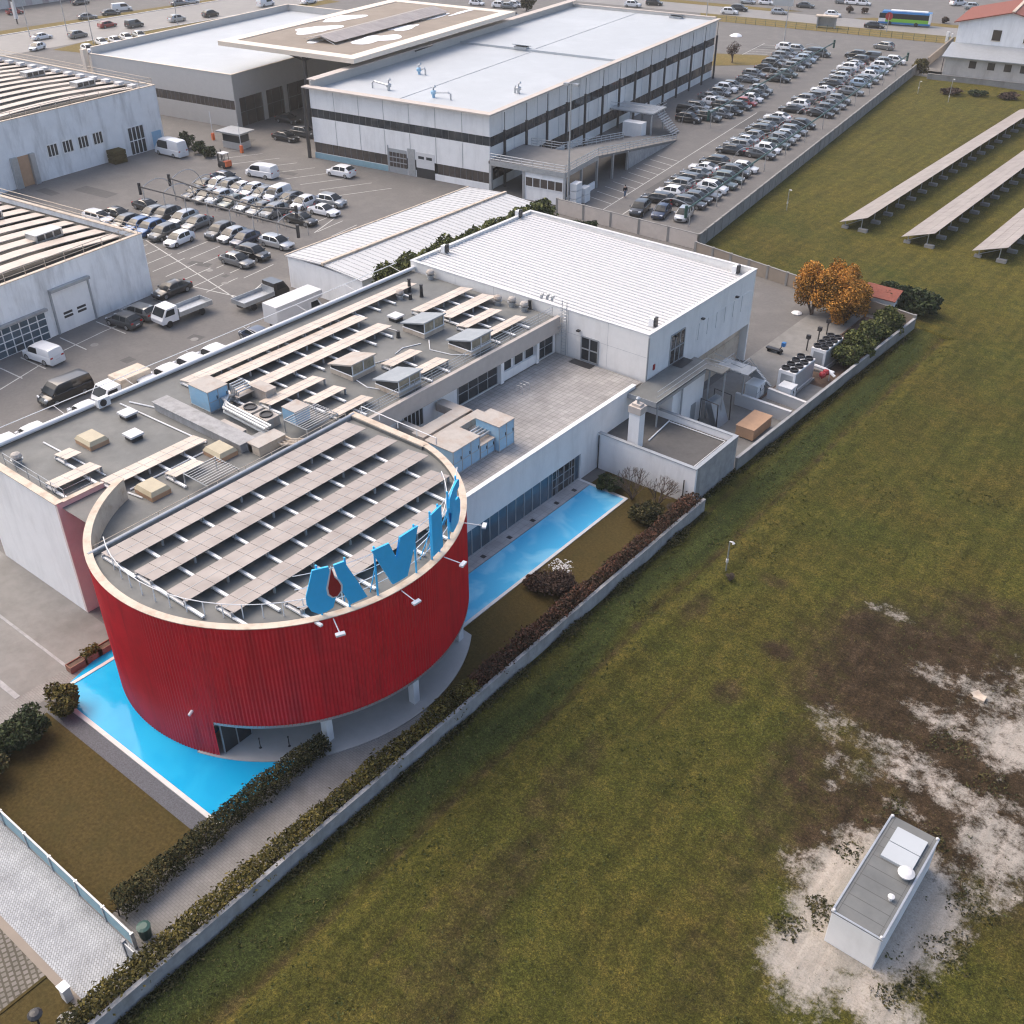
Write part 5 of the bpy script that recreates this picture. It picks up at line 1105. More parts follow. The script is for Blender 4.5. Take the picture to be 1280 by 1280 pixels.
# ramp and deck
rp = thing('vehicle_ramp', 'concrete vehicle ramp with steel railings climbing to the showroom upper floor', 'ramp', R8(9,15,0))
m = MB(R8); m.box(.1,12.2,-.4,9.5,4.1,4.45); m.slab((6.4,9.5,4.45),(12.2,9.5,4.45),(12.2,38.5,.05),(6.4,38.5,.05),.35)
m.build('deck', M['asphalt_far'], rp)
m = MB(R8); m.box(5.8,12.0,-.2,.0,0,4.1).box(5.8,12.0,.0,.2,0,.3); m.box(11.9,12.1,0,9,0,1.0); m.build('room_wall', M['white_wall'], rp)
window(rp, 6.0, 11.8, -.25, -.25, 1.9, 3.2, 5, 1, 'white_metal', 'glass_brown', 'window_band', R8, .1, 'x')
m = MB(R8); m.add([(12.15,20.2,0),(12.15,38.4,0),(12.15,20.2,2.5)], [(0,1,2)]).box(12.05,12.15,20,20.2,0,2.5); m.build('side_wall', M['concrete_light'], rp)
m = MB(R8); m.box(1.0,5.6,8.6,8.8,0,4.1); m.build('bay_shade_panel', M['dark_metal'], rp)  # dark panel painted in for the shade inside the open bay
for v in (-.2,4.6,9.4,14.5,19.5): MB(R8).box(11.95,12.25,v-.15,v+.15,0,4.3-max(0,(v-9.5)*.152)).build('post', M['galvanized'], rp)
for u in (.3,5.7): MB(R8).box(u-.2,u+.2,-.3,.1,0,4.1).build('post', M['galvanized'], rp)
def rampz(v): return 4.45-max(0,(v-9.5))*.1517
rr = MB(R8)
for pth in ([(.4,-.35),(12.15,-.35),(12.15,9.5),(12.15,38)], [(1.4,9.4),(6.45,9.4),(6.45,30)]):
    for h in (.35,.7,1.05):
        rr.tube([(u,v,rampz(v)+h) for u,v in pth], .05, 5)
    for (a,b),(c,d) in zip(pth,pth[1:]):
        n = int(math.hypot(c-a,d-b)/1.5)
        for i in range(n+1): u = a+(c-a)*i/n; v = b+(d-b)*i/n; rr.tube([(u,v,rampz(v)-.2),(u,v,rampz(v)+1.05)], .04, 4)
rr.box(12.18,12.24,-.4,9.5,3.9,4.6).box(.4,12.2,-.46,-.4,3.9,4.6); rr.build('railing', M['galvanized'], rp)
t = thing('loading_platform', 'steel loading platform with stairs and canopy on the showroom side', 'platform', R8(4,40,0))
MB(R8).box(-.2,7.6,38.5,44,3.3,3.5).build('canopy_roof', M['galvanized'], t); m = MB(R8)
for u in (3.5,7.3):
    for v in (38.8,43.6): m.box(u-.12,u+.12,v-.12,v+.12,0,3.3)
for i in range(10): m.box(7.6+.3*i,7.9+.3*i,40,43,2.9-.3*i,3.0-.3*i)
m.build('posts_and_steps', M['galvanized'], t); m = MB(R8)
for h in (.5,1.0): m.tube([(-.1,38.5,3.5+h),(7.5,38.5,3.5+h),(7.5,44,3.5+h)], .04, 5).tube([(7.6,40,3+h),(10.6,40,h)], .04, 5)
m.build('railing', M['galvanized'], t)
MB(R8).box(3.2,6.6,36.5,38.4,0,2.2).build('white_cabinet', M['white_wall'], t)
for (px,py), s, l in (((825/1,245),1,''),): pass
t = thing('air_conditioner_stack', 'stacked white air conditioner outdoor units at the ramp corner', 'air conditioner', R8(13.3,1.2,0))
for i, (u,v,z) in enumerate(((12.7,.2,0),(12.7,.2,1.05),(12.7,.2,2.1),(13.0,2.2,0),(13.0,2.2,1.05))): MB(R8).box(u,u+1.0,v,v+1.6,z+.05,z+1.02).build('outdoor_unit', M['white_metal'], t)
t = thing('light_mast', 'tall grey light mast in front of the ramp with floodlights on top', 'lamp', R8(13.0,0.1,0)); MB(R8).tube([(13,.1-1,0),(13,.1-1,16.2)], [.16,.08], 8).build('pole', M['galvanized'], t)
for u in (-.7,.7): MB(R8).box(13+u-.35,13+u+.35,-1.1,-.6,15.9,16.2).build('floodlight', M['galvanized'], t)
MB(R8).box(12.3,13.7,-.95,-.85,16.1,16.2).build('cross_arm', M['galvanized'], t)
# ---------------------------------------------------------------- big canopy between the showrooms
cb = thing('forecourt_canopy', 'huge flat canopy with cream rim and brown deck on dark columns', 'canopy', R8(-44,34,0))
CZ = 13.0; u0, u1, v0, v1 = -58.2,-30.2,9.5,58.5
m = MB(R8); W_ = 2.2
m.box(u0,u1,v0,v0+W_,CZ-.7,CZ).box(u0,u1,v1-W_,v1,CZ-.7,CZ).box(u0,u0+W_,v0+W_,v1-W_,CZ-.7,CZ).box(u1-W_,u1,v0+W_,v1-W_,CZ-.7,CZ); m.build('rim', M['cream_frame'], cb)
MB(R8).box(u0+W_,u1-W_,v0+W_,v1-W_,CZ-.6,CZ-.12).build('deck', M['brown_deck'], cb)
m = MB(R8)
rnd = random.Random(3)
def blob(m, cu, cv, ru, rv, z, sd):
    r = random.Random(sd); ph = [r.uniform(0,6.28) for _ in range(4)]; pts = []
    for i in range(40):
        a = 2*math.pi*i/40; k = 1+.22*math.sin(2*a+ph[0])+.16*math.sin(3*a+ph[1])+.1*math.sin(5*a+ph[2]); pts.append((cu+ru*k*math.cos(a), cv+rv*k*math.sin(a)))
    m.prism(pts, z, z+.03)
for i, (px, py, ru, rv) in enumerate(((395,36,3,4),(428,22,2.2,5),(470,48,2.6,4.5),(505,34,1.3,4),(540,20,1.2,6),(395,50,1.2,2),(580,14,.7,4))): u, v = R8t(px,py,CZ); blob(m, u, v, ru, rv, CZ-.118+.004*i, i)
m.build('membrane_patch', M['snow_patch'], cb)
for u, v in ((-44.7,14.8),(-33.2,12),(-33.2,28),(-33.2,44),(-55,44),(-44,50)):
    MB(R8).tube([(u,v,0),(u,v,CZ-.7)], .34, 8).build('column', M['truss_dark'], cb)
m = MB(R8)
for u, v in ((-44.7,14.8),(-33.2,28),(-55,30)):
    for du, dv in ((-5,0),(5,0),(0,6),(0,-4)): m.tube([(u,v,CZ-2.6),(u+du,v+dv,CZ-.8)], .12, 5)
for v in (14.8,28,44): m.tube([(-56,v,CZ-.9),(-32,v,CZ-.9)], .15, 5)
m.build('truss', M['truss_dark'], cb)
t = thing('solar_panel_row', 'greenhouse-like solar array on the brown canopy deck', 'solar panels', R8(-43.5,32,CZ))
m = MB(R8)
for i in range(32):
    a, b = 17.2+i*1.04, 17.2+(i+1)*1.04-.03
    m.slab((-46.4,a,CZ+.25),(-43.0,a,CZ+1.0),(-43.0,b,CZ+1.0),(-46.4,b,CZ+.25),.05); m.slab((-42.95,a,CZ+1.0),(-39.8,a,CZ+.3),(-39.8,b,CZ+.3),(-42.95,b,CZ+1.0),.05)
m.build('panel', M['solar_sheen'], t); m = MB(R8)
for i in range(9): v = 17.3+4.1*i; m.tube([(-46,v,CZ-.1),(-43,v,CZ+.9),(-40,v,CZ-.1)], .06, 4)
m.build('mounting_rail', M['galvanized'], t)
# ---------------------------------------------------------------- grey clad building further left
fb = thing('clad_building', 'grey metal clad hall with white roof and a brown window band behind the canopy', 'building', R8(-70,25,0))
a0, a1, b0, b1, H_ = -87.5,-54.2,7.4,60.5,8.5
m = MB(R8)
for a, b in ((0,2.9),(4.4,H_)): m.box(a0,a1,b0,b0+.25,a,b)
m.box(a1-.25,a1,b0+.25,b1,4.6,H_).box(a0,a0+.25,b0+.25,b1,0,H_+1.0).box(a0+.25,a1-.25,b1-.25,b1,0,H_+1.0)
for v in (8.0,14.6,20,26,32,38,44,50,56): m.box(a1-.24,a1-.01,v-.5,v+.5,0,4.6)
m.build('wall', M['f_cladding'], fb)
window(fb, a0, a1-.2, b0+.12, b0+.12, 2.9, 4.4, 34, 1, 'frame_dark', 'glass_brown', 'window_band', R8, .06, 'x')
window(fb, a1-.14, a1-.14, b0+.4, b1-.4, 0, 4.6, 24, 2, 'frame_dark', 'glass_brown', 'shop_window', R8, .08, 'y')
MB(R8).flat([(a0+.25,b0+.25),(a1-.25,b0+.25),(a1-.25,b1-.25),(a0+.25,b1-.25)], H_-.2).build('roof', M['roof_bluewhite'], fb)
MB(R8).box(a0-.1,a1+.1,b0-.1,b0+.3,H_,H_+.08).box(a1-.3,a1+.1,b0+.3,b1,H_,H_+.08).box(a0-.1,a0+.3,b0+.3,b1,H_+1,H_+1.08).box(a0+.3,a1-.3,b1-.3,b1+.1,H_+1,H_+1.08).build('coping', M['cream_frame'], fb)
MB(R8).box(a0-1.6,a0-.8,b0-.8,b0+.2,0,9.2).build('pylon', M['cream_frame'], fb)
# gate booth, barriers
t = thing('gate_booth', 'small white gate booth with a flat roof near the orange barrier posts', 'booth', R8(-46.7,-1,0))
m = MB(R8).box(-48.6,-44.9,-2.2,.2,0,1.0).box(-48.6,-44.9,-2.2,.2,2.1,2.4); m.build('wall', M['f_cladding'], t); MB(R8).box(-49.2,-44.3,-2.8,.8,2.4,2.6).build('roof', M['galvanized'], t); MB(R8).box(-48.5,-45.0,-2.1,.1,1.0,2.1).build('window', M['glass'], t)
for (px,py), l in (((267,175),'orange barrier post left of the gate booth'),((302.5,191),'orange barrier post right of the gate booth')):
    q = P(px,py,0); t = thing('barrier_post', l, 'barrier', q, 'orange barrier posts'); MB().box(q[0]-.2,q[0]+.2,q[1]-.2,q[1]+.2,0,1.1).build('housing', M['orange_plastic'], t); MB().tube([(q[0],q[1],1),(q[0]-.3,q[1]+.2,4.4)], .05, 5).build('boom', M['white_metal'], t)
# ---------------------------------------------------------------- long white shed next to the warehouse
sb = thing('long_shed', 'long low shed with two white ribbed roofs between the lot and the warehouse', 'shed', (-87,89,0))
m = MB(); m.box(-91.2,-79.3,73.6,73.85,0,3.7).box(-91.2,-90.95,73.85,105,0,3.6).box(-90.95,-79.3,104.75,105,0,3.6).box(-79.55,-79.3,73.85,104.75,0,3.6); m.build('wall', M['white_wall'], sb)
m = MB(); m.slab((-91.3,73.4,3.75),(-85.3,73.4,4.2),(-85.3,105.2,4.2),(-91.3,105.2,3.75),.12).slab((-85.0,73.4,4.15),(-79.1,73.4,3.8),(-79.1,105.2,3.8),(-85.0,105.2,4.15),.12)
y = 73.6
while y < 105: m.slab((-91.25,y,3.82),(-85.35,y,4.27),(-85.35,y+.07,4.27),(-91.25,y+.07,3.82),.08).slab((-84.95,y,4.22),(-79.15,y,3.87),(-79.15,y+.07,3.87),(-84.95,y+.07,4.22),.08); y += .8
m.build('roof', M['corrugated'], sb)
MB().box(-85.3,-84.95,73.3,105.3,4.1,4.4).box(-91.5,-91.3,73.4,105.2,3.7,3.85).build('gutter', M['coping'], sb)
hedge('tall_hedge','tall dark conifer hedge between the ribbed shed and the white warehouse',[(-73.6,71),(-73.6,99)],3.0,7.6,'leaf_conifer',1500,.24,seed=15)
hedge('tall_hedge','low green hedge by the ramp corner behind the white warehouse',[(-77,107),(-73,108.5)],2.0,2.0,'leaf_green',420,.2,seed=16)
# ---------------------------------------------------------------- halls on the left edge
def hall(name, label, x1, y0, y1, depth, h, T, rows, doors):
    t = thing(name, label, 'building', T(x1,(y0+y1)/2,0))
    MB(T).box(x1-.3,x1,y0,y1,0,h).box(x1-depth,x1-.3,y0,y0+.3,0,h).box(x1-depth,x1-.3,y1-.3,y1,0,h).box(x1-depth,x1-depth+.3,y0+.3,y1-.3,0,h).build('wall', M['old_white_wall'], t)
    MB(T).flat([(x1-depth+.3,y0+.3),(x1-.3,y0+.3),(x1-.3,y1-.3),(x1-depth+.3,y1-.3)], h-.6).build('roof', M['hall_roof_dark'], t)
    MB(T).box(x1-.4,x1+.06,y0-.05,y1+.05,h,h+.08).box(x1-depth-.05,x1-.4,y1-.4,y1+.06,h,h+.08).build('coping', M['coping'], t)
    n = int((depth-2)/rows); sh = MB(T); k = 0
    L_ = (y1-y0-2)
    for i in range(n):
        x = x1-2.2-rows*i
        def zz(y): s = (y-y0-1)/L_; return h-.5+.75*math.sin(s*math.pi)
        ys = [y0+1+L_*j/8 for j in range(9)]
        for a, b in zip(ys, ys[1:]): sh.slab((x-1.75,a,zz(a)+.05),(x,a,zz(a)+.1),(x,b,zz(b)+.1),(x-1.75,b,zz(b)+.05),.08)
        if L_ > 30: MB(T).box(x-1.5,x-.3,y1-2.4,y1-1.4,h-.3,h+.05).build('roof_dome', M['roof_white'], t)
    tag(sh.build('roof_solar_strip', M['solar_sheen_pale'], t), kind=None)
    for i in (2, 6):
        if i < n:
            x = x1-2.2-rows*i; o = MB(T).box(x-1.6,x+.2,y1-8,y1-4.6,h-.2,h+.7).build('roof_lantern', M['galvanized'], t)
            for j in range(3): MB(T).box(x+.2,x+.23,y1-7.8+1.05*j,y1-6.95+1.05*j,h+.05,h+.6).build('pane', M['glass'], o)
    r = MB(T)
    for q in (.5,1.0): r.tube([(x1-.25,y0+.3,h+q),(x1-.25,y1-.3,h+q),(x1-depth+.5,y1-.3,h+q)], .04, 5)
    k = int((y1-y0)/2.4)
    for i in range(k+1): y = y0+.3+(y1-y0-.6)*i/k; r.tube([(x1-.25,y,h),(x1-.25,y,h+1)], .04, 4)
    r.build('railing', M['coping'], t)
    return t
def rotf(cx, cy, deg):
    c, s = math.cos(rad(deg)), math.sin(rad(deg)); return lambda x,y,z: (cx+x*c-y*s, cy+x*s+y*c, z)
TL1 = rotf(-149.0,73.1,4.5)
h1 = hall('old_hall','white stained hall at the upper left edge with four small windows and wavy roof strips',0,-8,27.3,62,9.2,TL1,3.15,0)
for i, y in enumerate((6.4,9.0,11.7,14.3)): window(h1, .03,.03, y,y+1.7, 3.0,4.7, 3,1,'warehouse_wall','glass','window',TL1,.12,'y')
MB(TL1).box(-.02,.04,.4,3.9,0,4.2).build('door_opening', M['tan_wood'], h1); MB(TL1).box(.04,.5,.2,1.2,0,4.3).box(.04,.5,3.2,4.0,0,4.3).build('sliding_door', M['galvanized'], h1)
window(h1, .05,.05, 20.6,23.6, 0,4.1, 4,2,'white_metal','glass','glass_door',TL1,.14,'y'); MB(TL1).box(.0,.06,25,26.8,0,2.6).build('door', M['blue_unit'], h1)
TL2 = rotf(-100.0,45.6,6)
h2 = hall('old_hall','white stained hall at the left edge with a big roller door and glazed gate',0,-12,17.0,55,7.0,TL2,2.6,0)
o = MB(TL2).box(.0,.06,4.4,8.9,0,4.6).build('roller_door', M['white_wall'], h2); MB(TL2).box(.06,.075,5.3,6.4,1.4,1.65).box(.06,.075,5.3,6.4,1.8,2.05).box(.06,.075,7.0,8.1,1.4,1.65).box(.06,.075,7.0,8.1,1.8,2.05).build('pane', M['dark_metal'], o)
MB(TL2).box(0,.16,4.2,4.4,0,4.8).box(0,.16,8.9,9.1,0,4.8).box(0,.5,4.2,9.1,4.6,4.9).build('door_frame', M['grey_metal'], h2)
window(h2, .05,.05, -6,3.2, 0,3.0, 9,4,'white_metal','glass_blue','glazed_gate',TL2,.1,'y'); MB(TL2).box(0,.5,-6,3.4,3.05,3.3).build('gate_housing', M['concrete_light'], h2)
q = P(148,203,0); t = thing('crate_stack', 'small stack of greenish wooden crates against the old hall wall', 'crates', q)
for i in range(3): MB().box(q[0]-.9,q[0]+.9,q[1]-1.1,q[1]+1.1,.05+.65*i,.6+.65*i).build('crate', M['tan_wood'] if False else M['lawn_brown'], t)
q = P(232,176,0)
for i, (px,py,r,l) in enumerate(((232,186,1.7,'largest round bush behind the white van'),(249,192,1.2,'middle round bush in the row by the gate'),(262,196,1.2,'right round bush nearest the gate booth'))):
    q = P(px,py,0); bush('round_bush', l, q[0], q[1], r, r*1.5, 'leaf_green', 1500, .22, 'round bushes near the gate', 70+i)
# ---------------------------------------------------------------- vehicles
def paint(name, col, metal=.3):
    m = mat('paint_'+name, col, .3, metal=metal, var=.03, coat=1.0); return m
PAINTS = {'white':((.72,.73,.75),0),'silver':((.42,.44,.46),.6),'grey':((.17,.18,.19),.5),'dark grey':((.06,.065,.07),.4),'black':((.012,.013,.015),.2),'blue':((.03,.1,.25),.4),'dark blue':((.015,.03,.07),.4),'red':((.3,.025,.02),.2),'pale blue':((.3,.38,.46),.5),'green grey':((.1,.13,.125),.4)}
for k_, (c, mt) in PAINTS.items(): paint(k_.replace(' ','_'), c, mt)
# kind: length, width, roof height, belt, hood z, bonnet end, screen top, roof rear, tail-glass bottom, boot z   (x from the nose, as a share of length)
KINDS = {
 'hatchback':(4.2,1.8,1.5,.93,.8,.23,.42,.82,.965,.95),
 'estate car':(4.75,1.84,1.49,.94,.8,.25,.43,.86,.97,.95),
 'saloon':(4.75,1.84,1.46,.94,.8,.26,.44,.72,.88,.97),
 'SUV':(4.5,1.9,1.66,1.03,.95,.23,.4,.83,.965,1.05),
 'coupe':(4.6,1.86,1.37,.9,.78,.29,.47,.68,.9,.92),
 'van':(5.1,1.96,1.95,1.12,1.0,.15,.3,.955,.99,1.12),
 'small van':(4.5,1.85,1.82,1.08,.95,.2,.36,.955,.99,1.08),
 'large van':(5.9,2.05,2.6,1.2,1.05,.1,.24,.96,.99,1.2),
}
def make_car(kind):
    L_, W_, H_, zb, zh, xh, xt, xr, xg, zt = KINDS[kind]
    hw = W_/2; vanlike = 'van' in kind
    root = thing('parked_car' if not vanlike else 'parked_van', 'x', 'van' if vanlike else 'car')
    X = lambda f: L_/2 - f*L_         # nose towards +x
    # lower body: rings along the length
    st = [(0,.62,.28,.5,.55),(.015,.8,.2,.62,.62),(.06,.92,.18,zh-.1,.72),(.16,.985,.18,zh-.02,.8),(xh,1,.18,zh+.03,.86),(xh+.03,1,.18,zb,.9),(.55,1,.18,zb+.01,.9),(.78,1,.18,zb+.02,.9),(xg,.965,.2,zt,.84),(.985,.9,.24,zt-.12,.78),(1,.74,.3,zt-.35,.66)]
    b = MB(); vs = []; fs = []; n = 10
    for f, w, z0, z1, tw in st:
        y = hw*w; zm = z0+(z1-z0)*.55
        ring = [(-y*.86,z0),(-y,z0+.12),(-y,zm),(-y*.97,z1-.08),(-hw*tw*w,z1),(hw*tw*w,z1),(y*.97,z1-.08),(y,zm),(y,z0+.12),(y*.86,z0)]
        vs += [(X(f),a,c) for a,c in ring]
    for i in range(len(st)-1):
        for k in range(n): k2 = (k+1)%n; fs.append((i*n+k,(i+1)*n+k,(i+1)*n+k2,i*n+k2))
    fs += [tuple(range(n)), tuple(range((len(st)-1)*n+n-1,(len(st)-1)*n-1,-1))]
    b.add(vs, fs)
    # cabin: one smooth shell of rings; glass faces go to the window part
    wr = hw*(.72 if not vanlike else .86); wb = hw*.925; g = MB()
    xq = xg-.004; lo = .22 if kind in ('saloon','coupe') else .3
    RG = [(xh-.005,0,'p'),(xh+(xt-xh)*.5,.56,'w'),(xt,.93,'s'),(xt+.06,.99,'s'),(.575,1,'p'),(.595,1,'s'),(xr-.1 if xr > .75 else xr-.03,.985,'s'),(xr-.035,.96,'p'),(xr,.9,'r'),(xq,lo if not vanlike else .1,'e')]
    RG.sort(key=lambda q: q[0])
    if vanlike: RG = [(f,p,('p' if k == 's' and f > xt+.1 else k)) for f,p,k in RG]; RG = [(f,p,('b' if k == 'r' else k)) for f,p,k in RG]
    cv = []; NR = 7
    for f, p, k in RG:
        x = X(f); zb_ = (zb if f < .8 else zb+(zt-zb)*(f-.8)/.2)-.012; zz = zb_+(H_-zb_)*p; w1 = wb+(wr-wb)*.82*p; w2 = (wb+(wr-wb)*p)*(.93 if p > .3 else .96)
        cv.append([(x,-wb,zb_),(x,-w1,zb_+.82*(zz-zb_)),(x,-w2,zz-.035*p),(x,0,zz+.012),(x,w2,zz-.035*p),(x,w1,zb_+.82*(zz-zb_)),(x,wb,zb_)])
    for i in range(len(cv)-1):
        k = RG[i][2]; n1 = RG[i+1][2]
        for q in range(6):
            side = q in (0,5); rail = q in (1,4); top = q in (2,3)
            glass = (side and k in 'sw' ) or (top and i < 2) or ((top or rail) and k == 'r')
            (g if glass else b).add([cv[i][q],cv[i][q+1],cv[i+1][q+1],cv[i+1][q]], [(0,1,2,3)])
    (b if vanlike else b).add(cv[-1], [tuple(range(7))])
    for s in (-1,1): b.box(X(xh+.04)-.1,X(xh+.04)+.08,s*(hw+.02),s*(hw+.17),zb,zb+.14)
    body = b.build('body', M['paint_black'], root, True)
    me = body.data
    import bmesh
    bm = bmesh.new(); bm.from_mesh(me); bmesh.ops.remove_doubles(bm, verts=bm.verts[:], dist=.002); bmesh.ops.recalc_face_normals(bm, faces=bm.faces[:])
    for e in bm.edges:
        if len(e.link_faces) == 2 and e.calc_face_angle(0) > .6: e.smooth = False
    bm.to_mesh(me); bm.free()
    g.build('window', M['car_glass'], root, True)
    r = .33 if not vanlike else .35; wx = (X(.19), X(.8 if not vanlike else .77)); w0 = None
    for x in wx:
        for s in (-1,1):
            if w0 is None:
                mm = MB(); mm.T = lambda a,c,z: (x+a, s*(hw-.2)+s*z, r+c); mm.lathe((0,0,0), [(r-.04,0),(r,.03),(r,.19),(r-.05,.215),(.2,.21)], 14)
                w0 = mm.build('wheel', M['black_rubber'], root); mm = MB(); mm.T = lambda a,c,z: (x+a, s*(hw-.2)+s*z, r+c); mm.lathe((0,0,0), [(.23,.2),(.22,.222),(.07,.212)], 10); rim = mm.build('rim', M['rim_metal'], w0); o0 = (x, s)
            else:
                c = w0.copy(); COL.objects.link(c); c.location = (x-o0[0], 0, 0); d = rim.copy(); COL.objects.link(d); d.parent = c
                if s != o0[1]: c.scale.y = -1
    for s in (-1,1):
        MB().add([(X(.02),s*hw*.45,zh-.2),(X(.035),s*hw*.82,zh-.2),(X(.06),s*hw*.84,zh-.07),(X(.045),s*hw*.45,zh-.09)], [(0,1,2,3)]).box(X(.03),X(.05),s*hw*.5,s*hw*.83,zh-.22,zh-.09).build('headlight', M['head_lamp'], root)
        MB().box(X(.992),X(.97),s*hw*.55,s*hw*.86,zt-.2,zt-.05).build('tail_light', M['tail_lamp'], root)
    t = MB().box(X(.004)-.02,X(-.003),-hw*.42,hw*.42,.38,.56).box(X(-.002)-.01,X(-.006),-.26,.26,.3,.37); t.build('grille', M['dark_metal'], root)
    p = MB().box(X(.995),X(1.004),-.26,.26,zt-.42,zt-.31); p.build('number_plate', M['roof_white'], root)
    return root
PROTO = {}; UNUSED = set()
def car(kind, col, pos, ang, label, group=None):
    if kind not in PROTO:
        PROTO[kind] = make_car(kind); o = PROTO[kind]; first = True
    else: o = copy_tree(PROTO[kind])
    o.location = (pos[0], pos[1], pos[2] if len(pos) > 2 and False else .005); o.rotation_euler.z = ang
    o['label'] = label
    if group: o['group'] = group
    elif 'group' in o: del o['group']
    for ch in o.children:
        if ch.name.startswith('body'):
            ch.material_slots[0].link = 'OBJECT'; ch.material_slots[0].material = M['paint_'+col.replace(' ','_')]
    return o
DIR = {'E':T8,'N':T8+math.pi/2,'W':T8+math.pi,'S':T8-math.pi/2}
rnd = random.Random(21)
SHORT = {'w':'white','s':'silver','g':'grey','d':'dark grey','k':'black','b':'blue','n':'dark blue','r':'red','p':'pale blue','e':'green grey'}
KS = {'h':'hatchback','e':'estate car','s':'saloon','u':'SUV','c':'coupe','v':'van','m':'small van','l':'large van'}
def row(spec, d, where, group, jit=.02):
    """spec: x,y,colour letter,kind letter in order from the near end"""
    for i, (px, py, ck) in enumerate(spec):
        k = KS[ck[1]]; zc = .75
        q = P(px, py, zc); a = DIR[d]+rnd.uniform(-jit,jit)
        car(k, SHORT[ck[0]], q, a, '%s %s, %s %s' % (SHORT[ck[0]], k, ORD[i], where), group)
# car dealer lot on the right
GR = 'cars parked in the car dealer lot on the right'
for px, py, ck, l in ((800,259,'ku','black SUV, leftmost of three nose-out cars at the near end of the dealer lot'),(827,262,'ns','dark blue saloon, middle of three nose-out cars at the near end of the dealer lot'),(855,266,'sh','silver hatchback, rightmost of three nose-out cars beside the lot wall corner')):
    car(KS[ck[1]], SHORT[ck[0]], P(px,py,.75), DIR['S']+.12, l, GR)
row([(862,251.5,'de'),(872,246,'dh'),(881,240.5,'gs'),(891,233.5,'wu'),(901.5,227.6,'es'),(910.6,220.5,'ee'),(919.5,213.4,'du'),(931,208,'wh'),(951,191,'ds'),(960,184.5,'wh'),(969.5,178,'es'),(977.6,173,'gu'),(985,167.5,'sh'),(992,161.5,'ge'),(1004,154,'kh'),(1026,140,'ks'),(1034,134.4,'dh'),(1041,129.5,'gs'),(1048,124,'gu'),(1064,113,'gs'),(1076,103,'ph'),(1083,98.5,'ge'),(1090,92.5,'wh'),(1096,87,'ps'),(1102,82,'wu'),(1107,77,'gu'),(1119,75,'wu')], 'E', 'from the near end in the outer row facing the wall', GR)
row([(822,246,'ke'),(838,237.7,'wh'),(850,229.5,'gu'),(859,221.5,'de'),(870,215,'gs'),(880,207.5,'wc'),(893,201,'ku'),(914,185.5,'ks'),(923,179,'ge'),(931,173.5,'ss'),(940,168,'gh'),(949,161,'du'),(956,156,'gs'),(964,150.5,'de'),(972,145,'ws'),(990,134.5,'kc'),(998,129,'wh'),(1005,123,'gu'),(1017,118.5,'de'),(1029,110.5,'wc'),(1040,103.4,'ks'),(1045,98.6,'ge'),(1050,93.6,'sh'),(1054,89,'ge'),(1060,83.5,'wu'),(1067,79,'ss'),(1073,74,'du'),(1070,67.6,'ku'),(1088,70.5,'dm')], 'W', 'from the near end in the second row off the wall', GR)
row([(902,140.5,'gh'),(914,137,'kh'),(925,131,'dh'),(932.5,126.5,'rh'),(940,121.5,'wh'),(945,116,'de'),(951,111.5,'gu'),(973,97,'ks'),(984,91,'eh'),(992,83,'gu'),(1000,78,'de'),(1007,73,'pu'),(1012,69,'gh'),(1016,64,'ds'),(1025,66,'dm')], 'E', 'from the near end in the middle block right row', GR)
row([(861,147,'ku'),(886,145,'du'),(862,138,'km'),(873,131.5,'ge'),(892,126,'wh'),(905,131,'du'),(889,119.5,'gs'),(900,114,'gh'),(908,109.5,'wu'),(916,105.5,'gh'),(935,97.5,'gc'),(943,91,'ge'),(958,84,'ks'),(966,78.5,'du'),(972,73.5,'gs'),(979,68.5,'ge'),(985,64.5,'gh'),(983,58.6,'wu'),(997,61,'su')], 'E', 'from the near end in the middle block left row', GR)
car('SUV','grey',P(1105,57,.75),DIR['E']+2.9,'lone dark grey SUV driving at the far end of the dealer lot', None)
# left lot
GL = 'cars parked in the left lot between the halls'
row([(223.4,297,'wh'),(205,289.5,'du'),(188,284,'bu'),(172,279.5,'bh'),(156,275.5,'dh')], 'S', 'from the right in the front row of the left lot', GL)
for px, py, ck, d, l in ((123,270,'we','E','white estate car behind the railing of the glazed hall roof'),(147,266,'ks','E','black saloon just behind the white estate by the hall roof'),(184,255,'kc','E','black coupe parked alone in the left lot'),
   (190,265,'gh','S','grey hatchback behind the blue SUV in the left lot'),(207,267,'du','S','dark SUV behind the front row of the left lot'),(228,271,'se','S','silver estate behind the white hatchback of the left lot'),(246,277,'gs','S','grey saloon at the right end behind the front row of the left lot'),
   (275,287.5,'du','S','dark SUV beside the silver hatchback in the small middle group'),(290,292,'sh','S','silver hatchback in the small middle group of the left lot'),(306,297,'nh','S','dark blue hatchback in the small middle group of the left lot'),
   (346,301,'se','E','silver estate car parked beside the ribbed shed'),(316,315,'ku','E','black SUV in front of the silver estate near the shed'),(296,323,'gs','E','grey saloon nearest the camera in the left lot'),
   (376,272,'ks','E','black saloon alone at the right end of the left lot'),(405,261,'wc','E','white coupe at the right end of the upper cluster'),(413.6,250,'su','E','silver SUV next to the white coupe in the left lot'),(327,214.5,'wv','W','white minibus at the back of the left lot'),(426,213.5,'wu','W','white SUV parked under the showroom front')):
    car(KS[ck[1]], SHORT[ck[0]], P(px,py,.75), DIR[d]+rnd.uniform(-.06,.06), l, GL)
row([(245,239,'kc'),(259,243,'gs'),(274,246,'su'),(291,250,'es'),(309,254.5,'sh'),(326,259,'gs'),(342,263,'gu')], 'S', 'from the left in the upper cluster front row', GL)
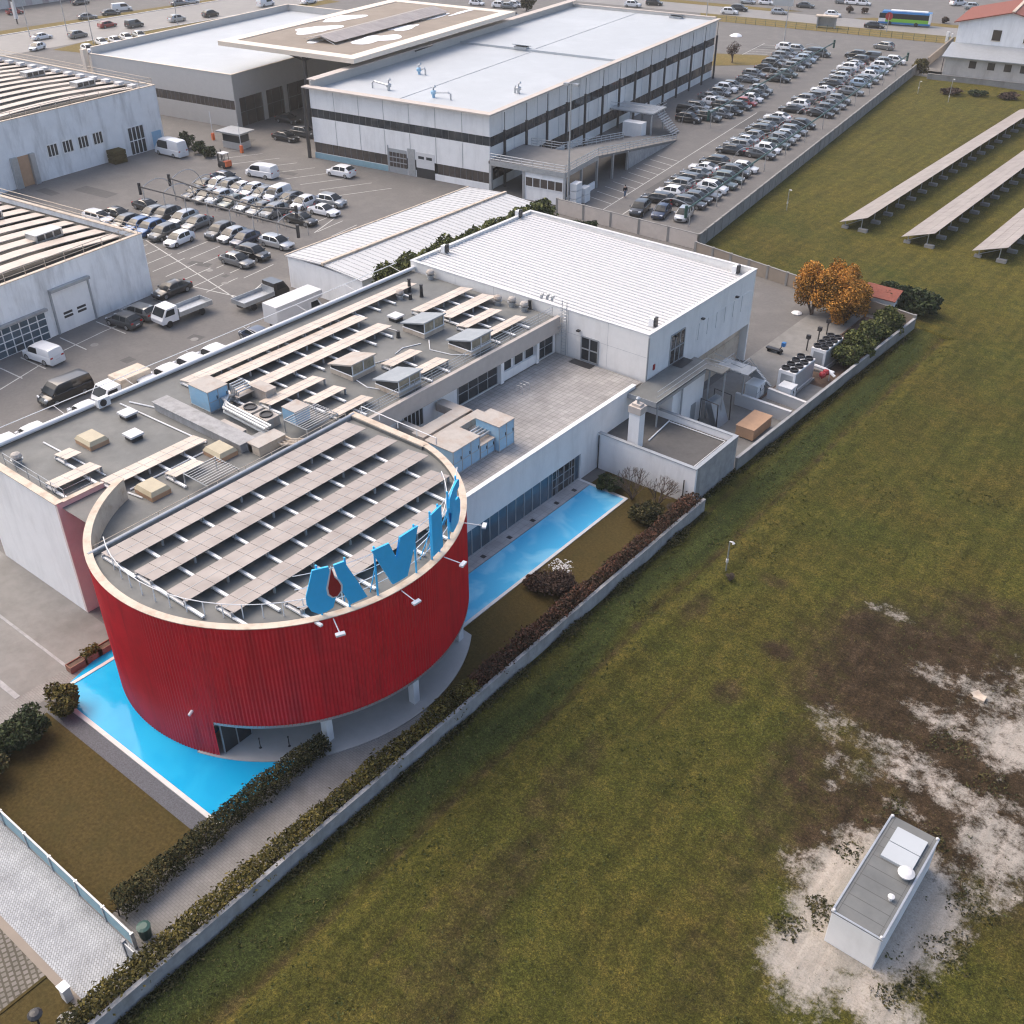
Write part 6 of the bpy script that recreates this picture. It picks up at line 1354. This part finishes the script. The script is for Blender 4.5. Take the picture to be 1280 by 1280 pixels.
row([(255,229,'dc'),(271,229,'wh'),(285,232,'gu'),(300,234,'ws'),(315,236,'wh'),(329,240,'gh'),(346,242,'wm'),(362,247,'dh'),(379,252,'wh')], 'S', 'from the left in the upper cluster back row', GL)
car('saloon','dark blue',P(282,220,.75),DIR['E'],'dark blue saloon right behind the forklift in the left lot',GL)
# alley vehicles
GA = 'vehicles in the alley behind the office'
for px, py, ck, d, l in ((81,487,'kv','S','black van driving down the alley'),(53,441,'wm','W','small white van parked at the glazed hall gate'),(154,398,'dh','W','dark hatchback, left of two parked against the hall wall'),(173,387,'ge','W','dark grey estate, right of two parked against the hall wall'),(214,359,'ks','S','black saloon parked at the corner of the hall')):
    car(KS[ck[1]], SHORT[ck[0]], P(px,py,.8), DIR[d] + (-.12 if d == 'S' else 0) + (math.pi if ck in('wm','dh','ge') and False else 0), l, GA)
for i, (px, py, ck) in enumerate(((8,548,'wv'),(44,534,'wv'),(106,503,'wm'),(183,472,'wv'),(212,459,'wv'),(240,446,'wv'),(270,434,'wv'),(318,404,'nh'))):
    car(KS[ck[1]], SHORT[ck[0]], P(px,py,1.9), DIR['W']+rad(-8), '%s %s half hidden behind the alley gutter, %s from the left' % (SHORT[ck[0]], KS[ck[1]], ORD[i]), GA)
car('large van','white',P(213,184,1.2),rad(4)+math.pi,'large white van parked at the corner of the old hall','white vans on the left')
def truck(pos, ang, label, cabcol, box=None, deck='galvanized'):
    t = thing('flatbed_truck' if not box else 'box_truck', label, 'truck', (0,0,0), 'small trucks in the alley')
    b = MB(); pr = [(-.9,.5),(1.15,.5),(1.2,.9),(1.0,1.25),(.45,2.05),(-.9,2.1)]
    b.add([(x+2.0,-1,z) for x,z in pr]+[(x+2.0,1,z) for x,z in pr], [(0,1,2,3,4,5),(11,10,9,8,7,6)]+[(i,(i+1)%6+0,(i+1)%6+6,i+6) for i in range(6)]); b.build('cab', M['paint_'+cabcol], t)
    g = MB(); g.add([(3.02,-.9,1.28),(3.02,.9,1.28),(2.5,.85,2.02),(2.5,-.85,2.02)], [(0,1,2,3)])
    for s in (-1.006,1.006): g.add([(2.75,s,1.25),(1.5,s,1.25),(1.5,s,1.9),(2.42,s,1.9)], [(0,1,2,3)])
    g.build('window', M['car_glass'], t); MB().box(-3.2,1.2,-.4,.4,.5,.75).build('chassis', M['dark_metal'], t)
    if box: (MB().box(-3.3,1.05,-1.1,1.1,.8,2.9).box(1.05,3.1,-1.1,1.1,2.13,2.9) if box == 'roof_white' else MB().box(-2.2,1.05,-1.0,1.0,.8,2.4)).build('box_body', M[box], t)
    else:
        d = MB().box(-3.3,1.0,-1.1,1.1,.8,.9).box(-3.3,1.0,-1.1,-1.05,.9,1.3).box(-3.3,1.0,1.05,1.1,.9,1.3).box(-3.3,-3.25,-1.05,1.05,.9,1.3).box(.95,1.0,-1.05,1.05,.9,1.7); d.build('flatbed', M[deck], t)
    for x in (2.3,-1.9):
        for s in (-1,1):
            mm = MB(); mm.T = lambda a,c,z: (x+a, s*.8+s*z, .38+c); mm.lathe((0,0,0), [(.34,0),(.38,.03),(.38,.2),(.2,.21)], 12); mm.build('wheel', M['black_rubber'], t)
    for s in (-.7,.7): MB().box(3.16,3.22,s-.18,s+.18,.78,.95).build('headlight', M['head_lamp'], t)
    t.location = (pos[0], pos[1], 0); t.rotation_euler.z = ang
truck(P(227,389,.8), DIR['S']+rad(-8), 'white flatbed truck with empty drop-side bed in the alley', 'white')
truck(P(327,370,.8), DIR['N']+rad(-8), 'dark flatbed truck behind the alley gutter beside the white box bodies', 'black')
truck(P(158,482,1.2), DIR['S']+rad(-8), 'white truck with a beige box body behind the alley gutter', 'white', 'coping')
truck(P(368,385,1.5), DIR['N']+rad(-8), 'white box truck with a tall plain body behind the long solar rows', 'white', 'roof_white')
for px, py, ck, l in ((357,170,'ks','black saloon under the canopy in front of the showroom, left one'),(380,165,'gu','dark grey SUV under the canopy in front of the showroom, right one'),(360,148,'ks','black saloon deep in the shade of the canopy')): car(KS[ck[1]], 'dark grey' if ck[0] == 'g' else 'black', P(px,py,.7), DIR['E'], l, 'cars under the forecourt canopy')
q = P(388,362,0); t = thing('scrap_heap', 'black folded excavator arm and scrap against the shed wall', 'machine', q); m = MB(); m.tube([(q[0],q[1],0),(q[0]+.5,q[1],1.7),(q[0]+2.2,q[1]+.4,.9),(q[0]+2.6,q[1]+.4,.2)], [.3,.25,.22,.3], 6).box(q[0]-1.2,q[0]+.3,q[1]-.8,q[1]+.8,0,.9); m.build('arm', M['black_rubber'], t)
# forklift
q = P(281,209,0); t = thing('forklift', 'orange and black forklift with a white roof beside the upper car cluster', 'forklift', q)
MB().box(q[0]-.6,q[0]+.9,q[1]-.6,q[1]+.6,.3,1.0).build('chassis', M['dark_metal'], t); MB().box(q[0]+.5,q[0]+1.1,q[1]-.55,q[1]+.55,.3,1.1).build('counterweight', M['orange_plastic'], t)
m = MB()
for a in (-.5,.6):
    for b in (-.5,.5): m.tube([(q[0]+a,q[1]+b,.9),(q[0]+a*.8,q[1]+b,2.1)], .05, 4)
m.box(q[0]-1.0,q[0]-.85,q[1]-.4,q[1]-.28,.1,2.4).box(q[0]-1.0,q[0]-.85,q[1]+.28,q[1]+.4,.1,2.4); m.build('mast', M['dark_metal'], t); MB().box(q[0]-.6,q[0]+.7,q[1]-.6,q[1]+.6,2.1,2.18).build('roof', M['roof_white'], t)
for a in (-.5,.6):
    for s in (-1,1): mm = MB(); mm.T = lambda x,y,z: (q[0]+a+x, q[1]+s*(.45+z), .32+y); mm.lathe((0,0,0), [(.3,0),(.32,.03),(.32,.18),(.15,.19)], 10); mm.build('wheel', M['black_rubber'], t)
# ---------------------------------------------------------------- hail-net frames over the lots
def netframe(pts, label, arms, mat_, h0, cap=True, side=1):
    """long rail on posts with thin arched arms"""
    t = thing('shade_net_frame', label, 'frame', pts[0], 'net frames over the parked cars'); m = MB(); m.tube(pts, .13, 7)
    m.build('net_rail', M[mat_], t); a = None; ends = MB()
    for p in (pts[0], pts[-1]): ends.tube([(p[0],p[1],p[2]+.5),(p[0],p[1],p[2]-1.1)], .22, 7)
    ends.build('winch', M[mat_], t)
    P0 = Vector(pts[0]); P1 = Vector(pts[-1]); d = (P1-P0).normalized(); n = Vector((-d.y, d.x, 0))*side; L_ = (P1-P0).length
    for i in range(arms):
        s = P0.lerp(P1, (i+.15)/arms); s.z = pts[0][2]
        if a is None:
            mm = MB(); mm.tube([s+n*(5.2*math.sin(k/10*1.57))*1.0 + Vector((0,0,1.1*math.sin(k/10*3.14)-(s.z)*(1-math.cos(k/10*1.57)))) for k in range(11)], .045, 5); mm.tube([(s.x,s.y,0),s], .06, 5)
            a = mm.build('arched_arm', M['galvanized'], t); s0 = s
        else: c = a.copy(); COL.objects.link(c); c.location = s-s0
zr = 3.0
netframe([P(858,262,2.6), P(1135,69,2.6)], 'long green rail of the net frame over the outer car row by the lot wall', 12, 'green_metal', 2.6)
netframe([P(886,142,2.6), P(1043,53,2.6)], 'green rail of the net frame over the middle car block', 8, 'green_metal', 2.6)
netframe([P(174,233,3), P(240,250,3), P(300,266,3), P(372,286,3)], 'black rail of the net frame in the middle of the left lot', 7, 'dark_metal', 3)
netframe([P(211,222,3), P(262,240,3), P(320,258,3), P(370,262,3)], 'black rail of the net frame over the upper car cluster of the left lot', 6, 'dark_metal', 3)
# ---------------------------------------------------------------- painted lines
ln = MB(); lz = .006
def pline(a, b, w=.12, z=lz):
    a = Vector(a[:2]); b = Vector(b[:2]); d = (b-a).normalized(); n = Vector((-d.y, d.x))*w/2
    ln.flat([a-n, b-n, b+n, a+n], z)
def pl(x0,y0,x1,y1,w=.14): pline(P(x0,y0), P(x1,y1), w)
for q in ((0,487,80,438),(80,438,130,414),(130,414,193,388),(0,460,28,473),(26,447,57,461),(75,422,108,437),(120,402,157,417),(190,372,215,383),(217,353,302,372)): pl(*q)
for i in range(7): x = 215+27*i; pl(180+22*i,300+6*i,203+22*i,286+6*i) if False else None
for q in ((182,300,302,378),(300,378,335,348),(393,291,418,273)): pl(*q)
for a, b in (((700,150),(0,0)),): pass
for i in range(10):
    u = 17.2; v = 4+2.6*i; pline(R8(13.0,v+1.4), R8(17.2,v), .12)
pline(R8(17.3,-1), R8(17.3,62), .12); pline(R8(13.4,-1.5), R8(17.3,-1), .12); pline(R8(32.2,-4), R8(32.2,108), .14); pline(R8(20.4,-2.4), R8(20.4,104), .14)
for i in range(7): v = 104+2.7*i; pline(R8(-2.5,v), R8(2.2,v+1.2), .14)
pline(R8(-2.5,104), R8(-2.5,122), .14); pline(R8(3.2,104), R8(3.2,122), .14)
for i in range(12): pline((-118+2.6*i,88-.0*i), (-118.5+2.6*i,93), .12)
for i in range(9): pline((-143+4*i,100), (-139.5+4*i,107), .12)
for i in range(9):
    for j in (0, 1): a = -117.5+2.5*i; pline((a, 66.5+5.4*j), (a-.6, 71.5+5.4*j), .12)
structure(ln.build('road_marking', M['line_paint']))
pt_ = MB(); rp_ = random.Random(5)
for px, py, w_, l_, a_ in ((250,330,3,1.2,.3),(160,450,1.2,1.2,0),(158,463,.9,.9,0),(245,422,1.6,1.2,.2),(282,345,.8,.8,0),(120,240,7,2.4,.1),(300,175,5,2,.4),(60,240,4,1.6,0),(350,215,6,1.5,.2),(700,300,2,1,0),(770,270,5,2,.1),(960,60,6,3,.1),(830,230,2,9,.12),(940,150,2,14,.12),(150,180,6,1.4,.1)):
    x, y, _ = P(px,py); c, s = math.cos(a_), math.sin(a_); pts = [(x+u*c-v*s, y+u*s+v*c) for u, v in ((-w_/2,-l_/2),(w_/2,-l_/2*.9),(w_/2*.95,l_/2),(-w_/2,l_/2*.95))]; pt_.flat(pts, .003)
structure(pt_.build('asphalt_patch', M['patch_dark']))
for px, py in ((158,463),(243,424),(281,354),(262,338),(118,431),(800,262)):
    x, y, _ = P(px,py); tag(MB().lathe((x,y,.004), [(.42,0),(.42,.004),(.3,.006)], 12).build('manhole_cover', M['concrete']), 'pale square-set manhole cover in the asphalt near %s' % {158:'the black van',243:'the flatbed truck',281:'the alley lines',262:'the alley corner',118:'the roller door',800:'the dealer lot end'}[px], 'manhole cover', 'manhole covers in the asphalt')
# person
def person(pos, ang, label):
    def skin(name, pts, edges, radii, mt, parent=None, root=0):
        me = bpy.data.meshes.new(name); me.from_pydata(pts, edges, []); o = bpy.data.objects.new(name, me); COL.objects.link(o)
        md = o.modifiers.new('s', 'SKIN'); 
        for v, r in zip(me.skin_vertices[0].data, radii): v.radius = (r, r)
        me.skin_vertices[0].data[root].use_root = True
        o.modifiers.new('d', 'SUBSURF').levels = 1
        dg = bpy.context.evaluated_depsgraph_get(); m2 = bpy.data.meshes.new_from_object(o.evaluated_get(dg)); m2.name = name
        m2.materials.clear(); m2.materials.append(M[mt]); bpy.data.objects.remove(o); o = bpy.data.objects.new(name, m2); COL.objects.link(o)
        if parent: o.parent = parent
        return o
    J = [(0,0,.95),(0,0,1.2),(0,0,1.45),(0,0,1.55),(0,0,1.68),(-.2,0,1.42),(-.27,.02,1.15),(-.25,-.1,.92),(.2,0,1.42),(.27,.02,1.15),(.25,-.1,.92),(-.1,0,.9),(-.11,-.1,.5),(-.11,.05,.08),(-.11,-.12,.04),(.1,0,.9),(.11,.12,.5),(.11,.2,.1),(.11,.06,.04)]
    E_ = [(0,1),(1,2),(2,3),(3,4),(2,5),(5,6),(6,7),(2,8),(8,9),(9,10),(0,11),(11,12),(12,13),(13,14),(0,15),(15,16),(16,17),(17,18)]
    o = skin('person', J, E_, [.14,.13,.13,.055,.1,.065,.05,.035,.065,.05,.035,.09,.065,.045,.04,.09,.065,.045,.04], 'skin')
    skin('jacket', [J[i] for i in (0,1,2,5,6,7,8,9,10)], [(0,1),(1,2),(2,3),(3,4),(4,5),(2,6),(6,7),(7,8)], [.18,.175,.17,.09,.075,.06,.09,.075,.06], 'cloth_black', o)
    skin('trousers', [J[0],J[11],J[12],J[13],J[15],J[16],J[17]], [(0,1),(1,2),(2,3),(0,4),(4,5),(5,6)], [.155,.11,.085,.07,.11,.085,.07], 'denim', o)
    m = MB().lathe((0,.01,1.66), [(.1,-.02),(.118,.03),(.1,.1),(.04,.13)], 10); m.build('hair', M['cloth_black'], o)
    o.location = (pos[0], pos[1], .01); o.rotation_euler.z = ang; tag(o, label, 'person')
person(P(781,247,0), 1.0, 'person in a black jacket and blue-grey trousers walking beside the parked cars')
# ---------------------------------------------------------------- far edge: road, verge, bus, house, cars
structure(MB(R8).flat([(-200,151.5),(300,151.5),(300,163),(-200,163)], .012).build('road', M['road_far']))
structure(MB(R8).flat([(-26,142.5),(34.5,142.5),(60,142.5),(60,151.5),(-30,151.5)], .03).build('verge', M['verge_grass']))
structure(MB(R8).flat([(-200,163),(-14,163),(-8,167),(-200,170)], .03).flat([(6,163),(40,163),(34,167),(10,167)], .03).build('verge', M['verge_grass']))
structure(MB().flat([(-257.5,-50),(-236,-50),(-236,236),(-257.5,236)], .016).build('road', M['road_far']))
structure(MB().flat([(-263.5,125),(-257.5,130),(-257.5,200),(-261,200)], .03).flat([(-236.2,141),(-233.5,131),(-226,133),(-231,150),(-231,215),(-235.8,215)], .03).build('verge', M['verge_grass']))
structure(MB().box(-257.9,-257.5,130,240,0,.14).box(-236.2,-235.9,141,220,0,.14).build('kerb', M['kerb_stone']))
structure(MB(R8).flat([(-7,92),(5,100),(4,110),(-8,106)], .03).build('verge', M['verge_grass']))
bt = P(905,80,0); tree('bare_tree','small bare brownish tree on the grass island by the showroom corner','tree',*R8(-1.5,99)[:2],4.2,1.6,'leaf_dry',900,.13,1.2,8,None,81)
q = P(920,45,0); m = MB(); m.lathe((q[0],q[1],0), [(1.5,0),(1.3,.2),(.7,.5),(.2,.6)], 7); tag(m.build('covered_pile', M['tarp_white']), 'white tarp-covered pile near the far corner of the showroom', 'pile')
GT = 'cars on the far roads and car parks'
k_ = 0
for px, py, ck, a, l in ((52,45,'ws',1.6,'white saloon on the left road by the curved verge'),(46,58,'wh',-1.2,'small white car turning at the end of the curved verge'),(97,43,'gu',1.62,'dark estate car following on the left road'),(134,30,'re',1.66,'red estate car on the left road'),(168,30,'dm',1.6,'dark pickup-like van on the left road'),(109,20,'gs',1.2,'grey saloon parked beyond the left road'),(138,15,'ds',1.3,'dark saloon beside the white van beyond the left road'),(152,10,'wv',1.2,'white van parked beyond the left road'),(221,23,'su',1.6,'silver SUV on the road behind the clad hall'),(263,17,'ku',1.65,'black SUV on the road behind the clad hall'),(224,3,'gs',1.3,'grey saloon parked at the top edge left of centre'),(239,1,'sh',1.3,'silver hatchback parked at the top edge'),(110,61,'wu',-.2,'white SUV parked in front of the clad hall pylon'),(127,52,'ws',-.2,'pale saloon in the sunlit row by the clad hall'),(144,50,'wh',-.2,'pale hatchback in the sunlit row by the clad hall'),(158,46,'wh',-.2,'another pale car, third in the sunlit row by the clad hall'),(174,43,'ss',-.2,'pale car at the far end of the sunlit row by the clad hall'),(332,4,'wv',1.6,'white delivery van on the far road behind the clad hall'),(386,1,'ws',1.6,'white saloon at the top edge above the canopy'),(18,14,'rh',1.4,'red hatchback in front of the colourful facade'),(100,2,'ds',1.5,'dark car parked under the colourful facade'),
  (625,6,'wu',.3,'white SUV parked behind the canopy'),(636,7,'gh',.3,'hatchback parked behind the canopy'),(644,5,'wh',.3,'white hatchback beside the conifer at the top'),(596,3,'wh',.2,'white car at the top edge behind the canopy'),(640,18,'gs',.3,'car half hidden by the roof edge below the conifer'),(791,5,'wu',.3,'white SUV on the road above the showroom roof'),(818,3,'ku',.3,'black SUV on the road above the showroom roof'),(912,14,'wu',.3,'white SUV on the far road near the lot'),(924,10,'ku',.3,'black SUV next to the white one on the far road'),(974,14,'sh',.3,'silver hatchback on the far road by the blue hoarding'),(1007,6,'ds',.3,'dark saloon parked beyond the far road'),(935,1,'sh',.2,'silver car at the top edge by the far road'),(958,2,'wh',.2,'white car at the top edge by the far road'),(1054,1,'gh',.2,'grey car at the top edge right of the billboard'),(1066,2,'wh',.2,'white car at the top edge beyond the bus'),(1079,3,'wh',.2,'white hatchback at the top edge left of the bus'),(1093,31,'ks',.3,'black saloon in front of the bus'),(1198,3,'wu',1.0,'white SUV parked beyond the tiled roof'),(1217,8,'su',.2,'silver SUV parked above the tiled roof'),(1272,7,'du',.2,'dark SUV at the top right corner'),(1041,17,'wh',.3,'white hatchback beside the bus shelter')):
    car(KS[ck[1]], SHORT[ck[0]], P(px,py,.7), a, l, GT)
# bus
def bus(pos, ang):
    t = thing('city_bus', 'green, white and blue city bus on the far road', 'bus', (0,0,0)); L_, W_ = 12.0, 2.5
    MB().box(-L_/2,L_/2,-W_/2,W_/2,.35,.75).build('skirt', M['bus_blue'], t); MB().box(-L_/2,L_/2-1.6,-W_/2-.004,W_/2+.004,.75,1.45).box(-L_/2+.0,L_/2-1.6,-W_/2,W_/2,1.45,1.5).build('green_band', M['green_paint'], t)
    MB().add([(-L_/2,-W_/2,2.65),(L_/2-.5,-W_/2,2.65),(L_/2-.5,W_/2,2.65),(-L_/2,W_/2,2.65),(-L_/2,-W_/2+.15,3.05),(L_/2-.7,-W_/2+.15,3.05),(L_/2-.7,W_/2-.15,3.05),(-L_/2,W_/2-.15,3.05)], [(0,1,5,4),(1,2,6,5),(2,3,7,6),(3,0,4,7),(4,5,6,7)]).build('roof_edge', M['bus_blue'], t)
    m = MB().box(-L_/2+1,L_/2-2.5,-.8,.8,3.05,3.25).box(L_/2-1.6,L_/2,-W_/2,W_/2,.75,1.5).box(-L_/2-.02,-L_/2+.5,-W_/2-.008,W_/2+.008,.75,3.0); m.build('white_body', M['bus_white'], t)
    MB().box(-L_/2+.5,L_/2-.05,-W_/2+.01,W_/2-.01,1.5,2.65).build('window', M['car_glass'], t)
    for x in (L_/2-2.7,-L_/2+3.2):
        for s in (-1,1): mm = MB(); mm.T = lambda a,c,z: (x+a, s*(W_/2-.25)+s*z, .48+c); mm.lathe((0,0,0), [(.45,0),(.48,.05),(.48,.25),(.25,.27)], 14); mm.build('wheel', M['black_rubber'], t)
    for s in (-.9,.9): MB().box(L_/2,L_/2+.03,s-.2,s+.2,.85,1.05).build('headlight', M['head_lamp'], t)
    t.location = (pos[0], pos[1], .02); t.rotation_euler.z = ang
bus(P(1131,25,1.2), math.pi+rad(16))
# shelter, hoarding, signs, lamp posts, trees at the far road
q = P(1032,35,0); t = thing('bus_shelter', 'open bus stop shelter with a flat roof by the far verge', 'shelter', q); T_ = rotf(q[0],q[1],16)
m = MB(T_).box(-2.2,-1.9,-.5,.9,0,2.5).box(1.9,2.2,-.5,.9,0,2.5).box(-1.9,1.9,.8,.86,.2,2.2); m.build('frame', M['grey_metal'], t); MB(T_).box(-2.6,2.6,-.9,1.2,2.5,2.75).build('roof', M['coping'], t)
q = P(978,12,0); t = thing('hoarding', 'pale blue advertising hoarding beyond the far road', 'hoarding', q); T_ = rotf(q[0],q[1],16); MB(T_).box(-2.6,2.6,-.1,.1,.9,4.2).build('board', M['roof_bluewhite'], t)
for s in (-2,2): MB(T_).tube([(s,.15,0),(s,.15,3)], .08, 5).build('post', M['grey_metal'], t)
for (px,py), h, l in (((883,22),9,'dark column at the far corner of the showroom roof'),((980,52),11,'tall lamp mast at the far end of the dealer lot'),((1198,50),7,'lamp post beside the tiled house'),((1108,40),4,'sign post with a red disc near the bus'),((84,40),10,'lamp post on the left road near the verge'),((117,55),9,'lamp post on the curved verge'),((38,48),9,'lamp post left of the verge'),((222,30),8,'lamp post on the road behind the clad hall')):
    q = P(px,py,0); t = thing('lamp_post', l, 'lamp post', q, 'lamp posts along the far roads'); MB().tube([(q[0],q[1],0),(q[0],q[1],h)], [.12,.06], 6).build('pole', M['galvanized'], t)
    if 'disc' in l: mm = MB(); mm.T = lambda x,y,z: (q[0]+x, q[1]-.1+z, h-.6+y); mm.lathe((0,0,0), [(.9,0),(.9,.05)], 12); mm.build('disc', M['sign_red'], t)
    else: MB().box(q[0]-.9,q[0]+.9,q[1]-.2,q[1]+.2,h,h+.15).build('lamp_head', M['galvanized'], t)
q = P(658,14,0); tree('conifer_tree','small dark conifer behind the canopy at the top','tree',q[0],q[1],6.5,2.3,'leaf_hedge',1800,.3,.6,8,None,91)
for i, (px,py,l) in enumerate(((1062,16,'leafless shrub beside the bus stop, left one'),(1080,17,'leafless shrub beside the bus stop, right one'),(1180,29,'small bush behind the bus'))): q = P(px,py,0); bush('verge_shrub', l, q[0], q[1], 1.1, 1.7, 'leaf_dry', 500, .2, 'shrubs on the far verge', 95+i)
t = thing('verge_fence', 'thin wire fence along the far end of the dealer lot', 'fence', R8(0,142.2)); m = MB(R8)
for h in (.5,1.0,1.4): m.tube([(-22,142.3,h),(36,142.3,h)], .025, 3)
m.build('wire', M['green_metal'], t); p0 = MB(R8).tube([(-22,142.3,0),(-22,142.3,1.5)], .05, 4).build('post', M['green_metal'], t)
for i in range(1,24): c = p0.copy(); COL.objects.link(c); c.location = Vector(R8(-22+2.5*i,142.3))-Vector(R8(-22,142.3))
q = P(1183,53,0); t = thing('utility_cabinet', 'pair of white posts and cabinet at the verge end by the house', 'cabinet', q); MB().box(q[0]-.3,q[0]+.3,q[1]-.3,q[1]+.3,0,2.2).build('cabinet', M['white_metal'], t); MB().box(q[0]+.8,q[0]+1.1,q[1]-.2,q[1]+.2,0,2.0).build('post', M['white_metal'], t)
# house
TH = rotf(-71.0,224.1,9)
hb = thing('tiled_house', 'white gabled house with a red tiled roof and a grey lean-to in front', 'house', TH(9,8,0))
MB(TH).box(0,20,0,.3,-.5,4.3).box(0,.3,.3,8,-.5,4.3).build('lean_to_wall', M['beige_wall'], hb)
MB(TH).slab((-.6,-.6,4.4),(20.5,-.6,4.4),(20.5,8,5.6),(-.6,8,5.6),.18).build('lean_to_roof', M['grey_metal'], hb)
for i, u in enumerate((4.6,8.0,11.0,13.9)): MB(TH).box(u,u+1.3,-.05,-.003,2.6,3.9).build('window', M['glass_brown'], hb)
gz = [(0,5),(0,9.4),(9.5,11.6),(19,9.4),(19,5)]
m = MB(TH); m.add([(u,8,z) for u,z in gz]+[(u,8.3,z) for u,z in gz], [(0,1,2,3,4),(9,8,7,6,5)]+[(i,(i+1)%5,(i+1)%5+5,i+5) for i in range(5)]).box(0,.3,8.3,26,0,9.3); m.build('gable_wall', M['white_wall'], hb)
m = MB(TH).slab((-.9,7.4,9.35),(9.5,7.4,11.85),(9.5,27,11.85),(-.9,27,9.35),.2).slab((9.5,7.4,11.85),(19.9,7.4,9.35),(19.9,27,9.35),(9.5,27,11.85),.2); m.build('roof', M['roof_tile'], hb)
MB(TH).box(9.2,9.8,7.4,27,11.8,12.0).build('roof_ridge', M['coping'], hb)
for u in (6.6,12.4): o = MB(TH).box(u,u+1.6,7.95,7.997,6.5,8.4).build('window', M['glass_brown'], hb); MB(TH).box(u-.1,u+1.7,7.9,7.948,6.35,6.48).build('sill', M['coping'], o)
MB(TH).tube([(-.2,-.3,0),(-.2,-.3,4.3)], .08, 5).build('drainpipe', M['dark_metal'], hb)
wall_run('garden_wall','stained concrete wall and hedge foot below the lean-to of the house',[(-2.5,-.8),(22,-.8)],1.0,.3,'concrete','concrete',T=TH)
q = P(1150,92,0); bush('square_hedge','square clipped olive hedge at the far end of the lot wall',q[0]+.0,q[1],2.0,3.2,'leaf_olive',2600,.2,None,99,'hedge')
q = P(1165,80,0); wall_run('garden_wall','brown brick wall running from the hedge to the house',[P(1158,84,0)[:2],P(1190,57,0)[:2]],1.8,.25,'brown_deck','brown_deck')
for i, (px,py,l) in enumerate(((1190,118,'scrub below the lean-to wall, left patch'),(1222,120,'green bush below the middle of the lean-to wall'),(1262,124,'brown scrub below the right of the lean-to wall'))): q = P(px,py,0); bush('scrub', l, q[0], q[1], 2.2, 1.2, 'leaf_dry' if i != 1 else 'leaf_green', 900, .2, 'scrub at the foot of the house', 105+i)
# colourful facade at the very top left
t = thing('shop_facade', 'low red and white patterned shop building at the top left edge', 'building', (-292,150,0)); MB().box(-310,-291,120,185,0,6).build('wall', M['far_facade'], t); MB().box(-311,-290,119,186,6,6.3).build('roof', M['roof_membrane'], t)
q = P(22,30,0); t = thing('totem_sign', 'slim white totem sign on the verge at the upper left', 'sign', q); MB().box(q[0]-.5,q[0]+.5,q[1]-.3,q[1]+.3,1.2,6.5).build('panel', M['roof_white'], t); MB().box(q[0]-.5,q[0]+.5,q[1]-.32,q[1]-.3,5,6).box(q[0]-.15,q[0]+.15,q[1]-.1,q[1]+.1,0,1.2).build('post', M['dark_metal'], t)
# ---------------------------------------------------------------- thin winter haze filling the air over the whole place
hm = bpy.data.materials.new('haze_air'); hm.use_nodes = True; t_ = hm.node_tree
t_.nodes.remove(t_.nodes['Principled BSDF']); pv = t_.nodes.new('ShaderNodeVolumePrincipled'); pv.inputs['Color'].default_value = (.95,.93,.9,1); pv.inputs['Density'].default_value = .00026; pv.inputs['Anisotropy'].default_value = .3
t_.links.new(pv.outputs[0], t_.nodes['Material Output'].inputs['Volume'])
tag(MB().box(-440,270,-170,500,-2,62).build('haze', hm), kind='stuff')
